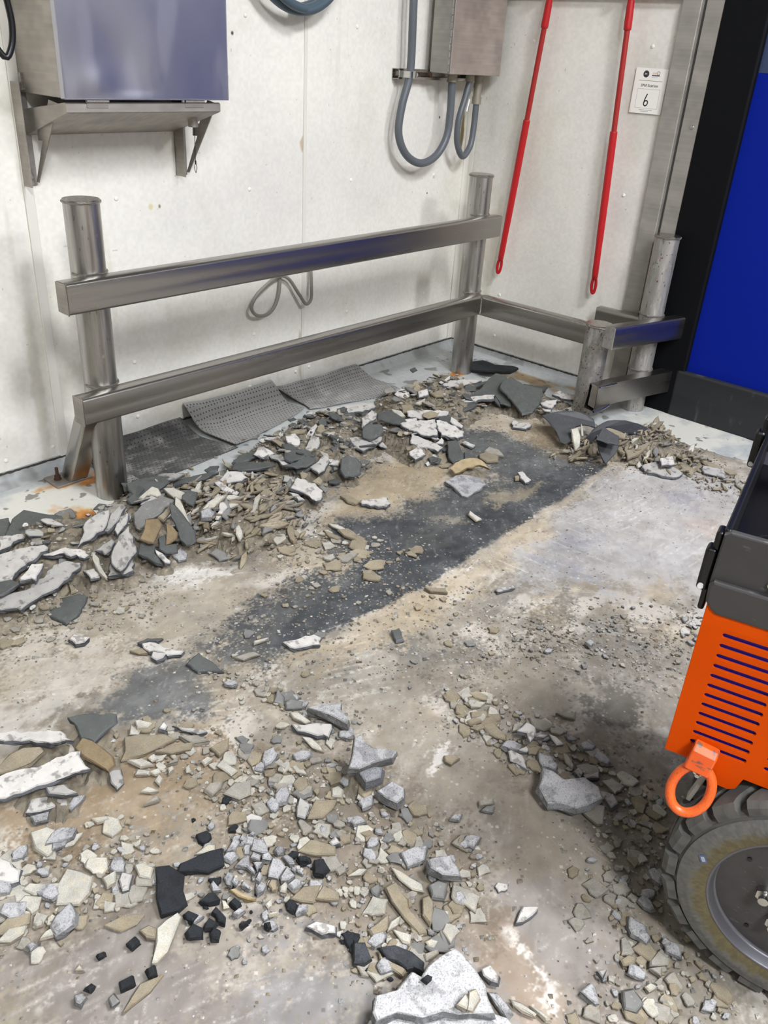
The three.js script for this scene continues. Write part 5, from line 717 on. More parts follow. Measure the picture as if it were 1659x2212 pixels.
  ['coating_slab', 'white', -1.95, .045, .82, .11, -.1, .016, [-6,-41,13,-9,6,32,-13,18], 'slab', 'small narrow white shard just left of the bright white slab'],
  ['mortar_flake', 'tan', -1.833, .06, .803, .23, -.19, .011, [-16,-15,21,-14,15,10,-6,19,-13,0], 'flake', 'small tan flake just right of the bright white slab'],
  ['coating_slab', 'white', -1.734, .02, 1.01, .04, -.03, .016, [-31,-52,51,1,28,37,2,44,-50,-30], 'slab', 'white bar with black edges lying alone on the dark strip\'s far end'],
  ['mortar_flake', 'tan', -1.785, .015, .923, .08, -.06, .011, [-10,-44,18,-25,15,33,-7,33,-16,3], 'flake', 'tan lens-shaped flake left of the black-edged white bar'],
  ['coating_slab', 'pale', -1.651, .08, .59, .31, -.26, .016, [-38,-7,25,-40,42,-10,24,13,-19,30,-35,14], 'slab', 'pale grey shard just behind the lens-shaped slab'],
  ['coating_slab', 'slate', -1.574, .08, .64, .34, -.29, .011, [7,-35,29,-24,-8,36,-27,23], 'slab', 'small narrow dark grey shard just behind the round slab'],
  ['coating_slab', 'white', -1.573, .08, .501, .31, -.26, .016, [-45,9,0,-15,43,-21,39,-7,5,9,-42,24], 'slab', 'white blade at the left of the grey rubble by the mats'],
  ['coating_slab', 'slate', -1.473, .085, .461, .31, -.26, .011, [-11,-17,15,-20,19,1,0,26,-23,10], 'slab', 'small round dark piece on the back edge of the middle heap'],
  ['screed_flake', 'cream', -1.55, .085, .561, .15, -.13, .011, [-38,-29,8,-9,37,14,18,24,-24,0], 'flake', 'small narrow cream chip just in front of the longest white slab'],
  ['mortar_flake', 'tan', -1.611, .08, .461, .15, -.13, .011, [-28,-17,0,-18,36,13,10,20,-18,1], 'flake', 'small tan flake just behind the lens-shaped slab'],
  ['mortar_flake', 'tan', -2.049, .075, .76, .31, -.26, .011, [-15,-48,9,-45,5,-22,17,0,19,32,-2,51,-16,32,-18,0], 'flake', 'brown crooked slab on the right of the sliver heap'],
  ['mortar_flake', 'tan', -2.036, .015, .856, .15, -.13, .011, [-22,-51,45,-30,32,2,22,42,-36,33,-41,4], 'flake', 'broad tan flake at the right foot of the sliver heap'],
  ['mortar_flake', 'tan', -1.968, .015, 1.11, .08, -.06, .011, [-8,-63,20,-43,18,2,12,55,-18,56,-6,18,-18,-25], 'flake', 'long ragged tan flake lying on the dark strip'],
  ['mortar_flake', 'tan', -2.014, .015, 1.058, .08, -.06, .011, [-1,-41,6,-15,12,30,-5,31,-12,-5], 'flake', 'small narrow tan flake just left of the long ragged tan flake'],
  ['screed_flake', 'cream', -1.96, .014, 1.027, .08, -.06, .01, [-9,-34,10,-9,13,28,-4,25,-11,-9], 'flake', 'small narrow cream chip just left of the long ragged tan flake'],
  ['mortar_flake', 'tan', -2.092, .015, .95, .11, -.1, .011, [3,-42,12,-27,8,31,-12,32,-11,6], 'flake', 'small narrow tan flake just in front of the broad tan flake'],
  ['coating_slab', 'slate', -1.402, .09, .671, .61, -.51, .011, [-11,-38,15,-26,47,15,34,36,5,32,-24,18,-39,-11,-28,-26], 'slab', 'dark many-sided slab standing left of the paired white slabs'],
  ['coating_slab', 'white', -1.333, .105, .595, .27, -.22, .016, [-22,-24,44,-28,45,1,21,19,-25,14,-63,18], 'slab', 'white triangular slab above the many-sided dark slab'],
  ['coating_slab', 'slate', -1.229, .09, .629, .27, -.22, .011, [-22,-61,29,-40,34,8,31,54,-5,53,-20,24,-47,-37], 'slab', 'broad grey-green slab with a thick dark edge behind the paired white slabs'],
  ['screed_flake', 'cream', -1.181, .098, .625, .19, -.16, .011, [-2,-42,20,-4,7,32,-12,25,-13,-12], 'flake', 'small cream chip just right of the broad grey-green slab'],
  ['coating_slab', 'white', -1.072, .09, .702, .19, -.16, .016, [-54,-79,1,-34,53,13,76,51,45,62,-1,34,-44,5,-77,-52], 'slab', 'white slab with a brown patch on it, behind the paired white slabs'],
  ['mortar_flake', 'tan', -1.09, .097, .724, .19, -.16, .006, [-13,-28,24,-17,36,19,10,27,-26,11,-31,-13], 'flake', 'brown flake lying on the patched white slab'],
  ['coating_slab', 'white', -1.216, .088, .763, .15, -.13, .016, [-33,-69,24,-49,97,12,15,91,-25,57,-35,3,-43,-46], 'slab', 'pointed white slab, left one of the pair in the centre heap'],
  ['coating_slab', 'white', -1.128, .082, .866, .15, -.13, .016, [15,-91,38,-52,38,6,35,45,9,61,-21,53,-34,32,-52,-6,-28,-48], 'slab', 'bluish white slab, right one of the pair in the centre heap'],
  ['coating_slab', 'white', -1.04, .08, .828, .15, -.13, .014, [21,-45,20,-19,5,35,-15,41,-19,12,-13,-24], 'slab', 'small white shard just behind the bluish white slab'],
  ['coating_slab', 'slate', -1.073, .094, .791, .15, -.13, .011, [-20,-20,7,-24,31,3,-3,30,-14,11], 'slab', 'small dark grey shard just behind the bluish white slab'],
  ['coating_slab', 'white', -1.272, .06, .854, .19, -.16, .016, [8,-87,17,-40,26,6,32,63,-3,66,-9,31,-27,6,-43,-46], 'slab', 'jagged white slab in front of the pointed white slab'],
  ['coating_slab', 'white', -1.219, .068, .889, .23, -.19, .014, [-25,-8,19,-13,14,4,-7,17], 'slab', 'small white shard just right of the jagged white slab'],
  ['coating_slab', 'white', -1.354, .05, .876, .23, -.19, .016, [-16,-29,36,-26,32,4,20,27,-13,21,-30,18,-28,-14], 'slab', 'bluish white slab with a scalloped edge at the front of the centre heap'],
  ['coating_slab', 'white', -1.29, .02, .912, .23, -.19, .016, [6,-29,29,-13,12,10,-18,22,-30,10], 'slab', 'small white tooth-shaped piece at the front of the centre heap'],
  ['coating_slab', 'slate', -1.208, .045, .96, .27, -.22, .011, [19,-62,49,-38,34,-7,14,26,-10,46,-58,33,-48,2], 'slab', 'grey-green slab lying below the bluish white slab'],
  ['mortar_flake', 'ochre', -1.276, .045, 1.073, .23, -.19, .011, [-66,-39,-27,-46,7,-39,50,-10,60,20,44,70,33,32,3,19,-30,3,-73,-8], 'flake', 'curled straw-coloured flake with a scalloped lower edge'],
  ['concrete_lump', 'concrete', -1.374, .019, 1.14, .08, -.06, .015, [-42,-71,23,-69,59,-35,78,8,58,54,10,58,-66,56,-73,34,-46,-35], 'concrete', 'shield-shaped grey concrete slab below the curled straw-coloured flake'],
  ['coating_slab', 'white', -1.062, .018, .917, .11, -.1, .014, [-11,-27,12,-28,16,25,-6,31,-11,-1], 'slab', 'small white shard just right of the lower grey-green slab'],
  ['coating_slab', 'slate', -1.152, .014, .99, 0, 0, .01, [21,-43,23,12,-9,27,-35,4], 'slab', 'small dark grey shard just behind the curled straw-coloured flake'],
  ['mortar_flake', 'tan', -1.097, .014, 1.044, 0, 0, .01, [-6,-41,36,-37,42,23,-6,55,-36,19,-30,-19], 'flake', 'tan flake just right of the curled straw-coloured flake'],
  ['screed_flake', 'taupe', -1.034, .015, 1.027, .08, -.06, .011, [-27,-28,17,-35,28,13,-6,37,-13,13], 'flake', 'grey-brown chip just right of the curled straw-coloured flake'],
  ['coating_slab', 'white', -.617, .075, .533, .11, -.1, .014, [-80,-50,-21,-51,61,8,97,51,40,39,-24,13,-73,-10], 'slab', 'long white slab touching the foot of the right post'],
  ['coating_slab', 'white', -.645, .075, .46, .19, -.16, .014, [-37,-11,50,-5,24,9,-37,7], 'slab', 'small narrow white shard just left of the long white slab at the right post'],
  ['coating_slab', 'slate', -.605, .065, .587, .08, -.06, .011, [-141,-23,-55,-16,44,-11,127,13,95,22,12,8,-83,6], 'slab', 'long dark strip with a white edge in front of the long white slab'],
  ['coating_slab', 'white', -.891, .088, .523, .46, -.39, .014, [-11,-22,29,-2,11,24,-30,0], 'slab', 'small square white piece at the back of the centre heap'],
  ['mortar_flake', 'tan', -.854, .09, .452, .46, -.39, .011, [0,-25,18,-22,14,13,-5,25,-27,8], 'flake', 'small tan flake just behind the patched white slab'],
  ['coating_slab', 'slate', -.794, .05, .647, .11, -.1, .011, [14,-52,42,-15,67,49,2,50,-69,4,-57,-35], 'slab', 'dark grey shard just left of the thin white lath'],
  ['coating_slab', 'slate', -.81, .045, .705, .15, -.13, .011, [-52,-21,-6,-14,75,5,61,21,-5,14,-73,-4], 'slab', 'narrow dark slab with a white lower edge right of the patched white slab'],
  ['coating_slab', 'white', -.697, .062, .693, .08, -.06, .016, [-71,-45,22,-23,91,32,64,48,12,13,-40,-1,-79,-24], 'slab', 'thin white lath bridging two dark slabs left of the two large dark slabs'],
  ['coating_slab', 'slate', -.627, .05, .756, .23, -.19, .011, [24,-32,5,12,-24,34,-5,-14], 'slab', 'small narrow dark grey shard just in front of the back large dark slab'],
  ['coating_slab', 'white', -1.413, .05, .682, .15, -.13, .016, [-27,-31,11,-10,58,2,43,20,-17,11,-68,8], 'slab', 'white slab with a mossy edge left of the jagged white slab'],
  ['mortar_flake', 'tan', -1.095, .09, .603, .23, -.19, .011, [-2,-36,34,-9,15,27,-18,18,-30,-1], 'flake', 'tan flake just right of the broad grey-green slab'],
  ['mortar_flake', 'tan', -.83, .08, .562, .23, -.19, .011, [-20,-28,34,-9,10,27,-24,10], 'flake', 'small tan flake just left of the long white slab at the right post'],
  ['screed_flake', 'cream', -.978, .085, .584, .23, -.19, .01, [-25,-13,33,-4,13,9,-21,8], 'flake', 'small narrow cream chip just behind the patched white slab'],
  ['mortar_flake', 'tan', -1.256, .015, .933, .08, -.06, .011, [11,-32,49,-24,10,20,-35,31,-35,5], 'flake', 'tan flake just left of the lower grey-green slab'],
  ['coating_slab', 'slate', -.545, .075, .693, .15, -.13, .011, [48,-83,111,-89,131,-41,106,-17,47,-14,13,11,-24,99,-70,131,-87,84,-54,27,-152,-54,-67,-53], 'slab', 'large smooth dark slab right of the right post, back one of two'],
  ['coating_slab', 'slate', -.542, .088, .833, .23, -.19, .011, [1,-124,68,-118,64,-43,103,44,63,72,-6,99,-72,108,-117,82,-68,-18,-36,-102], 'slab', 'largest smooth dark slab, front one of two right of the right post'],
  ['coating_slab', 'slate', -.315, .05, .768, .08, -.06, .011, [-18,-64,48,36,-11,52,-20,-24], 'slab', 'dark grey shard just right of the front large dark slab'],
  ['coating_slab', 'white', -.512, .075, .964, .23, -.19, .014, [-28,-33,17,-17,50,11,20,23,-24,27,-35,-12], 'slab', 'white shard against the torn grey rubber sheet'],
  ['coating_slab', 'white', -.549, .055, .977, .15, -.13, .012, [-5,-24,21,11,-2,21,-14,-7], 'slab', 'small white shard just left of the torn grey sheet'],
  ['coating_slab', 'white', -.705, .02, .944, .08, -.06, .016, [-14,-40,12,-40,4,-11,43,18,27,39,-21,42,-51,-9], 'slab', 'lone white lump on the bare beige floor below the large dark slabs'],
  ['screed_flake', 'cream', -.362, .015, .992, .23, -.19, .011, [-8,-17,29,-5,1,20,-22,2], 'flake', 'small cream chip just behind the torn grey sheet'],
  ['coating_slab', 'white', -.321, .055, .93, .15, -.13, .014, [-31,-47,22,-43,36,39,1,50,-28,0], 'slab', 'white shard just left of the short post'],
  ['screed_flake', 'taupe', -1.035, .015, 1.032, .08, -.06, .011, [-12,-38,21,-33,20,3,19,23,2,49,-18,10,-32,-14], 'flake', 'grey-brown chip right of the curled straw-coloured flake, right of the lower grey-green slab'],
  ['coating_slab', 'white', -1.152, .02, 1.252, .08, -.06, .016, [11,-35,31,-26,4,35,-31,30,-16,-3], 'slab', 'white bent piece on the dark strip left of the saw cut'],
  ['mortar_flake', 'tan', -1.166, .015, 1.234, 0, 0, .011, [3,-14,24,-6,-4,13,-23,7], 'flake', 'tiny tan flake just right of the curled straw-coloured flake'],
  ['bitumen_lump', 'black', -.17, .022, .412, 0, 0, .018, [-24,-129,53,-107,45,-15,106,53,104,90,21,99,-19,67,-47,26,-114,-29,-124,-55], 'bitumen', 'crumpled shiny black scrap beside the right post'],
  ['rubber_sheet', 'rubber', -.672, .07, 1.166, .27, -.22, .005, [-8,-136,92,-36,143,36,108,67,52,25,-5,11,-65,56,-113,50,-109,26,-62,-24,-34,-74], 'rubber sheet', 'torn grey rubber sheet draped at the foot of the short scuffed post', 1, 0],
  ['rubber_sheet', 'rubberdark', -.584, .075, 1.316, .38, -.32, .006, [-153,-43,-117,-59,-77,-66,-29,-64,33,-37,134,44,235,113,175,120,84,76,26,28,3,-25,-47,-35,-117,-30,-151,-23], 'rubber sheet', 'long dark rubber strip curling in front of the bent guard post', 1, 0],
  ['rubber_sheet', 'rubber', -.797, .135, 1.41, .23, -.19, .006, [-45,-32,41,-54,39,22,-8,52,-28,12], 'rubber sheet', 'dark rubber scrap folded to a point in front of the short post'],
  ['rubber_sheet', 'rubberdark', -.783, .075, 1.408, .84, -.71, .006, [-8,-54,17,-12,43,27,13,31,-36,20,-30,-12], 'rubber sheet', '', 0, 1],
  ['screed_flake', 'cream', -.74, .06, 1.24, .61, -.51, .011, [13,-37,36,-19,19,8,-15,30,-40,27,-13,-8], 'flake', 'pale lath standing right of the torn grey sheet'],
  ['screed_flake', 'cream', -.662, .07, 1.22, .54, -.45, .01, [20,-18,15,-7,-16,20,-22,14,4,-9], 'flake', 'tiny narrow cream chip just right of the torn grey sheet'],
  ['coating_slab', 'pale', -.665, .02, 1.599, .08, -.06, .016, [-27,-71,20,-58,76,4,38,76,-9,70,-40,22,-58,-43], 'slab', 'pale slab with a thick dark rim at the front of the right-hand slivers'],
  ['mortar_flake', 'tan', -.521, .015, 1.658, .08, -.06, .011, [-1,-52,81,-16,66,20,-86,46,-61,2], 'flake', 'brown arrowhead flake right of the dark-rimmed pale slab'],
  ['coating_slab', 'white', -.631, .05, 1.602, .08, -.06, .012, [-1,-32,54,-2,-3,34,-50,0], 'slab', 'white shard just behind the dark-rimmed pale slab'],
  ['mortar_flake', 'tan', -.442, .015, 1.736, .08, -.06, .011, [-5,-73,27,-63,10,2,9,89,-21,71,-19,-26], 'flake', 'long brown flake pointing at the machine on the white floor'],
  ['coating_slab', 'pale', -.495, .014, 1.752, 0, 0, .01, [18,-59,55,21,-27,61,-46,-23], 'slab', 'pale grey shard just right of the dark-rimmed pale slab'],
  ['mortar_flake', 'tan', -.609, .045, 1.461, .15, -.13, .011, [-45,-36,-3,-4,93,-2,77,15,-27,21,-94,4], 'flake', 'narrow tan flake just right of the folded rubber scrap'],
  ['mortar_flake', 'tan', -.551, .045, 1.505, .23, -.19, .011, [-5,-16,38,-24,40,-1,-26,28,-48,13], 'flake', 'narrow tan flake just behind the dark-rimmed pale slab'],
  ['mortar_flake', 'tan', -.671, .11, 1.377, .11, -.1, .011, [-8,-55,14,-44,25,37,-10,49,-21,12], 'flake', 'tan slab resting on the dark rubber strip'],
  ['screed_flake', 'cream', -.552, .055, 1.411, .15, -.13, .011, [-22,-10,16,-7,32,8,-27,9], 'flake', 'small narrow cream chip just right of the folded rubber scrap'],
  ['coating_slab', 'white', -.655, .016, 1.428, .31, -.26, .012, [-5,-13,24,-3,-3,14,-16,2], 'slab', 'tiny white shard just in front of the folded rubber scrap'],
  ['screed_flake', 'cream', -.681, .015, 1.51, .31, -.26, .011, [-6,-8,20,-12,3,14,-17,6], 'flake', 'tiny cream chip just left of the dark-rimmed pale slab'],
  ['coating_slab', 'white', -2.911, .02, .992, .04, -.03, .016, [-17,-18,2,-27,25,13,6,22,-15,10], 'slab', 'lone white block with a blue-grey side on the pale floor, left'],
  ['coating_slab', 'white', -2.778, .02, 1.18, .08, -.06, .016, [-25,-55,-9,-48,6,-19,17,16,37,47,23,51,-4,30,-15,-4,-30,-18], 'slab', 'crumpled bright white shard at the left end of the dark strip'],
  ['coating_slab', 'white', -2.802, .02, 1.196, .08, -.06, .016, [-15,-10,1,-23,21,8,5,15,-12,10], 'slab', 'small white shard touching the front of the crumpled white shard'],
  ['coating_slab', 'slate', -2.778, .015, 1.122, .08, -.06, .011, [-26,-18,3,-14,33,18,14,17,-2,-1,-22,-3], 'slab', 'thin dark sliver behind the crumpled white shard'],
  ['mortar_flake', 'tan', -2.82, .014, 1.14, 0, 0, .01, [-18,-20,14,-6,12,19,-8,6], 'flake', 'small tan flake just left of the crumpled white shard'],
  ['coating_slab', 'slate', -2.734, .015, 1.304, .11, -.1, .011, [-30,-36,15,-43,22,22,20,52,-27,6], 'slab', 'triangular olive-grey slab at the near end of the dark strip'],
  ['screed_flake', 'taupe', -2.627, .015, 1.352, .04, -.03, .011, [-30,-18,6,-8,21,1,25,18,-21,6], 'flake', 'grey bar lying alone on the near end of the dark strip'],
  ['coating_slab', 'white', -2.479, .018, 1.416, .04, -.03, .014, [-46,-39,-17,-23,18,-16,39,-2,42,21,20,39,-14,18,-41,2], 'slab', 'white lens-shaped flake on the near edge of the dark strip'],
  ['screed_flake', 'cream', -2.562, .014, 1.326, 0, 0, .01, [-14,-11,26,6,8,7,-20,-2], 'flake', 'tiny narrow cream chip just left of the white lens flake'],
  ['coating_slab', 'slate', -2.269, .015, 1.571, .08, -.06, .011, [1,-25,24,-15,-2,25,-23,15], 'slab', 'lone dark pebble on the ochre edge of the strip'],
  ['mortar_flake', 'tan', -2.012, .015, 1.507, 0, 0, .011, [-17,-34,23,11,15,31,-20,-9], 'flake', 'small narrow tan flake just right of the long ragged tan flake'],
  ['screed_flake', 'cream', -1.548, .015, 1.306, .08, -.06, .011, [17,-32,6,28,-18,25,-5,-21], 'flake', 'small narrow cream chip just in front of the shield-shaped slab'],
  ['coating_slab', 'pale', -1.851, .014, 1.65, 0, 0, .01, [-25,-20,35,8,24,19,-33,-7], 'slab', 'small narrow pale grey shard just in front of the shield-shaped slab'],
  ['coating_slab', 'grey', -2.683, .015, 1.539, .61, -.51, .011, [-16,-5,11,-20,9,5,-3,20], 'slab', 'upright grey wedge at the head of the foreground trail'],
  ['coating_slab', 'grey', -2.671, .015, 1.577, .15, -.13, .011, [-11,-18,4,-17,23,12,6,24,-22,-1], 'slab', 'grey block right of the upright wedge'],
  ['concrete_lump', 'concrete', -2.647, .05, 1.694, .11, -.1, .034, [-37,-53,-3,-39,32,-5,16,5,9,40,-4,47,-12,5], 'concrete', 'thick pale concrete slab at the head of the foreground trail'],
  ['coating_slab', 'white', -2.703, .02, 1.676, .08, -.06, .016, [-24,-45,9,-15,44,23,10,47,-11,11,-29,-21], 'slab', 'white ribbed slab in front of the thick concrete slab'],
  ['screed_flake', 'cream', -2.731, .015, 1.71, .08, -.06, .011, [-5,-35,8,-19,7,16,0,33,-10,5], 'flake', 'cream lens flake below the white ribbed slab'],
  ['screed_flake', 'cream', -2.693, .015, 1.622, .08, -.06, .011, [-5,-28,9,-14,10,29,-3,23,-11,-11], 'flake', 'small narrow cream chip just behind the white ribbed slab'],
  ['concrete_lump', 'concrete', -2.727, .1, 1.875, .23, -.19, .03, [5,-45,19,-41,13,-20,17,2,47,44,28,47,-8,26,-41,12,-55,-5,-26,-21], 'concrete', 'biggest star-shaped concrete slab propped on a rough lump in the foreground'],
  ['concrete_lump', 'lump', -2.743, .07, 1.902, .23, -.19, .05, [-18,-20,11,-17,25,9,6,22,-24,6], 'concrete', 'rough dark-sided concrete lump under the propped star-shaped slab'],
  ['concrete_lump', 'concrete', -2.729, .045, 1.96, .15, -.13, .04, [-25,-29,16,-22,22,7,4,23,-16,21], 'concrete', 'layered concrete lump below the propped star-shaped slab'],
  ['screed_flake', 'cream', -2.794, .015, 1.851, .04, -.03, .011, [-2,-15,13,-9,12,6,-5,17,-18,1], 'flake', 'small cream chip just behind the scratched tan flake'],
  ['coating_slab', 'pale', -2.884, .018, 1.833, .04, -.03, .014, [-3,-12,18,-25,20,5,-13,24,-21,7], 'slab', 'small pale grey shard just left of the scratched tan flake'],
  ['mortar_flake', 'tan', -2.855, .015, 1.861, .04, -.03, .011, [-24,-12,10,-27,43,7,22,17,-13,18,-37,-3], 'flake', 'broad tan flake with white scratches, left foreground of the star-shaped slab'],
  ['concrete_lump', 'concrete', -2.804, .019, 2.082, .08, -.06, .015, [-17,-23,13,-12,31,6,4,22,-31,7], 'concrete', 'flat pale concrete chip behind the bulky concrete block'],
  ['concrete_lump', 'concrete', -2.803, .045, 2.157, .11, -.1, .036, [-12,-36,27,-8,15,23,7,34,-16,6,-21,-20], 'concrete', 'bulky pale concrete block right of centre in the foreground litter'],
  ['coating_slab', 'grey', -2.831, .015, 2.165, .08, -.06, .011, [-7,-18,15,-11,21,6,-8,21,-21,2], 'slab', 'blue-grey stone in front of the bulky concrete block'],
  ['screed_flake', 'cream', -2.859, .015, 2.111, .08, -.06, .011, [-2,-44,5,-24,13,26,3,38,-9,18,-11,-14], 'flake', 'long cream bar left of the blue-grey stone'],
  ['mortar_flake', 'tan', -2.907, .015, 2.146, .08, -.06, .011, [4,-56,26,-49,17,-32,15,-9,2,6,-5,42,-9,61,-22,52,-19,12,-10,-26], 'flake', 'longest crooked brown slab in the foreground litter'],
  ['mortar_flake', 'tan', -2.877, .015, 2.176, .08, -.06, .011, [7,-19,20,-13,16,1,-23,27,-19,3], 'flake', 'brown bar right of the crooked brown slab'],
  ['mortar_flake', 'tan', -3.017, .015, 1.989, .04, -.03, .011, [-31,-15,5,-16,32,7,-6,24], 'flake', 'left half of a cracked tan flake below the concrete cluster'],
  ['mortar_flake', 'tan', -2.989, .015, 2.02, .04, -.03, .011, [-25,-12,5,-22,16,11,4,23], 'flake', 'right half of a cracked tan flake below the concrete cluster'],
  ['coating_slab', 'white', -3.051, .02, 2.066, .06, -.05, .016, [-19,-25,0,-20,19,14,10,23,-10,8], 'slab', 'rounded white flake at the near side of the foreground litter'],
  ['mortar_flake', 'tan', -2.974, .015, 2.14, .08, -.06, .011, [-17,-13,31,-6,9,10,-23,9], 'flake', 'small tan flake just left of the crooked brown slab'],
  ['bitumen_lump', 'black', -2.96, .022, 1.968, .08, -.06, .018, [1,-20,16,-9,8,13,-8,15,-17,1], 'bitumen', 'black lump right of the concrete cluster'],
  ['screed_flake', 'cream', -2.913, .015, 2.027, .08, -.06, .011, [-22,-9,7,-5,16,7,-1,7], 'flake', 'tiny narrow cream chip just left of the long cream bar'],
  ['coating_slab', 'grey', -2.919, .015, 2.079, .08, -.06, .011, [-5,-10,14,-5,10,5,-9,11,-10,-1], 'slab', 'tiny mid grey shard just left of the long cream bar'],
  ['coating_slab', 'white', -2.898, .02, 1.944, .08, -.06, .016, [-8,-7,11,-7,7,11,-9,3], 'slab', 'bright white chip above the black lump'],
  ['mortar_flake', 'tan', -2.93, .015, 1.932, .04, -.03, .011, [-34,-28,4,-29,29,19,15,33,-14,4], 'flake', 'small tan flake just right of the right cluster lump'],
  ['coating_slab', 'white', -3.19, .066, 1.297, .08, -.06, .016, [-55,-69,7,-14,38,17,49,39,50,66,4,27,-30,-12,-63,-54], 'slab', 'upper white plank-like slab at the left edge, foreground heap'],
  ['coating_slab', 'white', -3.226, .06, 1.407, .09, -.08, .016, [-77,-64,-16,-38,22,-24,81,-2,70,24,71,54,27,36,-16,22,-60,7,-103,-15], 'slab', 'largest white plank-like slab at the left edge, foreground heap'],
  ['mortar_flake', 'tan', -3.246, .058, 1.326, .09, -.08, .011, [-44,-13,-7,-26,22,-22,49,2,48,17,12,25,-28,15,-52,3], 'flake', 'sandy slab between the two white planks at the left edge'],
  ['coating_slab', 'slate', -3.075, .05, 1.335, .23, -.19, .011, [-29,-58,2,-38,53,14,41,32,18,33,-21,39,-37,10,-27,-33], 'slab', 'dark bent slab at the top of the foreground left heap'],
  ['mortar_flake', 'brown', -3.116, .048, 1.423, .11, -.1, .011, [-25,-52,1,-64,17,-16,20,25,11,46,-8,49,-17,12], 'flake', 'sandy brown slab right of the white planks'],
  ['mortar_flake', 'tan', -3.008, .015, 1.437, .06, -.05, .011, [-42,-15,-21,-50,9,-34,50,7,60,38,24,30,-17,23,-64,2], 'flake', 'broad sandy slab right of the sandy brown slab'],
  ['mortar_flake', 'tan', -2.962, .015, 1.499, .04, -.03, .011, [-42,-29,5,-11,35,12,20,25,-19,3], 'flake', 'small narrow tan flake just right of the broad sandy slab'],
  ['mortar_flake', 'tan', -2.889, .015, 1.569, .08, -.06, .011, [-19,-18,31,-10,6,14,-18,14], 'flake', 'tan kite-shaped flake at the right end of the sandy slabs'],
  ['screed_flake', 'taupe', -2.916, .015, 1.503, .04, -.03, .011, [-20,-33,12,-5,20,29,-12,8], 'flake', 'small narrow grey-brown chip just right of the broad sandy slab'],
  ['coating_slab', 'pale', -2.906, .016, 1.473, .04, -.03, .012, [-21,-40,7,0,25,33,4,23,-15,-15], 'slab', 'small narrow pale grey shard just right of the broad sandy slab'],
  ['coating_slab', 'white', -2.945, .02, 1.424, .15, -.13, .016, [-11,-4,8,-11,7,5,-4,10], 'slab', 'tiny white shard just behind the broad sandy slab'],
  ['screed_flake', 'cream', -3.001, .015, 1.387, .31, -.26, .011, [4,-20,7,9,2,15,-13,-3], 'flake', 'tiny cream chip just behind the broad sandy slab'],
  ['screed_flake', 'cream', -2.973, .015, 1.376, .08, -.06, .011, [-7,-20,2,-16,18,16,2,18,-15,2], 'flake', 'small cream chip just behind the broad sandy slab'],
  ['coating_slab', 'pale', -3.113, .018, 1.485, .04, -.03, .014, [0,-31,22,-16,6,21,-14,26,-14,0], 'slab', 'grey shield-shaped flake on the brown floor'],
  ['coating_slab', 'white', -3.252, .02, 1.446, .08, -.06, .016, [-43,-13,-20,-35,9,-18,36,22,26,32,-8,12], 'slab', 'white slab with a tan edge below the largest white plank'],
  ['concrete_lump', 'concrete', -3.208, .019, 1.481, .11, -.1, .015, [-18,-3,5,-14,24,0,8,6,-18,11], 'concrete', 'small pale concrete lump just in front of the largest white plank'],
  ['coating_slab', 'pale', -3.229, .056, 1.465, .08, -.06, .014, [-17,-28,14,-9,22,29,2,18,-20,-10], 'slab', 'small narrow pale grey shard just in front of the largest white plank'],
  ['concrete_lump', 'concrete', -3.28, .019, 1.467, .08, -.06, .015, [-13,-17,19,0,7,14,-13,3], 'concrete', 'tiny pale concrete lump just behind the cream shield flake'],
  ['screed_flake', 'cream', -3.302, .015, 1.523, .04, -.03, .011, [-10,-38,21,-27,28,-8,-3,34,-15,37,-22,3], 'flake', 'cream shield-shaped flake alone at the far left foreground'],
  ['concrete_lump', 'concrete', -3.282, .019, 1.548, .08, -.06, .015, [2,-28,17,4,2,16,-22,7], 'concrete', 'grey broken lump touching the cream shield flake'],
  ['coating_slab', 'white', -3.389, .02, 1.546, .04, -.03, .016, [2,-48,14,-19,19,12,4,33,-15,18,-24,4], 'slab', 'white flake cut by the left picture edge, lower left'],
  ['screed_flake', 'cream', -3.364, .015, 1.619, .04, -.03, .011, [-24,-22,-9,-26,33,17,15,29,-15,3], 'flake', 'long cream flake in the lower left litter'],
  ['screed_flake', 'cream', -3.32, .015, 1.662, .04, -.03, .011, [-18,-28,14,-47,38,4,16,28,-10,36,-41,8], 'flake', 'broad beige flake right of the long cream flake'],
  ['screed_flake', 'cream', -3.391, .015, 1.635, .04, -.03, .011, [-15,-19,0,-23,20,2,4,20,-10,20], 'flake', 'near-square cream flake below the long cream flake'],
  ['screed_flake', 'cream', -3.302, .015, 1.647, .08, -.06, .011, [-8,-12,9,-10,4,10,-4,12], 'flake', 'tiny cream chip just behind the broad beige flake'],
  ['screed_flake', 'taupe', -3.426, .015, 1.611, .04, -.03, .011, [-7,-23,23,-12,12,16,-7,15,-21,5], 'flake', 'small grey-brown chip just left of the long cream flake'],
  ['mortar_flake', 'tan', -3.436, .015, 1.652, .02, -.02, .011, [-23,-13,7,-21,34,2,22,19,-11,13,-29,-1], 'flake', 'small tan flake just in front of the long cream flake'],
  ['screed_flake', 'cream', -3.445, .015, 1.671, .04, -.03, .011, [-27,-7,0,-16,24,0,14,12,-10,10], 'flake', 'small cream chip just in front of the long cream flake'],
  ['coating_slab', 'white', -3.246, .02, 1.722, .08, -.06, .016, [-6,-11,8,-21,18,-2,-5,20,-15,14], 'slab', 'speckled white chip left of the square black block'],
  ['screed_flake', 'cream', -3.204, .015, 1.723, .04, -.03, .011, [-6,-23,8,-17,16,10,-3,25,-15,5], 'flake', 'cream chip touching the upper left of the square black block'],
  ['screed_flake', 'cream', -3.261, .015, 1.694, .04, -.03, .011, [-9,-13,18,-9,4,12,-13,10], 'flake', 'tiny cream chip just right of the broad beige flake'],
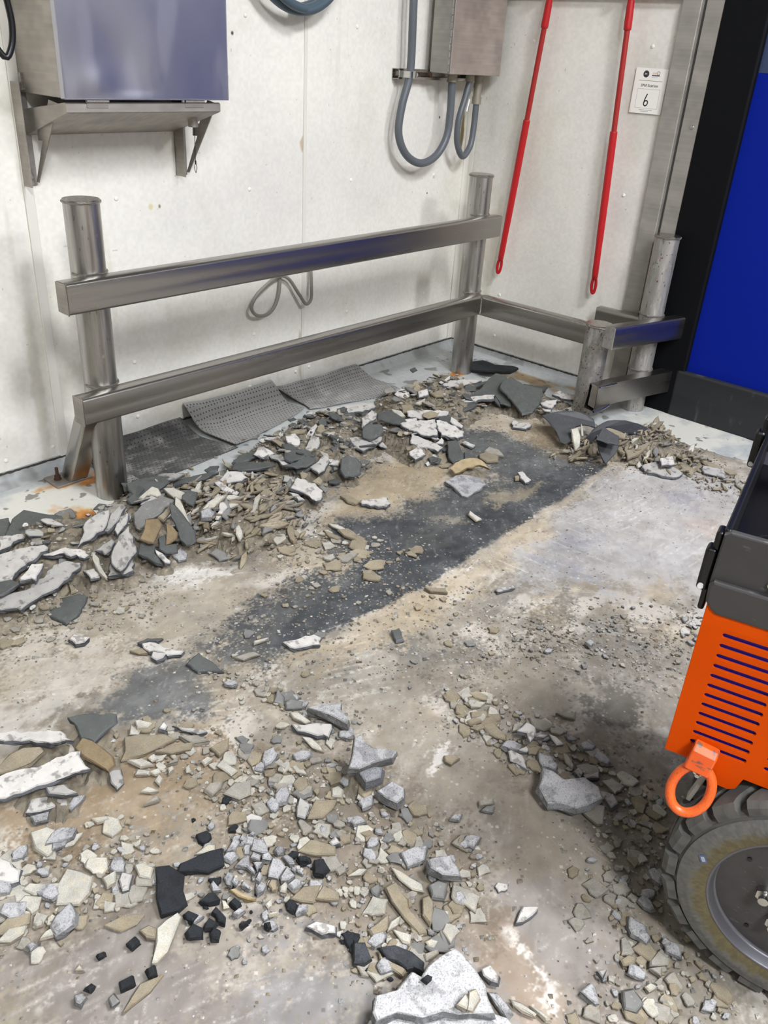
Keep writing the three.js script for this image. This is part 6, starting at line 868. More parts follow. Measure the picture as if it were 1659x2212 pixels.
  ['bitumen_lump', 'black', -3.198, .022, 1.8, .04, -.03, .018, [10,-62,31,-45,38,-6,6,42,-15,45,-41,30,-29,-4], 'bitumen', 'square black rubber block in the left foreground'],
  ['bitumen_lump', 'black', -3.119, .022, 1.794, .15, -.13, .018, [-29,-29,3,-16,46,4,28,35,-4,24,-44,-19], 'bitumen', 'long black rubber block joined to the square one'],
  ['screed_flake', 'cream', -3.086, .015, 1.772, .23, -.19, .011, [-25,-10,6,-8,14,3,4,16], 'flake', 'cream chip standing behind the long black block'],
  ['screed_flake', 'cream', -3.194, .015, 1.555, .03, -.03, .011, [-15,-16,13,3,12,11,-10,1], 'flake', 'tiny narrow cream chip just in front of the shield-shaped flake'],
  ['screed_flake', 'cream', -3.079, .015, 1.559, .03, -.03, .011, [-15,-10,3,-11,12,14,-1,7], 'flake', 'tiny cream chip just right of the shield-shaped flake'],
  ['screed_flake', 'taupe', -3.088, .015, 1.588, .03, -.03, .011, [-22,-3,12,-3,9,7], 'flake', 'tiny narrow grey-brown chip just right of the shield-shaped flake'],
  ['screed_flake', 'cream', -3.06, .015, 1.506, .03, -.03, .011, [-15,-6,-3,-15,13,8,5,13], 'flake', 'tiny cream chip right of the shield-shaped flake, in front of the broad sandy slab'],
  ['screed_flake', 'cream', -3.038, .015, 1.525, .03, -.03, .011, [-11,-10,12,-4,6,10,-7,4], 'flake', 'tiny cream chip just in front of the broad sandy slab'],
  ['screed_flake', 'cream', -3.047, .015, 1.549, .03, -.03, .011, [-9,-4,9,-12,9,1,-9,14], 'flake', 'tiny cream chip right of the shield-shaped flake, right of the sandy brown slab'],
  ['screed_flake', 'cream', -3.045, .015, 1.478, .03, -.03, .011, [-18,-26,9,-7,16,25,-7,9], 'flake', 'small narrow cream chip just in front of the broad sandy slab'],
  ['screed_flake', 'cream', -3.019, .015, 1.485, .03, -.03, .011, [-8,-8,10,-8,6,10,-8,6], 'flake', 'tiny cream chip in front of the broad sandy slab, right of the shield-shaped flake'],
  ['screed_flake', 'taupe', -2.99, .015, 1.527, .03, -.03, .011, [-17,-2,13,-3,4,6], 'flake', 'tiny narrow grey-brown chip just right of the broad sandy slab'],
  ['screed_flake', 'cream', -3.01, .015, 1.541, .03, -.03, .011, [-4,-7,8,-5,5,5,-10,7], 'flake', 'tiny cream chip in front of the broad sandy slab, right of the sandy brown slab'],
  ['screed_flake', 'cream', -2.921, .015, 1.627, .03, -.03, .011, [-13,-22,10,-27,12,24,-8,25], 'flake', 'small cream chip just right of the broad sandy slab'],
  ['screed_flake', 'taupe', -2.976, .015, 1.651, .03, -.03, .011, [-19,-9,0,-16,23,1,12,9,-16,16], 'flake', 'small grey-brown chip just right of the broad sandy slab'],
  ['screed_flake', 'taupe', -2.942, .015, 1.698, .03, -.03, .011, [-32,-19,5,-24,34,-2,10,26,-17,19], 'flake', 'small grey-brown chip just behind the top cluster lump'],
  ['screed_flake', 'cream', -2.938, .015, 1.576, .03, -.03, .011, [-11,-6,9,-7,13,7,-11,7], 'flake', 'tiny cream chip just right of the broad sandy slab'],
  ['screed_flake', 'cream', -2.984, .015, 1.568, .03, -.03, .011, [-2,-7,10,-8,1,10,-9,6], 'flake', 'tiny cream chip right of the broad sandy slab, right of the shield-shaped flake'],
  ['screed_flake', 'cream', -3.261, .015, 1.873, .04, -.03, .011, [1,-28,46,-26,45,-14,17,4,-12,23,-37,26,-43,20,-16,-5], 'flake', 'long cream bar in front of the square black block'],
  ['bitumen_lump', 'black', -3.358, .022, 1.897, .04, -.03, .018, [-8,-10,14,-4,8,10,-14,4], 'bitumen', 'black cube on the pale floor, lower left'],
  ['bitumen_lump', 'black', -3.306, .018, 1.839, 0, 0, .014, [-10,-6,8,-8,10,6,-8,8], 'bitumen', 'black lump left of the cream bar'],
  ['bitumen_lump', 'black', -3.316, .022, 1.91, 0, 0, .018, [-3,-9,10,-5,3,8,-9,6], 'bitumen', 'tiny black lump just in front of the cream bar'],
  ['bitumen_lump', 'black', -3.358, .016, 1.818, 0, 0, .012, [-4,-6,7,-2,4,5,-7,2], 'bitumen', 'tiny black lump just left of the cream bar'],
  ['bitumen_lump', 'black', -3.403, .018, 1.857, 0, 0, .014, [-7,-5,5,-4,7,4,-5,5], 'bitumen', 'tiny black lump left of the cream bar, in front of the broad beige flake'],
  ['concrete_lump', 'concrete', -3.426, .019, 1.863, .04, -.03, .015, [-4,-11,8,-5,8,6,-5,9,-8,1], 'concrete', 'pale stone on the floor near the bottom left'],
  ['concrete_lump', 'concrete', -3.433, .019, 1.717, 0, 0, .015, [-5,-6,5,-6,6,4,-7,8], 'concrete', 'single bluish stone below the lower left litter'],
  ['screed_flake', 'cream', -3.397, .015, 1.812, 0, 0, .011, [-7,-2,4,-6,3,8], 'flake', 'tiny cream triangle on the pale floor'],
  ['coating_slab', 'grey', -3.388, .015, 1.903, 0, 0, .011, [-5,-8,6,-10,7,10,-8,9], 'slab', 'tiny mid grey shard just in front of the cream bar'],
  ['mortar_flake', 'tan', -3.292, .01, 1.791, 0, 0, .006, [-30,-23,-3,-17,35,12,13,19,-15,9], 'flake', 'small tan flake just left of the cream bar'],
  ['mortar_flake', 'tan', -3.35, .014, 1.926, .02, -.01, .01, [-38,6,-9,-8,11,-15,46,1,13,9,-23,6], 'flake', 'long thin tan flake at the bottom, left of centre'],
  ['mortar_flake', 'tan', -3.273, .015, 1.841, .02, -.02, .011, [-11,-15,7,-12,13,3,0,18,-10,5], 'flake', 'tiny tan flake just left of the cream bar'],
  ['screed_flake', 'cream', -3.399, .015, 1.713, .02, -.02, .011, [-16,-1,-4,-7,13,-3,7,11], 'flake', 'tiny cream chip just in front of the long cream flake'],
  ['screed_flake', 'cream', -3.376, .015, 1.702, .02, -.02, .011, [-7,-7,10,-2,4,8,-6,2], 'flake', 'tiny cream chip in front of the long cream flake, left of the cream bar'],
  ['screed_flake', 'cream', -3.402, .015, 1.683, .02, -.02, .011, [-7,-6,9,-3,3,6,-5,3], 'flake', 'tiny cream chip in front of the long cream flake, left of the square black block'],
  ['concrete_lump', 'slabconc', -3.016, .06, 2.302, .04, -.03, .03, [-81,-65,-50,-46,-7,-48,-3,-30,46,-30,64,-25,79,-19,80,-3,73,30,63,59,51,70,36,97,12,73,-21,33,-52,15,-77,-22,-109,-37,-103,-51], 'concrete', 'huge white-faced concrete slab at the bottom of the picture'],
  ['concrete_lump', 'slabconc', -3.043, .034, 2.339, 0, 0, .03, [-79,-91,-41,-64,-4,-17,29,4,69,40,85,75,81,96,21,57,-58,-21,-103,-79], 'concrete', 'rough concrete slab under the front of the huge white slab'],
  ['coating_slab', 'white', -2.907, .02, 2.344, .08, -.06, .016, [-3,-18,14,-11,10,12,-3,18,-8,8,-10,-8], 'slab', 'white chunk right of the huge white slab'],
  ['concrete_lump', 'concrete', -2.938, .019, 2.387, .08, -.06, .015, [1,-28,12,-14,4,23,-11,21,-6,-3], 'concrete', 'grey concrete sliver along the right edge of the huge white slab'],
  ['screed_flake', 'cream', -3.011, .078, 2.357, .04, -.03, .011, [-12,-7,12,-7,7,4,-7,10], 'flake', 'left cream chip lying on the huge white slab'],
  ['screed_flake', 'cream', -2.998, .078, 2.365, .04, -.03, .011, [6,-13,19,-7,10,7,-15,10,-19,3], 'flake', 'right cream chip lying on the huge white slab'],
  ['bitumen_lump', 'black', -3.02, .075, 2.285, .08, -.06, .014, [-7,-6,5,-3,7,4,-5,5], 'bitumen', 'dark chip on the upper corner of the huge white slab'],
  ['bitumen_lump', 'asphalt', -2.993, .022, 2.215, .08, -.06, .018, [-15,-47,8,-29,20,1,21,29,6,39,1,22,-10,16,-12,-9,-20,-23], 'bitumen', 'charcoal rubble slab above the huge white slab'],
  ['bitumen_lump', 'asphalt', -3.038, .022, 2.153, .08, -.06, .018, [5,-24,19,-10,6,18,-8,15,-22,1], 'bitumen', 'charcoal lump left of the charcoal slab'],
  ['mortar_flake', 'tan', -3.014, .015, 2.202, .08, -.06, .011, [2,-32,-3,-20,6,1,14,27,0,29,-5,6,-13,-11], 'flake', 'tan bar in front of the charcoal slab'],
  ['screed_flake', 'cream', -2.956, .015, 2.182, .04, -.03, .011, [-4,-24,4,-10,13,9,-3,18,-10,7], 'flake', 'cream flake behind the charcoal slab'],
  ['screed_flake', 'cream', -2.948, .015, 2.152, .08, -.06, .011, [-21,1,-2,-7,19,-1,3,7], 'flake', 'tiny narrow cream chip just in front of the crooked brown slab'],
  ['screed_flake', 'cream', -2.93, .015, 2.228, .04, -.03, .011, [-6,-10,6,-6,11,6,-3,9,-9,1], 'flake', 'pale yellow chip at the right end of the foreground litter'],
  ['screed_flake', 'taupe', -2.948, .015, 2.243, .08, -.06, .011, [-8,-11,16,2,11,8,-19,1], 'flake', 'tiny grey-brown chip just right of the charcoal slab'],
  ['coating_slab', 'white', -2.756, .015, 2.323, 0, 0, .011, [-29,-5,10,-15,30,8,6,9,-17,4], 'slab', 'lone white lozenge on the bare pale floor, bottom right'],
  ['concrete_lump', 'slabconc', -2.456, .05, 2.23, .08, -.06, .03, [-41,-51,9,-74,17,-53,16,-23,53,8,53,45,33,66,-2,53,-31,38,-43,6,-63,-14], 'concrete', 'large half-white concrete slab in front of the tow ring'],
  ['screed_flake', 'taupe', -2.439, .015, 2.296, .04, -.03, .011, [-15,-30,23,-16,31,5,-14,25,-24,15], 'flake', 'grey triangular flake below the half-white slab'],
  ['coating_slab', 'pale', -2.387, .02, 2.305, .04, -.03, .016, [-5,-15,19,-8,4,14,-19,9], 'slab', 'pale five-sided chip right of the half-white slab'],
  ['coating_slab', 'white', -2.368, .05, 2.067, .15, -.13, .012, [-17,-22,20,-19,23,5,0,18,-20,19,-5,-1], 'slab', 'white star-shaped shard behind the half-white slab'],
  ['coating_slab', 'white', -2.431, .018, 2.079, .08, -.06, .014, [5,-26,11,-24,18,6,-8,39,-10,10,-16,-5], 'slab', 'white leaf-shaped shard left of the half-white slab'],
  ['coating_slab', 'white', -2.359, .05, 2.094, .08, -.06, .01, [-4,-15,13,11,1,9,-9,-6], 'slab', 'tiny narrow white shard just right of the white star shard'],
  ['coating_slab', 'white', -2.381, .016, 2.078, .15, -.13, .012, [-21,-12,22,0,10,5,-11,7], 'slab', 'tiny narrow white shard just behind the white leaf shard'],
  ['coating_slab', 'white', -2.338, .045, 2.127, .11, -.1, .012, [2,-22,8,-7,2,19,-12,9], 'slab', 'tiny white shard just right of the white star shard'],
  ['screed_flake', 'cream', -2.346, .015, 2.17, .11, -.1, .011, [11,-22,13,-11,-2,17,-12,20,-9,-3], 'flake', 'narrow cream shard behind the half-white slab'],
  ['mortar_flake', 'tan', -2.391, .015, 1.99, .08, -.06, .011, [-3,-35,20,-21,12,25,-2,35,-13,9,-15,-12], 'flake', 'largest brown flake in the chips left of the white star shard'],
  ['mortar_flake', 'tan', -2.368, .015, 1.927, .04, -.03, .011, [-8,-19,23,7,9,20,-24,-7], 'flake', 'small tan flake just behind the largest brown flake'],
  ['mortar_flake', 'tan', -2.396, .015, 1.931, .04, -.03, .011, [-13,-12,8,-7,20,16,-14,3], 'flake', 'tiny tan flake just left of the largest brown flake'],
  ['mortar_flake', 'tan', -2.406, .015, 1.954, .04, -.03, .011, [-17,-15,17,-2,11,13,-11,4], 'flake', 'tiny tan flake left of the largest brown flake, left of the white star shard'],
  ['screed_flake', 'taupe', -2.287, .015, 2.058, .08, -.06, .011, [-3,-34,19,-2,18,27,-12,17,-22,-8], 'flake', 'small grey-brown chip just right of the white star shard'],
  ['screed_flake', 'taupe', -2.211, .015, 2.086, .04, -.03, .011, [-14,-24,26,11,1,19,-12,-5], 'flake', 'small grey-brown chip right of the white star shard, right of the largest brown flake'],
  ['coating_slab', 'pale', -2.353, .02, 2.236, .08, -.06, .016, [-11,-16,22,6,7,15,-18,-6], 'slab', 'pale bar behind the half-white slab, nearest the tow ring'],
  ['coating_slab', 'pale', -2.365, .02, 2.209, .08, -.06, .016, [-6,-10,11,-9,7,8,-12,11], 'slab', 'tiny pale grey shard just behind the half-white slab'],
  ['mortar_flake', 'tan', -2.376, .015, 2.128, .08, -.06, .011, [-3,-18,19,-5,9,17,-25,5], 'flake', 'small tan flake just right of the white leaf shard'],
  ['concrete_lump', 'concrete', -2.667, .019, 2.084, .11, -.1, .015, [-11,-6,-1,-8,15,5,-3,9], 'concrete', 'white-topped stone left of the half-white slab'],
  ['screed_flake', 'taupe', -2.585, .015, 2.105, .04, -.03, .011, [-10,-14,19,5,8,13,-18,-5], 'flake', 'tiny narrow grey-brown chip just in front of the white leaf shard'],
  ['coating_slab', 'grey', -2.596, .015, 2.12, .08, -.06, .011, [-15,-10,3,-8,13,6,-1,12], 'slab', 'tiny mid grey shard just in front of the white leaf shard'],
  ['concrete_lump', 'concrete', -1.905, .019, 1.977, .04, -.03, .015, [-7,-10,11,-6,8,8,-13,8], 'concrete', 'tiny pale concrete lump just behind the white star shard'],
  ['mortar_flake', 'tan', -2.538, .015, 1.969, .04, -.03, .011, [-3,-17,16,-2,15,12,-13,11,-15,-4], 'flake', 'reddish brown rounded chip on the pale floor'],
  ['concrete_lump', 'concrete', -2.81, .019, 2.495, .11, -.1, .015, [-11,-18,15,-11,13,0,-6,17,-11,12], 'concrete', 'white wedge with a dark side near the bottom, left of the tyre'],
  ['coating_slab', 'grey', -2.769, .015, 2.552, .04, -.03, .011, [4,-20,21,-8,10,17,-13,14,-22,-3], 'slab', 'dark grey rounded stone near the bottom, left of the tyre'],
  ['screed_flake', 'cream', -2.723, .015, 2.564, .04, -.03, .011, [-7,-8,8,-4,9,9,-10,3], 'flake', 'tiny cream chip just right of the dark rounded stone'],
  ['screed_flake', 'taupe', -2.664, .015, 2.553, .04, -.03, .011, [-13,-12,16,-10,16,12,3,16,-22,-7], 'flake', 'grey-brown five-sided chip nearest the tyre'],
  ['screed_flake', 'taupe', -2.685, .015, 2.559, .04, -.03, .011, [-6,-13,10,4,-5,9], 'flake', 'tiny grey-brown chip just behind the dark rounded stone'],
  ['coating_slab', 'pale', -2.763, .02, 2.489, .04, -.03, .016, [-3,-8,11,3,-8,4], 'slab', 'tiny pale grey shard just behind the white wedge'],
  ['screed_flake', 'cream', -2.914, .015, 2.419, .02, -.02, .011, [-3,-24,5,-7,8,23,2,22,-4,1,-8,-15], 'flake', 'left one of two thin cream flakes at the bottom'],
  ['screed_flake', 'cream', -2.9, .015, 2.449, .02, -.02, .011, [-3,-25,5,-3,2,16,-3,11], 'flake', 'right one of two thin cream flakes at the bottom'],
  ['mortar_flake', 'tan', -2.704, .015, 2.511, .04, -.03, .011, [-10,-11,11,-5,14,8,1,10,-16,-2], 'flake', 'tiny tan flake just behind the dark rounded stone'],
  ['concrete_lump', 'concrete', -3.044, .019, 1.803, .04, -.03, .015, [-22,2,5,-10,13,-5,11,4,-7,9], 'concrete', 'tiny pale concrete lump just left of the top cluster lump'],
  ['concrete_lump', 'concrete', -3.067, .019, 1.818, .04, -.03, .015, [-12,-8,-1,-11,12,0,8,9,-7,10], 'concrete', 'tiny pale concrete lump just right of the long black block'],
  ['concrete_lump', 'concrete', -3.021, .019, 1.802, .04, -.03, .015, [-7,-2,7,-8,3,5,-4,5], 'concrete', 'tiny pale concrete lump left of the top cluster lump, behind the right cluster lump'],
  ['concrete_lump', 'concrete', -3, .019, 1.808, .04, -.03, .015, [-5,-3,4,-4,4,4,-3,3], 'concrete', 'tiny pale concrete lump just behind the top cluster lump'],
  ['concrete_lump', 'concrete', -3.019, .019, 1.817, .04, -.03, .015, [-1,-6,7,-2,0,7,-6,1], 'concrete', 'tiny pale concrete lump left of the top cluster lump, right of the long black block'],
  ['concrete_lump', 'concrete', -3.032, .019, 1.813, .04, -.03, .015, [-6,-2,5,-5,5,2,-4,5], 'concrete', 'tiny pale concrete lump left of the top cluster lump, left of the right cluster lump'],
  ['concrete_lump', 'concrete', -3.034, .019, 1.829, .04, -.03, .015, [-4,-7,6,-10,12,-2,-4,12,-10,6], 'concrete', 'tiny pale concrete lump left of the top cluster lump, left of the scratched tan flake'],
  ['concrete_lump', 'concrete', -3.01, .019, 1.846, .04, -.03, .015, [-19,-10,2,-25,16,-12,8,12,1,22,-8,13], 'concrete', 'largest pale lump of the shattered concrete cluster at its top'],
  ['concrete_lump', 'concrete', -3.032, .019, 1.856, .04, -.03, .015, [-9,-6,2,-12,8,4,-2,13], 'concrete', 'tiny pale concrete lump just in front of the top cluster lump'],
  ['concrete_lump', 'concrete', -3.017, .019, 1.872, .04, -.03, .015, [-4,-10,9,-6,7,7,-1,12,-10,-2], 'concrete', 'tiny pale concrete lump in front of the top cluster lump, behind the right cluster lump'],
  ['concrete_lump', 'concrete', -3.056, .019, 1.859, .04, -.03, .015, [-18,-16,8,-19,15,-14,4,1,1,19,-5,26,-6,3], 'concrete', 'small pale concrete lump just in front of the top cluster lump'],
  ['concrete_lump', 'concrete', -3.043, .019, 1.873, .04, -.03, .015, [-2,-10,11,3,-8,7], 'concrete', 'tiny pale concrete lump just left of the right cluster lump'],
  ['concrete_lump', 'concrete', -3.023, .019, 1.904, .04, -.03, .015, [-10,-8,11,-20,20,-10,15,14,-13,20,-23,4], 'concrete', 'largest pale lump of the shattered concrete cluster at its right'],
  ['concrete_lump', 'concrete', -3.021, .019, 1.934, .04, -.03, .015, [-11,-7,15,-14,13,12,-3,9,-14,1], 'concrete', 'tiny pale concrete lump just right of the right cluster lump'],
  ['concrete_lump', 'concrete', -2.989, .019, 1.878, .04, -.03, .015, [-7,-7,5,-10,10,1,1,9,-10,7], 'concrete', 'tiny pale concrete lump just right of the top cluster lump'],
  ['concrete_lump', 'concrete', -2.991, .019, 1.909, .04, -.03, .015, [-5,-15,5,-13,7,4,1,16,-7,8], 'concrete', 'tiny pale concrete lump right of the right cluster lump, right of the top cluster lump'],
  ['concrete_lump', 'concrete', -3.019, .019, 1.958, .04, -.03, .015, [-11,-8,7,-8,12,2,4,8,-12,6], 'concrete', 'tiny pale concrete lump right of the right cluster lump, behind the rounded white flake'],
  ['concrete_lump', 'concrete', -3.104, .019, 1.858, .04, -.03, .015, [-5,-8,10,-13,11,1,-6,14,-10,6], 'concrete', 'tiny pale concrete lump right of the long black block, left of the right cluster lump'],
  ['concrete_lump', 'concrete', -3.098, .019, 1.871, .04, -.03, .015, [-5,-4,5,-9,5,4,-4,10], 'concrete', 'tiny pale concrete lump right of the long black block, right of the square black block'],
  ['concrete_lump', 'concrete', -3.133, .019, 1.852, .04, -.03, .015, [-2,-9,6,-12,4,15,-8,5], 'concrete', 'tiny pale concrete lump just in front of the long black block'],
  ['concrete_lump', 'concrete', -3.05, .019, 2.006, .04, -.03, .015, [-8,-4,3,-9,13,3,6,8,-15,1], 'concrete', 'tiny pale concrete lump just behind the rounded white flake'],
  ['concrete_lump', 'concrete', -3.135, .019, 1.927, .04, -.03, .015, [-9,-5,5,-5,9,6,-5,4], 'concrete', 'tiny pale concrete lump just in front of the right cluster lump'],
  ['concrete_lump', 'concrete', -3, .019, 1.932, .04, -.03, .015, [1,-7,6,2,-3,7,-4,-2], 'concrete', 'tiny pale concrete lump right of the right cluster lump, right of the long black block'],
  ['concrete_lump', 'concrete', -2.995, .019, 1.947, .04, -.03, .015, [-4,-7,2,-7,3,7,-1,7], 'concrete', 'tiny narrow pale concrete lump just right of the right cluster lump'],
  ['concrete_lump', 'concrete', -3.059, .019, 1.897, .04, -.03, .015, [-8,-1,8,-9,6,2,-6,9], 'concrete', 'tiny pale concrete lump left of the right cluster lump, right of the long black block'],
  ['concrete_lump', 'concrete', -3.074, .019, 1.918, .04, -.03, .015, [-7,-7,6,-9,12,3,0,8,-11,5], 'concrete', 'tiny pale concrete lump in front of the right cluster lump, right of the cream bar'],
  ['concrete_lump', 'concrete', -3.09, .019, 1.893, .04, -.03, .015, [-5,-6,3,-11,4,8,-1,9], 'concrete', 'tiny pale concrete lump left of the right cluster lump, right of the square black block'],
  ['bitumen_lump', 'black', -3.129, .022, 1.91, .04, -.03, .018, [-6,-9,6,-9,7,7,-6,11], 'bitumen', 'tiny black lump just in front of the right cluster lump'],
  ['bitumen_lump', 'black', -3.155, .022, 1.868, .04, -.03, .018, [-18,-9,3,-10,12,-3,11,16,-8,6], 'bitumen', 'tiny black lump just right of the square black block'],
  ['bitumen_lump', 'black', -3.167, .022, 1.909, .04, -.03, .018, [-5,-15,7,-18,7,-3,6,13,-3,19,-8,8,-4,-4], 'bitumen', 'tiny black lump right of the square black block, right of the cream bar'],
  ['bitumen_lump', 'black', -3.205, .022, 1.872, .04, -.03, .018, [-5,-11,4,-11,12,9,-3,11,-8,1], 'bitumen', 'tiny black lump just behind the cream bar'],
  ['bitumen_lump', 'black', -3.19, .022, 1.91, .04, -.03, .018, [-6,-6,7,-9,11,6,-1,9,-11,0], 'bitumen', 'tiny black lump just right of the cream bar'],
  ['bitumen_lump', 'black', -3.219, .022, 1.903, .04, -.03, .018, [-10,-10,8,-15,15,6,2,16,-14,2], 'bitumen', 'tiny black lump right of the cream bar, in front of the square black block'],
  ['bitumen_lump', 'black', -3.196, .022, 1.933, .04, -.03, .018, [-6,-7,6,-11,11,2,-2,13,-9,3], 'bitumen', 'tiny black lump right of the cream bar, in front of the long black block'],
  ['bitumen_lump', 'black', -3.06, .022, 1.989, .04, -.03, .018, [-4,-10,8,-11,10,5,-4,14,-10,1], 'bitumen', 'tiny black lump just left of the rounded white flake'],
  ['bitumen_lump', 'black', -3.116, .022, 1.989, .04, -.03, .018, [-3,-8,6,-2,1,6,-5,4], 'bitumen', 'tiny black lump left of the rounded white flake, in front of the right cluster lump'],
  ['bitumen_lump', 'black', -3.147, .022, 1.954, .04, -.03, .018, [-5,-5,7,0,5,5,-7,0], 'bitumen', 'tiny black lump left of the rounded white flake, right of the cream bar'],
  ['bitumen_lump', 'black', -2.971, .022, 1.929, .04, -.03, .018, [-5,-11,9,1,4,11,-8,-1], 'bitumen', 'tiny black lump just right of the right cluster lump'],
  ['mortar_flake', 'ochre', -3.106, .015, 1.903, .04, -.03, .011, [-10,-27,-3,-23,6,13,13,25,1,15,-8,-4], 'flake', 'ochre bar below the shattered concrete cluster'],
  ['screed_flake', 'cream', -3.084, .015, 1.954, .08, -.06, .011, [-6,-5,12,-5,1,6,-7,4], 'flake', 'tiny cream chip just in front of the right cluster lump'],
  ['screed_flake', 'cream', -3.091, .015, 1.975, .04, -.03, .011, [-8,-7,9,3,7,7,-9,-3], 'flake', 'tiny narrow cream chip just left of the rounded white flake'],
  ['screed_flake', 'cream', -3.04, .015, 1.947, .04, -.03, .011, [-4,-7,11,-7,9,2,-5,11,-11,1], 'flake', 'tiny cream chip in front of the right cluster lump, behind the rounded white flake'],
  ['screed_flake', 'cream', -3.142, .015, 1.895, .08, -.06, .011, [1,-12,5,-5,2,11,-8,5], 'flake', 'tiny cream chip just right of the square black block'],
  ['mortar_flake', 'tan', -3.05, .015, 1.927, .04, -.03, .011, [-6,-7,6,-11,11,-3,-1,11,-10,9], 'flake', 'tiny tan flake just in front of the right cluster lump'],
  ['coating_slab', 'white', -1.247, .05, .365, .09, -.08, .016, [-156,-87,-53,-62,50,-18,143,49,131,73,80,76,-48,16,-148,-48], 'slab', 'longest white slab lying across the front edge of the right-hand mat'],
  ['coating_slab', 'pale', -1.432, .055, .666, .15, -.13, .014, [-32,-63,-6,-49,26,5,73,26,43,45,-52,41,-52,-6], 'slab', 'pale grey shard just in front of the many-sided dark slab'],
  ['coating_slab', 'slate', -.502, .01, .149, 0, 0, .006, [-9,-18,34,-20,10,15,-36,23], 'slab', 'small dark scrap on the clean grey coating between the mats and the right post'],
  ['coating_slab', 'slate', -.864, .01, .18, 0, 0, .006, [-9,-15,32,-15,7,14,-30,17], 'slab', 'tiny dark scrap on the coating at the corner of the right-hand mat'],
  ['coating_slab', 'slate', -.827, .01, .296, 0, 0, .006, [-8,-11,23,-17,8,11,-23,17], 'slab', 'tiny dark scrap on the coating just behind the centre heap'],
  ['coating_slab', 'slate', -1.427, .009, .227, 0, 0, .005, [-16,-10,21,-13,16,10,-21,13], 'slab', 'small dark scrap lying on the middle rubber mat'],
];
// pieces and posts that are easy to find, with where they stand
const ANCHORS = [
  [-2.697, .406, 'the slab by the rust stain'],
  [-2.859, .635, 'the upper chalk-white slab'],
  [-2.886, .757, 'the longest pale slab'],
  [-2.852, .83, 'the fan-shaped dark slab'],
  [-2.641, .631, 'the slab leaning on the left post'],
  [-2.65, .812, 'the teardrop slab'],
  [-2.367, .486, 'the notched slab'],
  [-2.448, .665, 'the speckled grey slab'],
  [-2.418, .789, 'the blue-black blade'],
  [-2.517, .763, 'the golden-brown block'],
  [-2.088, .641, 'the knobbly white lump'],
  [-1.951, .571, 'the canoe-shaped slab'],
  [-1.803, .69, 'the lens-shaped slab'],
  [-1.671, .813, 'the round slab'],
  [-1.907, .827, 'the bright white slab'],
  [-2.036, .856, 'the broad tan flake'],
  [-1.968, 1.11, 'the long ragged tan flake'],
  [-1.402, .671, 'the many-sided dark slab'],
  [-1.229, .629, 'the broad grey-green slab'],
  [-1.072, .702, 'the patched white slab'],
  [-1.216, .763, 'the pointed white slab'],
  [-1.128, .866, 'the bluish white slab'],
  [-1.272, .854, 'the jagged white slab'],
  [-1.208, .96, 'the lower grey-green slab'],
  [-1.276, 1.073, 'the curled straw-coloured flake'],
  [-1.374, 1.14, 'the shield-shaped slab'],
  [-.617, .533, 'the long white slab at the right post'],
  [-.697, .693, 'the thin white lath'],
  [-.545, .693, 'the back large dark slab'],
  [-.542, .833, 'the front large dark slab'],
  [-.672, 1.166, 'the torn grey sheet'],
  [-.584, 1.316, 'the dark rubber strip'],
  [-.797, 1.41, 'the folded rubber scrap'],
  [-.665, 1.599, 'the dark-rimmed pale slab'],
  [-2.778, 1.18, 'the crumpled white shard'],
  [-2.734, 1.304, 'the triangular olive slab'],
  [-2.479, 1.416, 'the white lens flake'],
  [-2.647, 1.694, 'the thick concrete slab'],
  [-2.703, 1.676, 'the white ribbed slab'],
  [-2.727, 1.875, 'the propped star-shaped slab'],
  [-2.729, 1.96, 'the layered lump'],
  [-2.855, 1.861, 'the scratched tan flake'],
  [-2.803, 2.157, 'the bulky concrete block'],
  [-2.831, 2.165, 'the blue-grey stone'],
  [-2.859, 2.111, 'the long cream bar'],
  [-2.907, 2.146, 'the crooked brown slab'],
  [-3.051, 2.066, 'the rounded white flake'],
  [-3.19, 1.297, 'the upper white plank'],
  [-3.226, 1.407, 'the largest white plank'],
  [-3.075, 1.335, 'the dark bent slab'],
  [-3.116, 1.423, 'the sandy brown slab'],
  [-3.008, 1.437, 'the broad sandy slab'],
  [-3.113, 1.485, 'the shield-shaped flake'],
  [-3.302, 1.523, 'the cream shield flake'],
  [-3.364, 1.619, 'the long cream flake'],
  [-3.32, 1.662, 'the broad beige flake'],
  [-3.198, 1.8, 'the square black block'],
  [-3.119, 1.794, 'the long black block'],
  [-3.261, 1.873, 'the cream bar'],
  [-3.016, 2.302, 'the huge white slab'],
  [-2.993, 2.215, 'the charcoal slab'],
  [-2.456, 2.23, 'the half-white slab'],
  [-2.368, 2.067, 'the white star shard'],
  [-2.431, 2.079, 'the white leaf shard'],
  [-2.391, 1.99, 'the largest brown flake'],
  [-2.81, 2.495, 'the white wedge'],
  [-2.769, 2.552, 'the dark rounded stone'],
  [-3.01, 1.846, 'the top cluster lump'],
  [-3.023, 1.904, 'the right cluster lump'],
  [-1.247, .365, 'the longest white slab'],
  [-2.401, .36, 'the left post'],
  [-.364, .348, 'the right post'],
  [-.263, 1.035, 'the short post'],
  [-2.278, 2.443, 'the tow ring'],
  [-2.561, 2.531, 'the front tyre'],
  [-2.42, .101, 'the foot plate'],
];
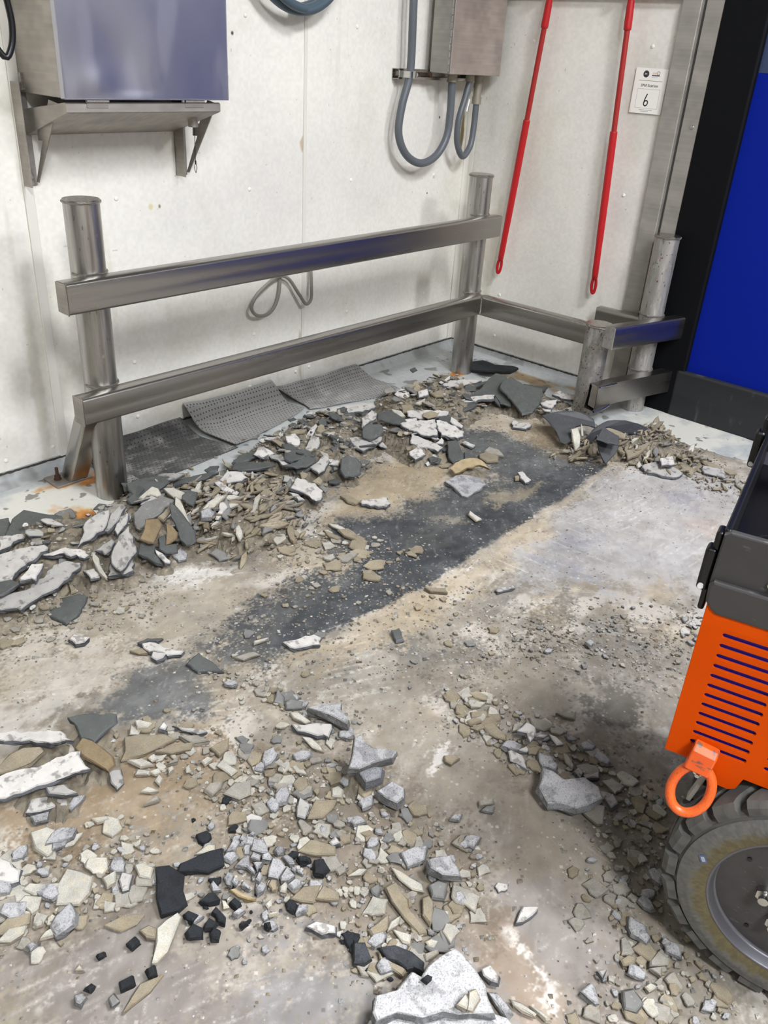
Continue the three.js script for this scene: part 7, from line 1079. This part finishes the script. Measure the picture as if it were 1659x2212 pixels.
// fill: where smaller rubble lies, what it is made of and how high it is heaped
const REGIONS = [
  { count: 170, mix: 'tttttcug', size: [.05, .13], aspect: 4.4, lift: .075, tilt: .5, place: 'in the sliver heap right of the left post', group: 'slivers right of the left post', outline: [-2.197,.498,-2.032,.446,-1.916,.575,-1.865,.723,-1.99,.893,-2.152,.998,-2.314,.945,-2.384,.822,-2.325,.631] },
  { count: 55, mix: 'wpstugc', size: [.03, .09], aspect: 1.7, lift: .07, tilt: .5, place: 'among the big slabs by the left post', group: 'rubble by the left post', outline: [-2.781,.297,-2.538,.393,-2.311,.323,-2.023,.322,-2.213,.599,-2.395,.812,-2.619,.788,-2.766,.72,-2.906,.813,-3.007,.747] },
  { count: 85, mix: 'wsspgtcu', size: [.03, .09], aspect: 1.7, lift: .075, tilt: .5, place: 'in the grey rubble along the mats', group: 'rubble along the mats', outline: [-1.905,.371,-1.56,.282,-1.194,.25,-1.241,.523,-1.587,.816,-1.788,.792,-1.941,.604] },
  { count: 85, mix: 'wsttcpgu', size: [.025, .085], aspect: 1.8, lift: .07, tilt: .5, place: 'in the centre heap below the right post', group: 'centre heap rubble', outline: [-1.001,.302,-.663,.303,-.447,.307,-.452,.601,-.717,.763,-1.042,.826,-1.289,.97,-1.402,.871,-1.349,.622] },
  { count: 16, mix: 'wstc', size: [.02, .06], aspect: 1.8, lift: .03, tilt: .3, place: 'beside the two large dark slabs', group: 'scraps beside the large dark slabs', outline: [-.286,.483,-.232,.783,-.36,1.066,-.447,.918,-.555,.674] },
  { count: 120, mix: 'tttttucg', size: [.04, .11], aspect: 4.2, lift: .06, tilt: .45, place: 'in the sliver heap at the short post', group: 'slivers at the short post', outline: [-.782,1.209,-.467,1.222,-.215,1.369,-.342,1.561,-.396,1.73,-.57,1.664,-.657,1.5,-.715,1.359,-.886,1.327] },
  { count: 34, mix: 'tttuc', size: [.03, .09], aspect: 2.8, lift: .012, tilt: .15, place: 'in the trail running towards the machine', group: 'slivers trailing to the machine', outline: [-.429,1.58,-.389,1.706,-.483,1.909,-.643,1.924,-.677,1.789,-.642,1.657] },
  { count: 44, mix: 'ttttuc', size: [.02, .08], aspect: 2.2, lift: .012, tilt: .15, place: 'scattered on the worn dark strip', group: 'flakes on the dark strip', outline: [-2.195,.897,-2.004,1.011,-1.945,1.17,-1.853,1.315,-1.913,1.346,-2.134,1.225,-2.273,1.076] },
  { count: 46, mix: 'tuccgk', size: [.015, .05], aspect: 1.5, lift: .012, tilt: .3, place: 'in the diagonal trail of the foreground', group: 'diagonal foreground trail', outline: [-2.756,1.189,-2.696,1.329,-2.67,1.482,-2.598,1.578,-2.587,1.73,-2.665,1.742,-2.699,1.55,-2.739,1.364] },
  { count: 230, mix: 'ccctttuuukgw', size: [.016, .055], aspect: 1.5, lift: .018, tilt: .2, place: 'in the broad foreground litter', group: 'broad foreground litter', outline: [-2.859,1.633,-2.738,1.753,-2.709,1.901,-2.69,2.033,-2.693,2.183,-2.812,2.258,-2.971,2.228,-3.028,2.131,-3.058,1.977,-3.031,1.807,-2.958,1.689] },
  { count: 48, mix: 'ttuucg', size: [.016, .05], aspect: 1.6, lift: .01, tilt: .12, place: 'on the brown mastic in the left foreground', group: 'flakes on the brown mastic', outline: [-2.976,1.346,-2.795,1.591,-2.802,1.789,-2.949,1.77,-3.015,1.632,-3.035,1.416] },
  { count: 80, mix: 'ccctuk', size: [.018, .06], aspect: 1.5, lift: .014, tilt: .15, place: 'in the pale litter at the lower left', group: 'pale lower left litter', outline: [-3.383,1.495,-3.239,1.594,-3.142,1.661,-3.193,1.75,-3.288,1.754,-3.39,1.717,-3.467,1.663] },
  { count: 140, mix: 'ccttttuukp', size: [.018, .055], aspect: 1.6, lift: .016, tilt: .2, place: 'around the half-white slab on the right', group: 'litter around the half-white slab', outline: [-2.345,1.8,-2.273,1.896,-2.258,2.056,-2.271,2.22,-2.289,2.382,-2.42,2.445,-2.434,2.309,-2.452,2.141,-2.451,1.955] },
  { count: 90, mix: 'cutkuut', size: [.018, .055], aspect: 1.5, lift: .012, tilt: .15, place: 'on the floor in front of the tyre', group: 'litter in front of the tyre', outline: [-2.475,2.321,-2.43,2.418,-2.568,2.553,-2.647,2.702,-2.769,2.653,-2.875,2.509,-2.716,2.494] },
  { count: 44, mix: 'ukugcg', size: [.01, .026], aspect: 1.3, lift: .006, tilt: .1, place: 'on the grey floor left of the machine', group: 'gravel left of the machine', outline: [-1.914,1.824,-1.761,1.907,-1.531,2.126,-1.863,2.219,-1.958,2.018,-2.235,1.777] },
  { count: 8, mix: 'kkw', size: [.02, .04], aspect: 1.3, lift: .006, tilt: .1, place: 'beside the orange side panel', group: 'stones beside the machine', outline: [-1.552,2.106,-1.486,2.136,-1.728,2.213,-1.717,2.166] },
  { count: 50, mix: 'kkgbbcg', size: [.012, .035], aspect: 1.3, lift: .012, tilt: .1, place: 'between the black block and the concrete cluster', group: 'crumbs by the black block', outline: [-3.053,1.683,-2.973,1.798,-2.958,1.976,-3.03,2.048,-3.127,1.975,-3.21,1.862] },
  { count: 36, mix: 'ttuc', size: [.016, .05], aspect: 2, lift: .01, tilt: .15, place: 'on the beige floor before the left heap', group: 'flakes before the left heap', outline: [-3.007,.747,-2.753,.8,-2.548,.925,-2.694,1.016,-2.915,.951,-3.065,.863] },
  { count: 40, mix: 'tuutg', size: [.012, .04], aspect: 1.8, lift: .006, tilt: .05, place: 'loose on the strip and its ochre edge', group: 'loose flakes mid floor', outline: [-2.326,1.135,-1.907,1.53,-1.98,1.912,-2.354,1.714,-2.591,1.43,-2.666,1.192] },
  { count: 26, mix: 'ttcbk', size: [.015, .045], aspect: 1.5, lift: .016, tilt: .2, place: 'packed around the charcoal slab', group: 'chips around the charcoal slab', outline: [-3.026,2.094,-2.958,2.217,-3.003,2.233,-3.067,2.179] },
];
const inside = (x, z, P) => { let s = false; const n = P.length / 2; for (let i = 0, j = n - 1; i < n; j = i++) { const ax = P[2 * i], az = P[2 * i + 1], bx = P[2 * j], bz = P[2 * j + 1]; if ((az > z) !== (bz > z) && x < (bx - ax) * (z - az) / (bz - az) + ax) s = !s; } return s; };
const edgeDist = (x, z, P) => { let d = 9; const n = P.length / 2; for (let i = 0, j = n - 1; i < n; j = i++) { const ax = P[2 * j], az = P[2 * j + 1], ex = P[2 * i] - ax, ez = P[2 * i + 1] - az, t = clamp(((x - ax) * ex + (z - az) * ez) / (ex * ex + ez * ez)); d = Math.min(d, Math.hypot(x - ax - t * ex, z - az - t * ez)); } return d; };
// the bed of fines under the heaps, as high as the pieces that rest on it need
const GX0 = -3.6, GX1 = 0, GZ0 = .06, GZ1 = 2.9, GN = 300, GK = 236, bed = new Float32Array((GN + 1) * (GK + 1));
{
  const sx = (GX1 - GX0) / GN, sz = (GZ1 - GZ0) / GK;
  const raise = (x, z, h, rad) => { const i0 = Math.max(0, (x - rad - GX0) / sx | 0), i1 = Math.min(GN, (x + rad - GX0) / sx + 1 | 0), j0 = Math.max(0, (z - rad - GZ0) / sz | 0), j1 = Math.min(GK, (z + rad - GZ0) / sz + 1 | 0); for (let j = j0; j <= j1; j++) for (let i = i0; i <= i1; i++) { const d = Math.hypot(GX0 + i * sx - x, GZ0 + j * sz - z) / rad; if (d < 1) { const k = j * (GN + 1) + i, v = h * smooth(1, .25, d); if (v > bed[k]) bed[k] = v; } } };
  for (const [name, , x, y, z, a, b, t, P] of PIECES) { let low = 0, rad = 0; for (let i = 0; i < P.length; i += 2) { low = Math.min(low, a * P[i] / 1000 + b * P[i + 1] / 1000); rad = Math.max(rad, Math.hypot(P[i], P[i + 1]) / 1000); } if (name === 'rubber_sheet') continue; const steep = Math.hypot(a, b) > .45, u = Math.min(.06, (y - t - .004 + low * .6) * (steep ? .5 : .9)); if (u > .014) raise(x, z, u * .85, rad * .62 + .01); }
  for (const R of REGIONS) if (R.lift > .025) for (let j = 0; j <= GK; j++) for (let i = 0; i <= GN; i++) { const x = GX0 + i * sx, z = GZ0 + j * sz; if (inside(x, z, R.outline)) { const v = R.lift * .85 * smooth(0, .11, edgeDist(x, z, R.outline)) * (.75 + .5 * fbm(x * 12, z * 12, 3)), k = j * (GN + 1) + i; if (v > bed[k]) bed[k] = v; } }
}
for (let pass = 0; pass < 3; pass++) { const c = bed.slice(); for (let j = 1; j < GK; j++) for (let i = 1; i < GN; i++) { const k = j * (GN + 1) + i; bed[k] = (2 * c[k] + c[k - 1] + c[k + 1] + c[k - GN - 1] + c[k + GN + 1]) / 6; } }
const bedAt = (x, z) => { const u = clamp((x - GX0) / (GX1 - GX0)) * GN, v = clamp((z - GZ0) / (GZ1 - GZ0)) * GK, i = Math.min(GN - 1, u | 0), j = Math.min(GK - 1, v | 0), fx = u - i, fz = v - j, k = j * (GN + 1) + i; return (bed[k] * (1 - fx) + bed[k + 1] * fx) * (1 - fz) + (bed[k + GN + 1] * (1 - fx) + bed[k + GN + 2] * fx) * fz; };
{
  const pos = [], col = [], idx = [], map = new Int32Array((GN + 1) * (GK + 1)).fill(-1); let c = 0; const q = rngOf(55), col1 = new THREE.Color('#948b7c'), col2 = new THREE.Color('#837a6c');
  const need = (k) => bed[k] > .003; const vert = (i, j) => { const k = j * (GN + 1) + i; if (map[k] < 0) { const x = GX0 + i * (GX1 - GX0) / GN, z = GZ0 + j * (GZ1 - GZ0) / GK; pos.push(x + (q() - .5) * .008, need(k) ? bed[k] + (q() - .5) * .009 : -.002, z + (q() - .5) * .008); cTmp.copy(col1).lerp(col2, smooth(.4, .6, fbm(x * 6, z * 6, 3))).multiplyScalar(.55 + .75 * q()); col.push(cTmp.r, cTmp.g, cTmp.b); map[k] = c++; } return map[k]; };
  for (let j = 0; j < GK; j++) for (let i = 0; i < GN; i++) { const k = j * (GN + 1) + i; if (need(k) || need(k + 1) || need(k + GN + 1) || need(k + GN + 2)) { const a = vert(i, j), b = vert(i + 1, j), d = vert(i, j + 1), e = vert(i + 1, j + 1); idx.push(a, d, b, b, d, e); } }
  let g = new THREE.BufferGeometry(); g.setAttribute('position', new THREE.Float32BufferAttribute(pos, 3)); g.setAttribute('color', new THREE.Float32BufferAttribute(col, 3)); g.setIndex(idx); g = g.toNonIndexed(); g.computeVertexNormals(); metreUV(g);
  const m = mesh('rubble_fines', g, GRAIN.sand); m.userData = { kind: 'stuff', label: 'bed of broken brown and grey fines under the rubble heaps', category: 'rubble' };
}
{
  const r = rngOf(2024); let last = null;
  for (const [name, tone, x, y, z, a, b, t, P, cat, label, bend, add] of PIECES) {
    const out = []; for (let i = 0; i < P.length; i += 2) out.push([P[i] / 1000, P[i + 1] / 1000]);
    const rub = name === 'rubber_sheet', g = slabGeo(out, a, b, t, tone, r, rub ? .0015 : tone === 'slate' ? .0022 : Math.min(.0055, Math.hypot(...out[0]) * .09), rub && bend ? 2.2 : 0, /concrete|lump|slabconc|tan|cream|taupe|brown|black|asphalt/.test(tone) ? .03 : .016, tone === 'lump' ? .008 : 0);
    if (add && last) { const m = mesh('folded_flap', g, GRAIN[TONE[tone][2]], last); m.position.set(x - last.position.x, y - last.position.y, z - last.position.z); m.userData.label = 'darker folded flap'; continue; }
    const m = mesh(name, g, GRAIN[TONE[tone][2]]); m.position.set(x, y, z); tag(m, label, cat); last = m;
  }
}
// smaller pieces: shapes made once per tone and size class, then placed one by one
const MIX = { w: ['coating_slab', 'white', 'slab', 'white coating shard'], p: ['coating_slab', 'pale', 'slab', 'pale grey coating shard'], s: ['coating_slab', 'slate', 'slab', 'dark grey coating shard'], g: ['coating_slab', 'grey', 'slab', 'mid grey shard'], c: ['screed_flake', 'cream', 'flake', 'cream screed chip'], u: ['screed_flake', 'taupe', 'flake', 'grey-brown screed chip'], t: ['mortar_flake', 'tan', 'flake', 'tan mortar flake'], k: ['concrete_lump', 'concrete', 'concrete', 'pale concrete lump'], b: ['bitumen_lump', 'black', 'bitumen', 'black bitumen crumb'] };
{
  const r = rngOf(7), counts = {}; for (const p of PIECES) counts[p[0]] = (counts[p[0]] || 0) + 1;
  const proto = new Map();
  const shape = (letter, long, v) => { const key = letter + (long ? 'L' : 'S') + v; if (!proto.has(key)) { const n = 5 + (r() * 3 | 0), asp = long ? 4.2 : 1.5, pts = []; for (let i = 0; i < n; i++) { const an = (i + .7 * (r() - .5)) / n * Math.PI * 2, rr = .5 * (.72 + .5 * r()); pts.push([Math.cos(an) * rr, Math.sin(an) * rr / asp * (long ? 1.05 : 1.25)]); } const chunky = letter === 'k' || letter === 'b'; proto.set(key, slabGeo(pts.map(([a, b]) => [a * .05, b * .05]), 0, 0, chunky ? .017 : .0065, MIX[letter][1], r, .0022, 0, .012, chunky ? .002 : 0)); } return proto.get(key); };
  const all = [];
  REGIONS.forEach((R, ri) => {
    const P = R.outline; let x0 = 9, x1 = -9, z0 = 9, z1 = -9; for (let i = 0; i < P.length; i += 2) { x0 = Math.min(x0, P[i]); x1 = Math.max(x1, P[i]); z0 = Math.min(z0, P[i + 1]); z1 = Math.max(z1, P[i + 1]); }
    const n = R.count * 2.2; let made = 0, guard = 0;
    while (made < n && guard++ < 40000) { const x = x0 + (x1 - x0) * r(), z = z0 + (z1 - z0) * r(), hit = inside(x, z, P); if (!hit && (edgeDist(x, z, P) > .07 || r() > .18)) continue; const small = made >= R.count, f = r(), s = small ? R.size[0] * (.35 + .75 * f) : R.size[0] + (R.size[1] - R.size[0]) * f * f; all.push({ R, x, z, s, l: R.mix[r() * R.mix.length | 0], v: r() * 5 | 0, turn: R.aspect > 2.5 ? (r() - .5) * 1.5 + .25 : r() * 6.28, tx: (r() - .5) * 2 * R.tilt, tz: (r() - .5) * 2 * R.tilt, up: R.lift > .025 ? r() * .02 : r() * r() * .006, small }); made++; }
  });
  // the largest in view stay single things; what is past 300 of a kind is one litter object per kind
  const seen = (p) => p.s / Math.hypot(p.x - camera.position.x, 1.4, p.z - camera.position.z);
  all.sort((a, b) => seen(b) - seen(a));
  const rest = {}, cap = { coating_slab: 296, screed_flake: 296, mortar_flake: 296, concrete_lump: 200, bitumen_lump: 60 };
  const named = [], e = new THREE.Euler(), qa = new THREE.Quaternion();
  for (const p of all) {
    const [name, tone, cat, word] = MIX[p.l], g = shape(p.l, p.R.aspect > 2.5 && p.l !== 'k' && p.l !== 'b', p.v), k = p.s / .05, chunky = p.l === 'k' || p.l === 'b', th = (chunky ? .017 : .0065) * (chunky ? k : Math.min(1.5, .6 + .4 * k));
    e.set(p.tz, p.turn, p.tx, 'YXZ'); qa.setFromEuler(e);
    const sink = (Math.abs(p.tx) + Math.abs(p.tz)) * p.s * .22, pos = V(p.x, Math.max(th + .001 + sink * .8, bedAt(p.x, p.z) + th * .8 + p.up), p.z), scl = V(k, chunky ? k : Math.min(1.5, .6 + .4 * k), k);
    if ((counts[name] || 0) < cap[name] && !p.small) {
      counts[name] = (counts[name] || 0) + 1; const m = mesh(name, g, GRAIN[TONE[tone][2]]); m.position.copy(pos); m.quaternion.copy(qa); m.scale.copy(scl);
      m.userData = { category: cat, group: word + 's ' + p.R.place }; named.push({ m, word, x: p.x, z: p.z, place: p.R.place });
    } else { const h = g.clone(); h.applyMatrix4(new THREE.Matrix4().compose(pos, qa, scl)); (rest[name] = rest[name] || []).push(h); }
  }
  // each small piece is told apart by how near it lies to a piece one can find
  const RANK = ['nearest', 'second nearest', 'third nearest', 'fourth nearest', 'fifth nearest', 'sixth nearest', 'seventh nearest', 'eighth nearest', 'ninth nearest', 'tenth nearest'], TW = {}; for (const [, tone, , w] of Object.values(MIX)) TW[tone] = w;
  const crowd = named.map(q => ({ ...q })); for (const [, tone, x, , z] of PIECES) if (TW[tone]) crowd.push({ m: null, word: TW[tone], x, z });
  const byWord = {}; for (const q of crowd) (byWord[q.word] = byWord[q.word] || []).push(q);
  const offers = []; for (const [ax, az, an] of ANCHORS) for (const [w, L] of Object.entries(byWord)) L.map(q => [Math.hypot(q.x - ax, q.z - az), q]).sort((a, b) => a[0] - b[0]).slice(0, 10).forEach(([d, q], i) => { if (q.m) offers.push([i, d, q.m, RANK[i] + ' ' + w + ' to ' + an]); });
  offers.sort((a, b) => a[0] - b[0] || a[1] - b[1]); for (const [, , m, l] of offers) if (!m.userData.label) m.userData.label = l;
  for (const q of named) if (!q.m.userData.label) q.m.userData.label = q.word + ' ' + q.place;
  const WORDS = { coating_slab: ['coating_litter', 'smallest broken coating shards littering the heaps', 'chalk'], screed_flake: ['screed_litter', 'smallest cream and grey-brown screed chips littering the floor', 'sand'], mortar_flake: ['mortar_litter', 'smallest tan mortar flakes littering the floor and heaps', 'sand'], concrete_lump: ['concrete_litter', 'smallest pale concrete crumbs on the floor', 'pitted'], bitumen_lump: ['bitumen_litter', 'smallest black crumbs on the floor', 'pitted'] };
  for (const [name, L] of Object.entries(rest)) { const [nm, lb, mt] = WORDS[name]; const m = mesh(nm, mergeGeometries(L), GRAIN[mt]); m.userData = { kind: 'stuff', label: lb, category: 'rubble' }; }
  // grit: millimetre to centimetre crumbs everywhere, denser where the rubble lies
  const pos = [], col = [], TON = ['#a89f8e', '#8d8069', '#c9c3b6', '#9a988f', '#b0a896', '#b9b8b5', '#8f8472', '#716f6b'].map(c => new THREE.Color(c)); const oct = [[1, 0, 0], [-1, 0, 0], [0, 1, 0], [0, -1, 0], [0, 0, 1], [0, 0, -1]], of = [[0, 2, 4], [4, 2, 1], [1, 2, 5], [5, 2, 0], [0, 4, 3], [4, 1, 3], [1, 5, 3], [5, 0, 3]];
  const crumb = (x, z, s) => { const y = bedAt(x, z), c = TON[r() * TON.length | 0], f = .7 + .6 * r(), v = oct.map(o => [x + s * (o[0] * (.6 + .8 * r()) + .3 * (r() - .5)), y + s * .42 * (1 + o[1] * (.6 + .5 * r())), z + s * (o[2] * (.6 + .8 * r()) + .3 * (r() - .5))]); for (const t of of) for (const i of t) { pos.push(...v[i]); col.push(c.r * f, c.g * f, c.b * f); } };
  for (let i = 0; i < 7000; i++) { const x = GX0 + (GX1 - .1 - GX0) * r(), z = .5 + 2.4 * r(), d = fbm(x * 2.4 + 3, z * 2.4, 4); if (r() > smooth(.36, .62, d) * .9 + .06) continue; crumb(x, z, .0016 + .004 * r() * r()); }
  for (const R of REGIONS) { const P = R.outline; let x0 = 9, x1 = -9, z0 = 9, z1 = -9; for (let i = 0; i < P.length; i += 2) { x0 = Math.min(x0, P[i]); x1 = Math.max(x1, P[i]); z0 = Math.min(z0, P[i + 1]); z1 = Math.max(z1, P[i + 1]); } const n = Math.min(2600, (x1 - x0) * (z1 - z0) * 7000); for (let i = 0; i < n; i++) { const x = x0 - .05 + (x1 - x0 + .1) * r(), z = z0 - .05 + (z1 - z0 + .1) * r(); if (!inside(x, z, P) && (edgeDist(x, z, P) > .09 || r() > .4)) continue; crumb(x, z, .002 + .0055 * r() * r()); } }
  const g = new THREE.BufferGeometry(); g.setAttribute('position', new THREE.Float32BufferAttribute(pos, 3)); g.setAttribute('color', new THREE.Float32BufferAttribute(col, 3)); g.computeVertexNormals(); metreUV(g);
  const m = mesh('grit', g, GRAIN.pitted); m.userData = { kind: 'stuff', label: 'fine grit and crumbs scattered over the whole stripped floor', category: 'rubble' };
}

renderer.render(scene, camera);
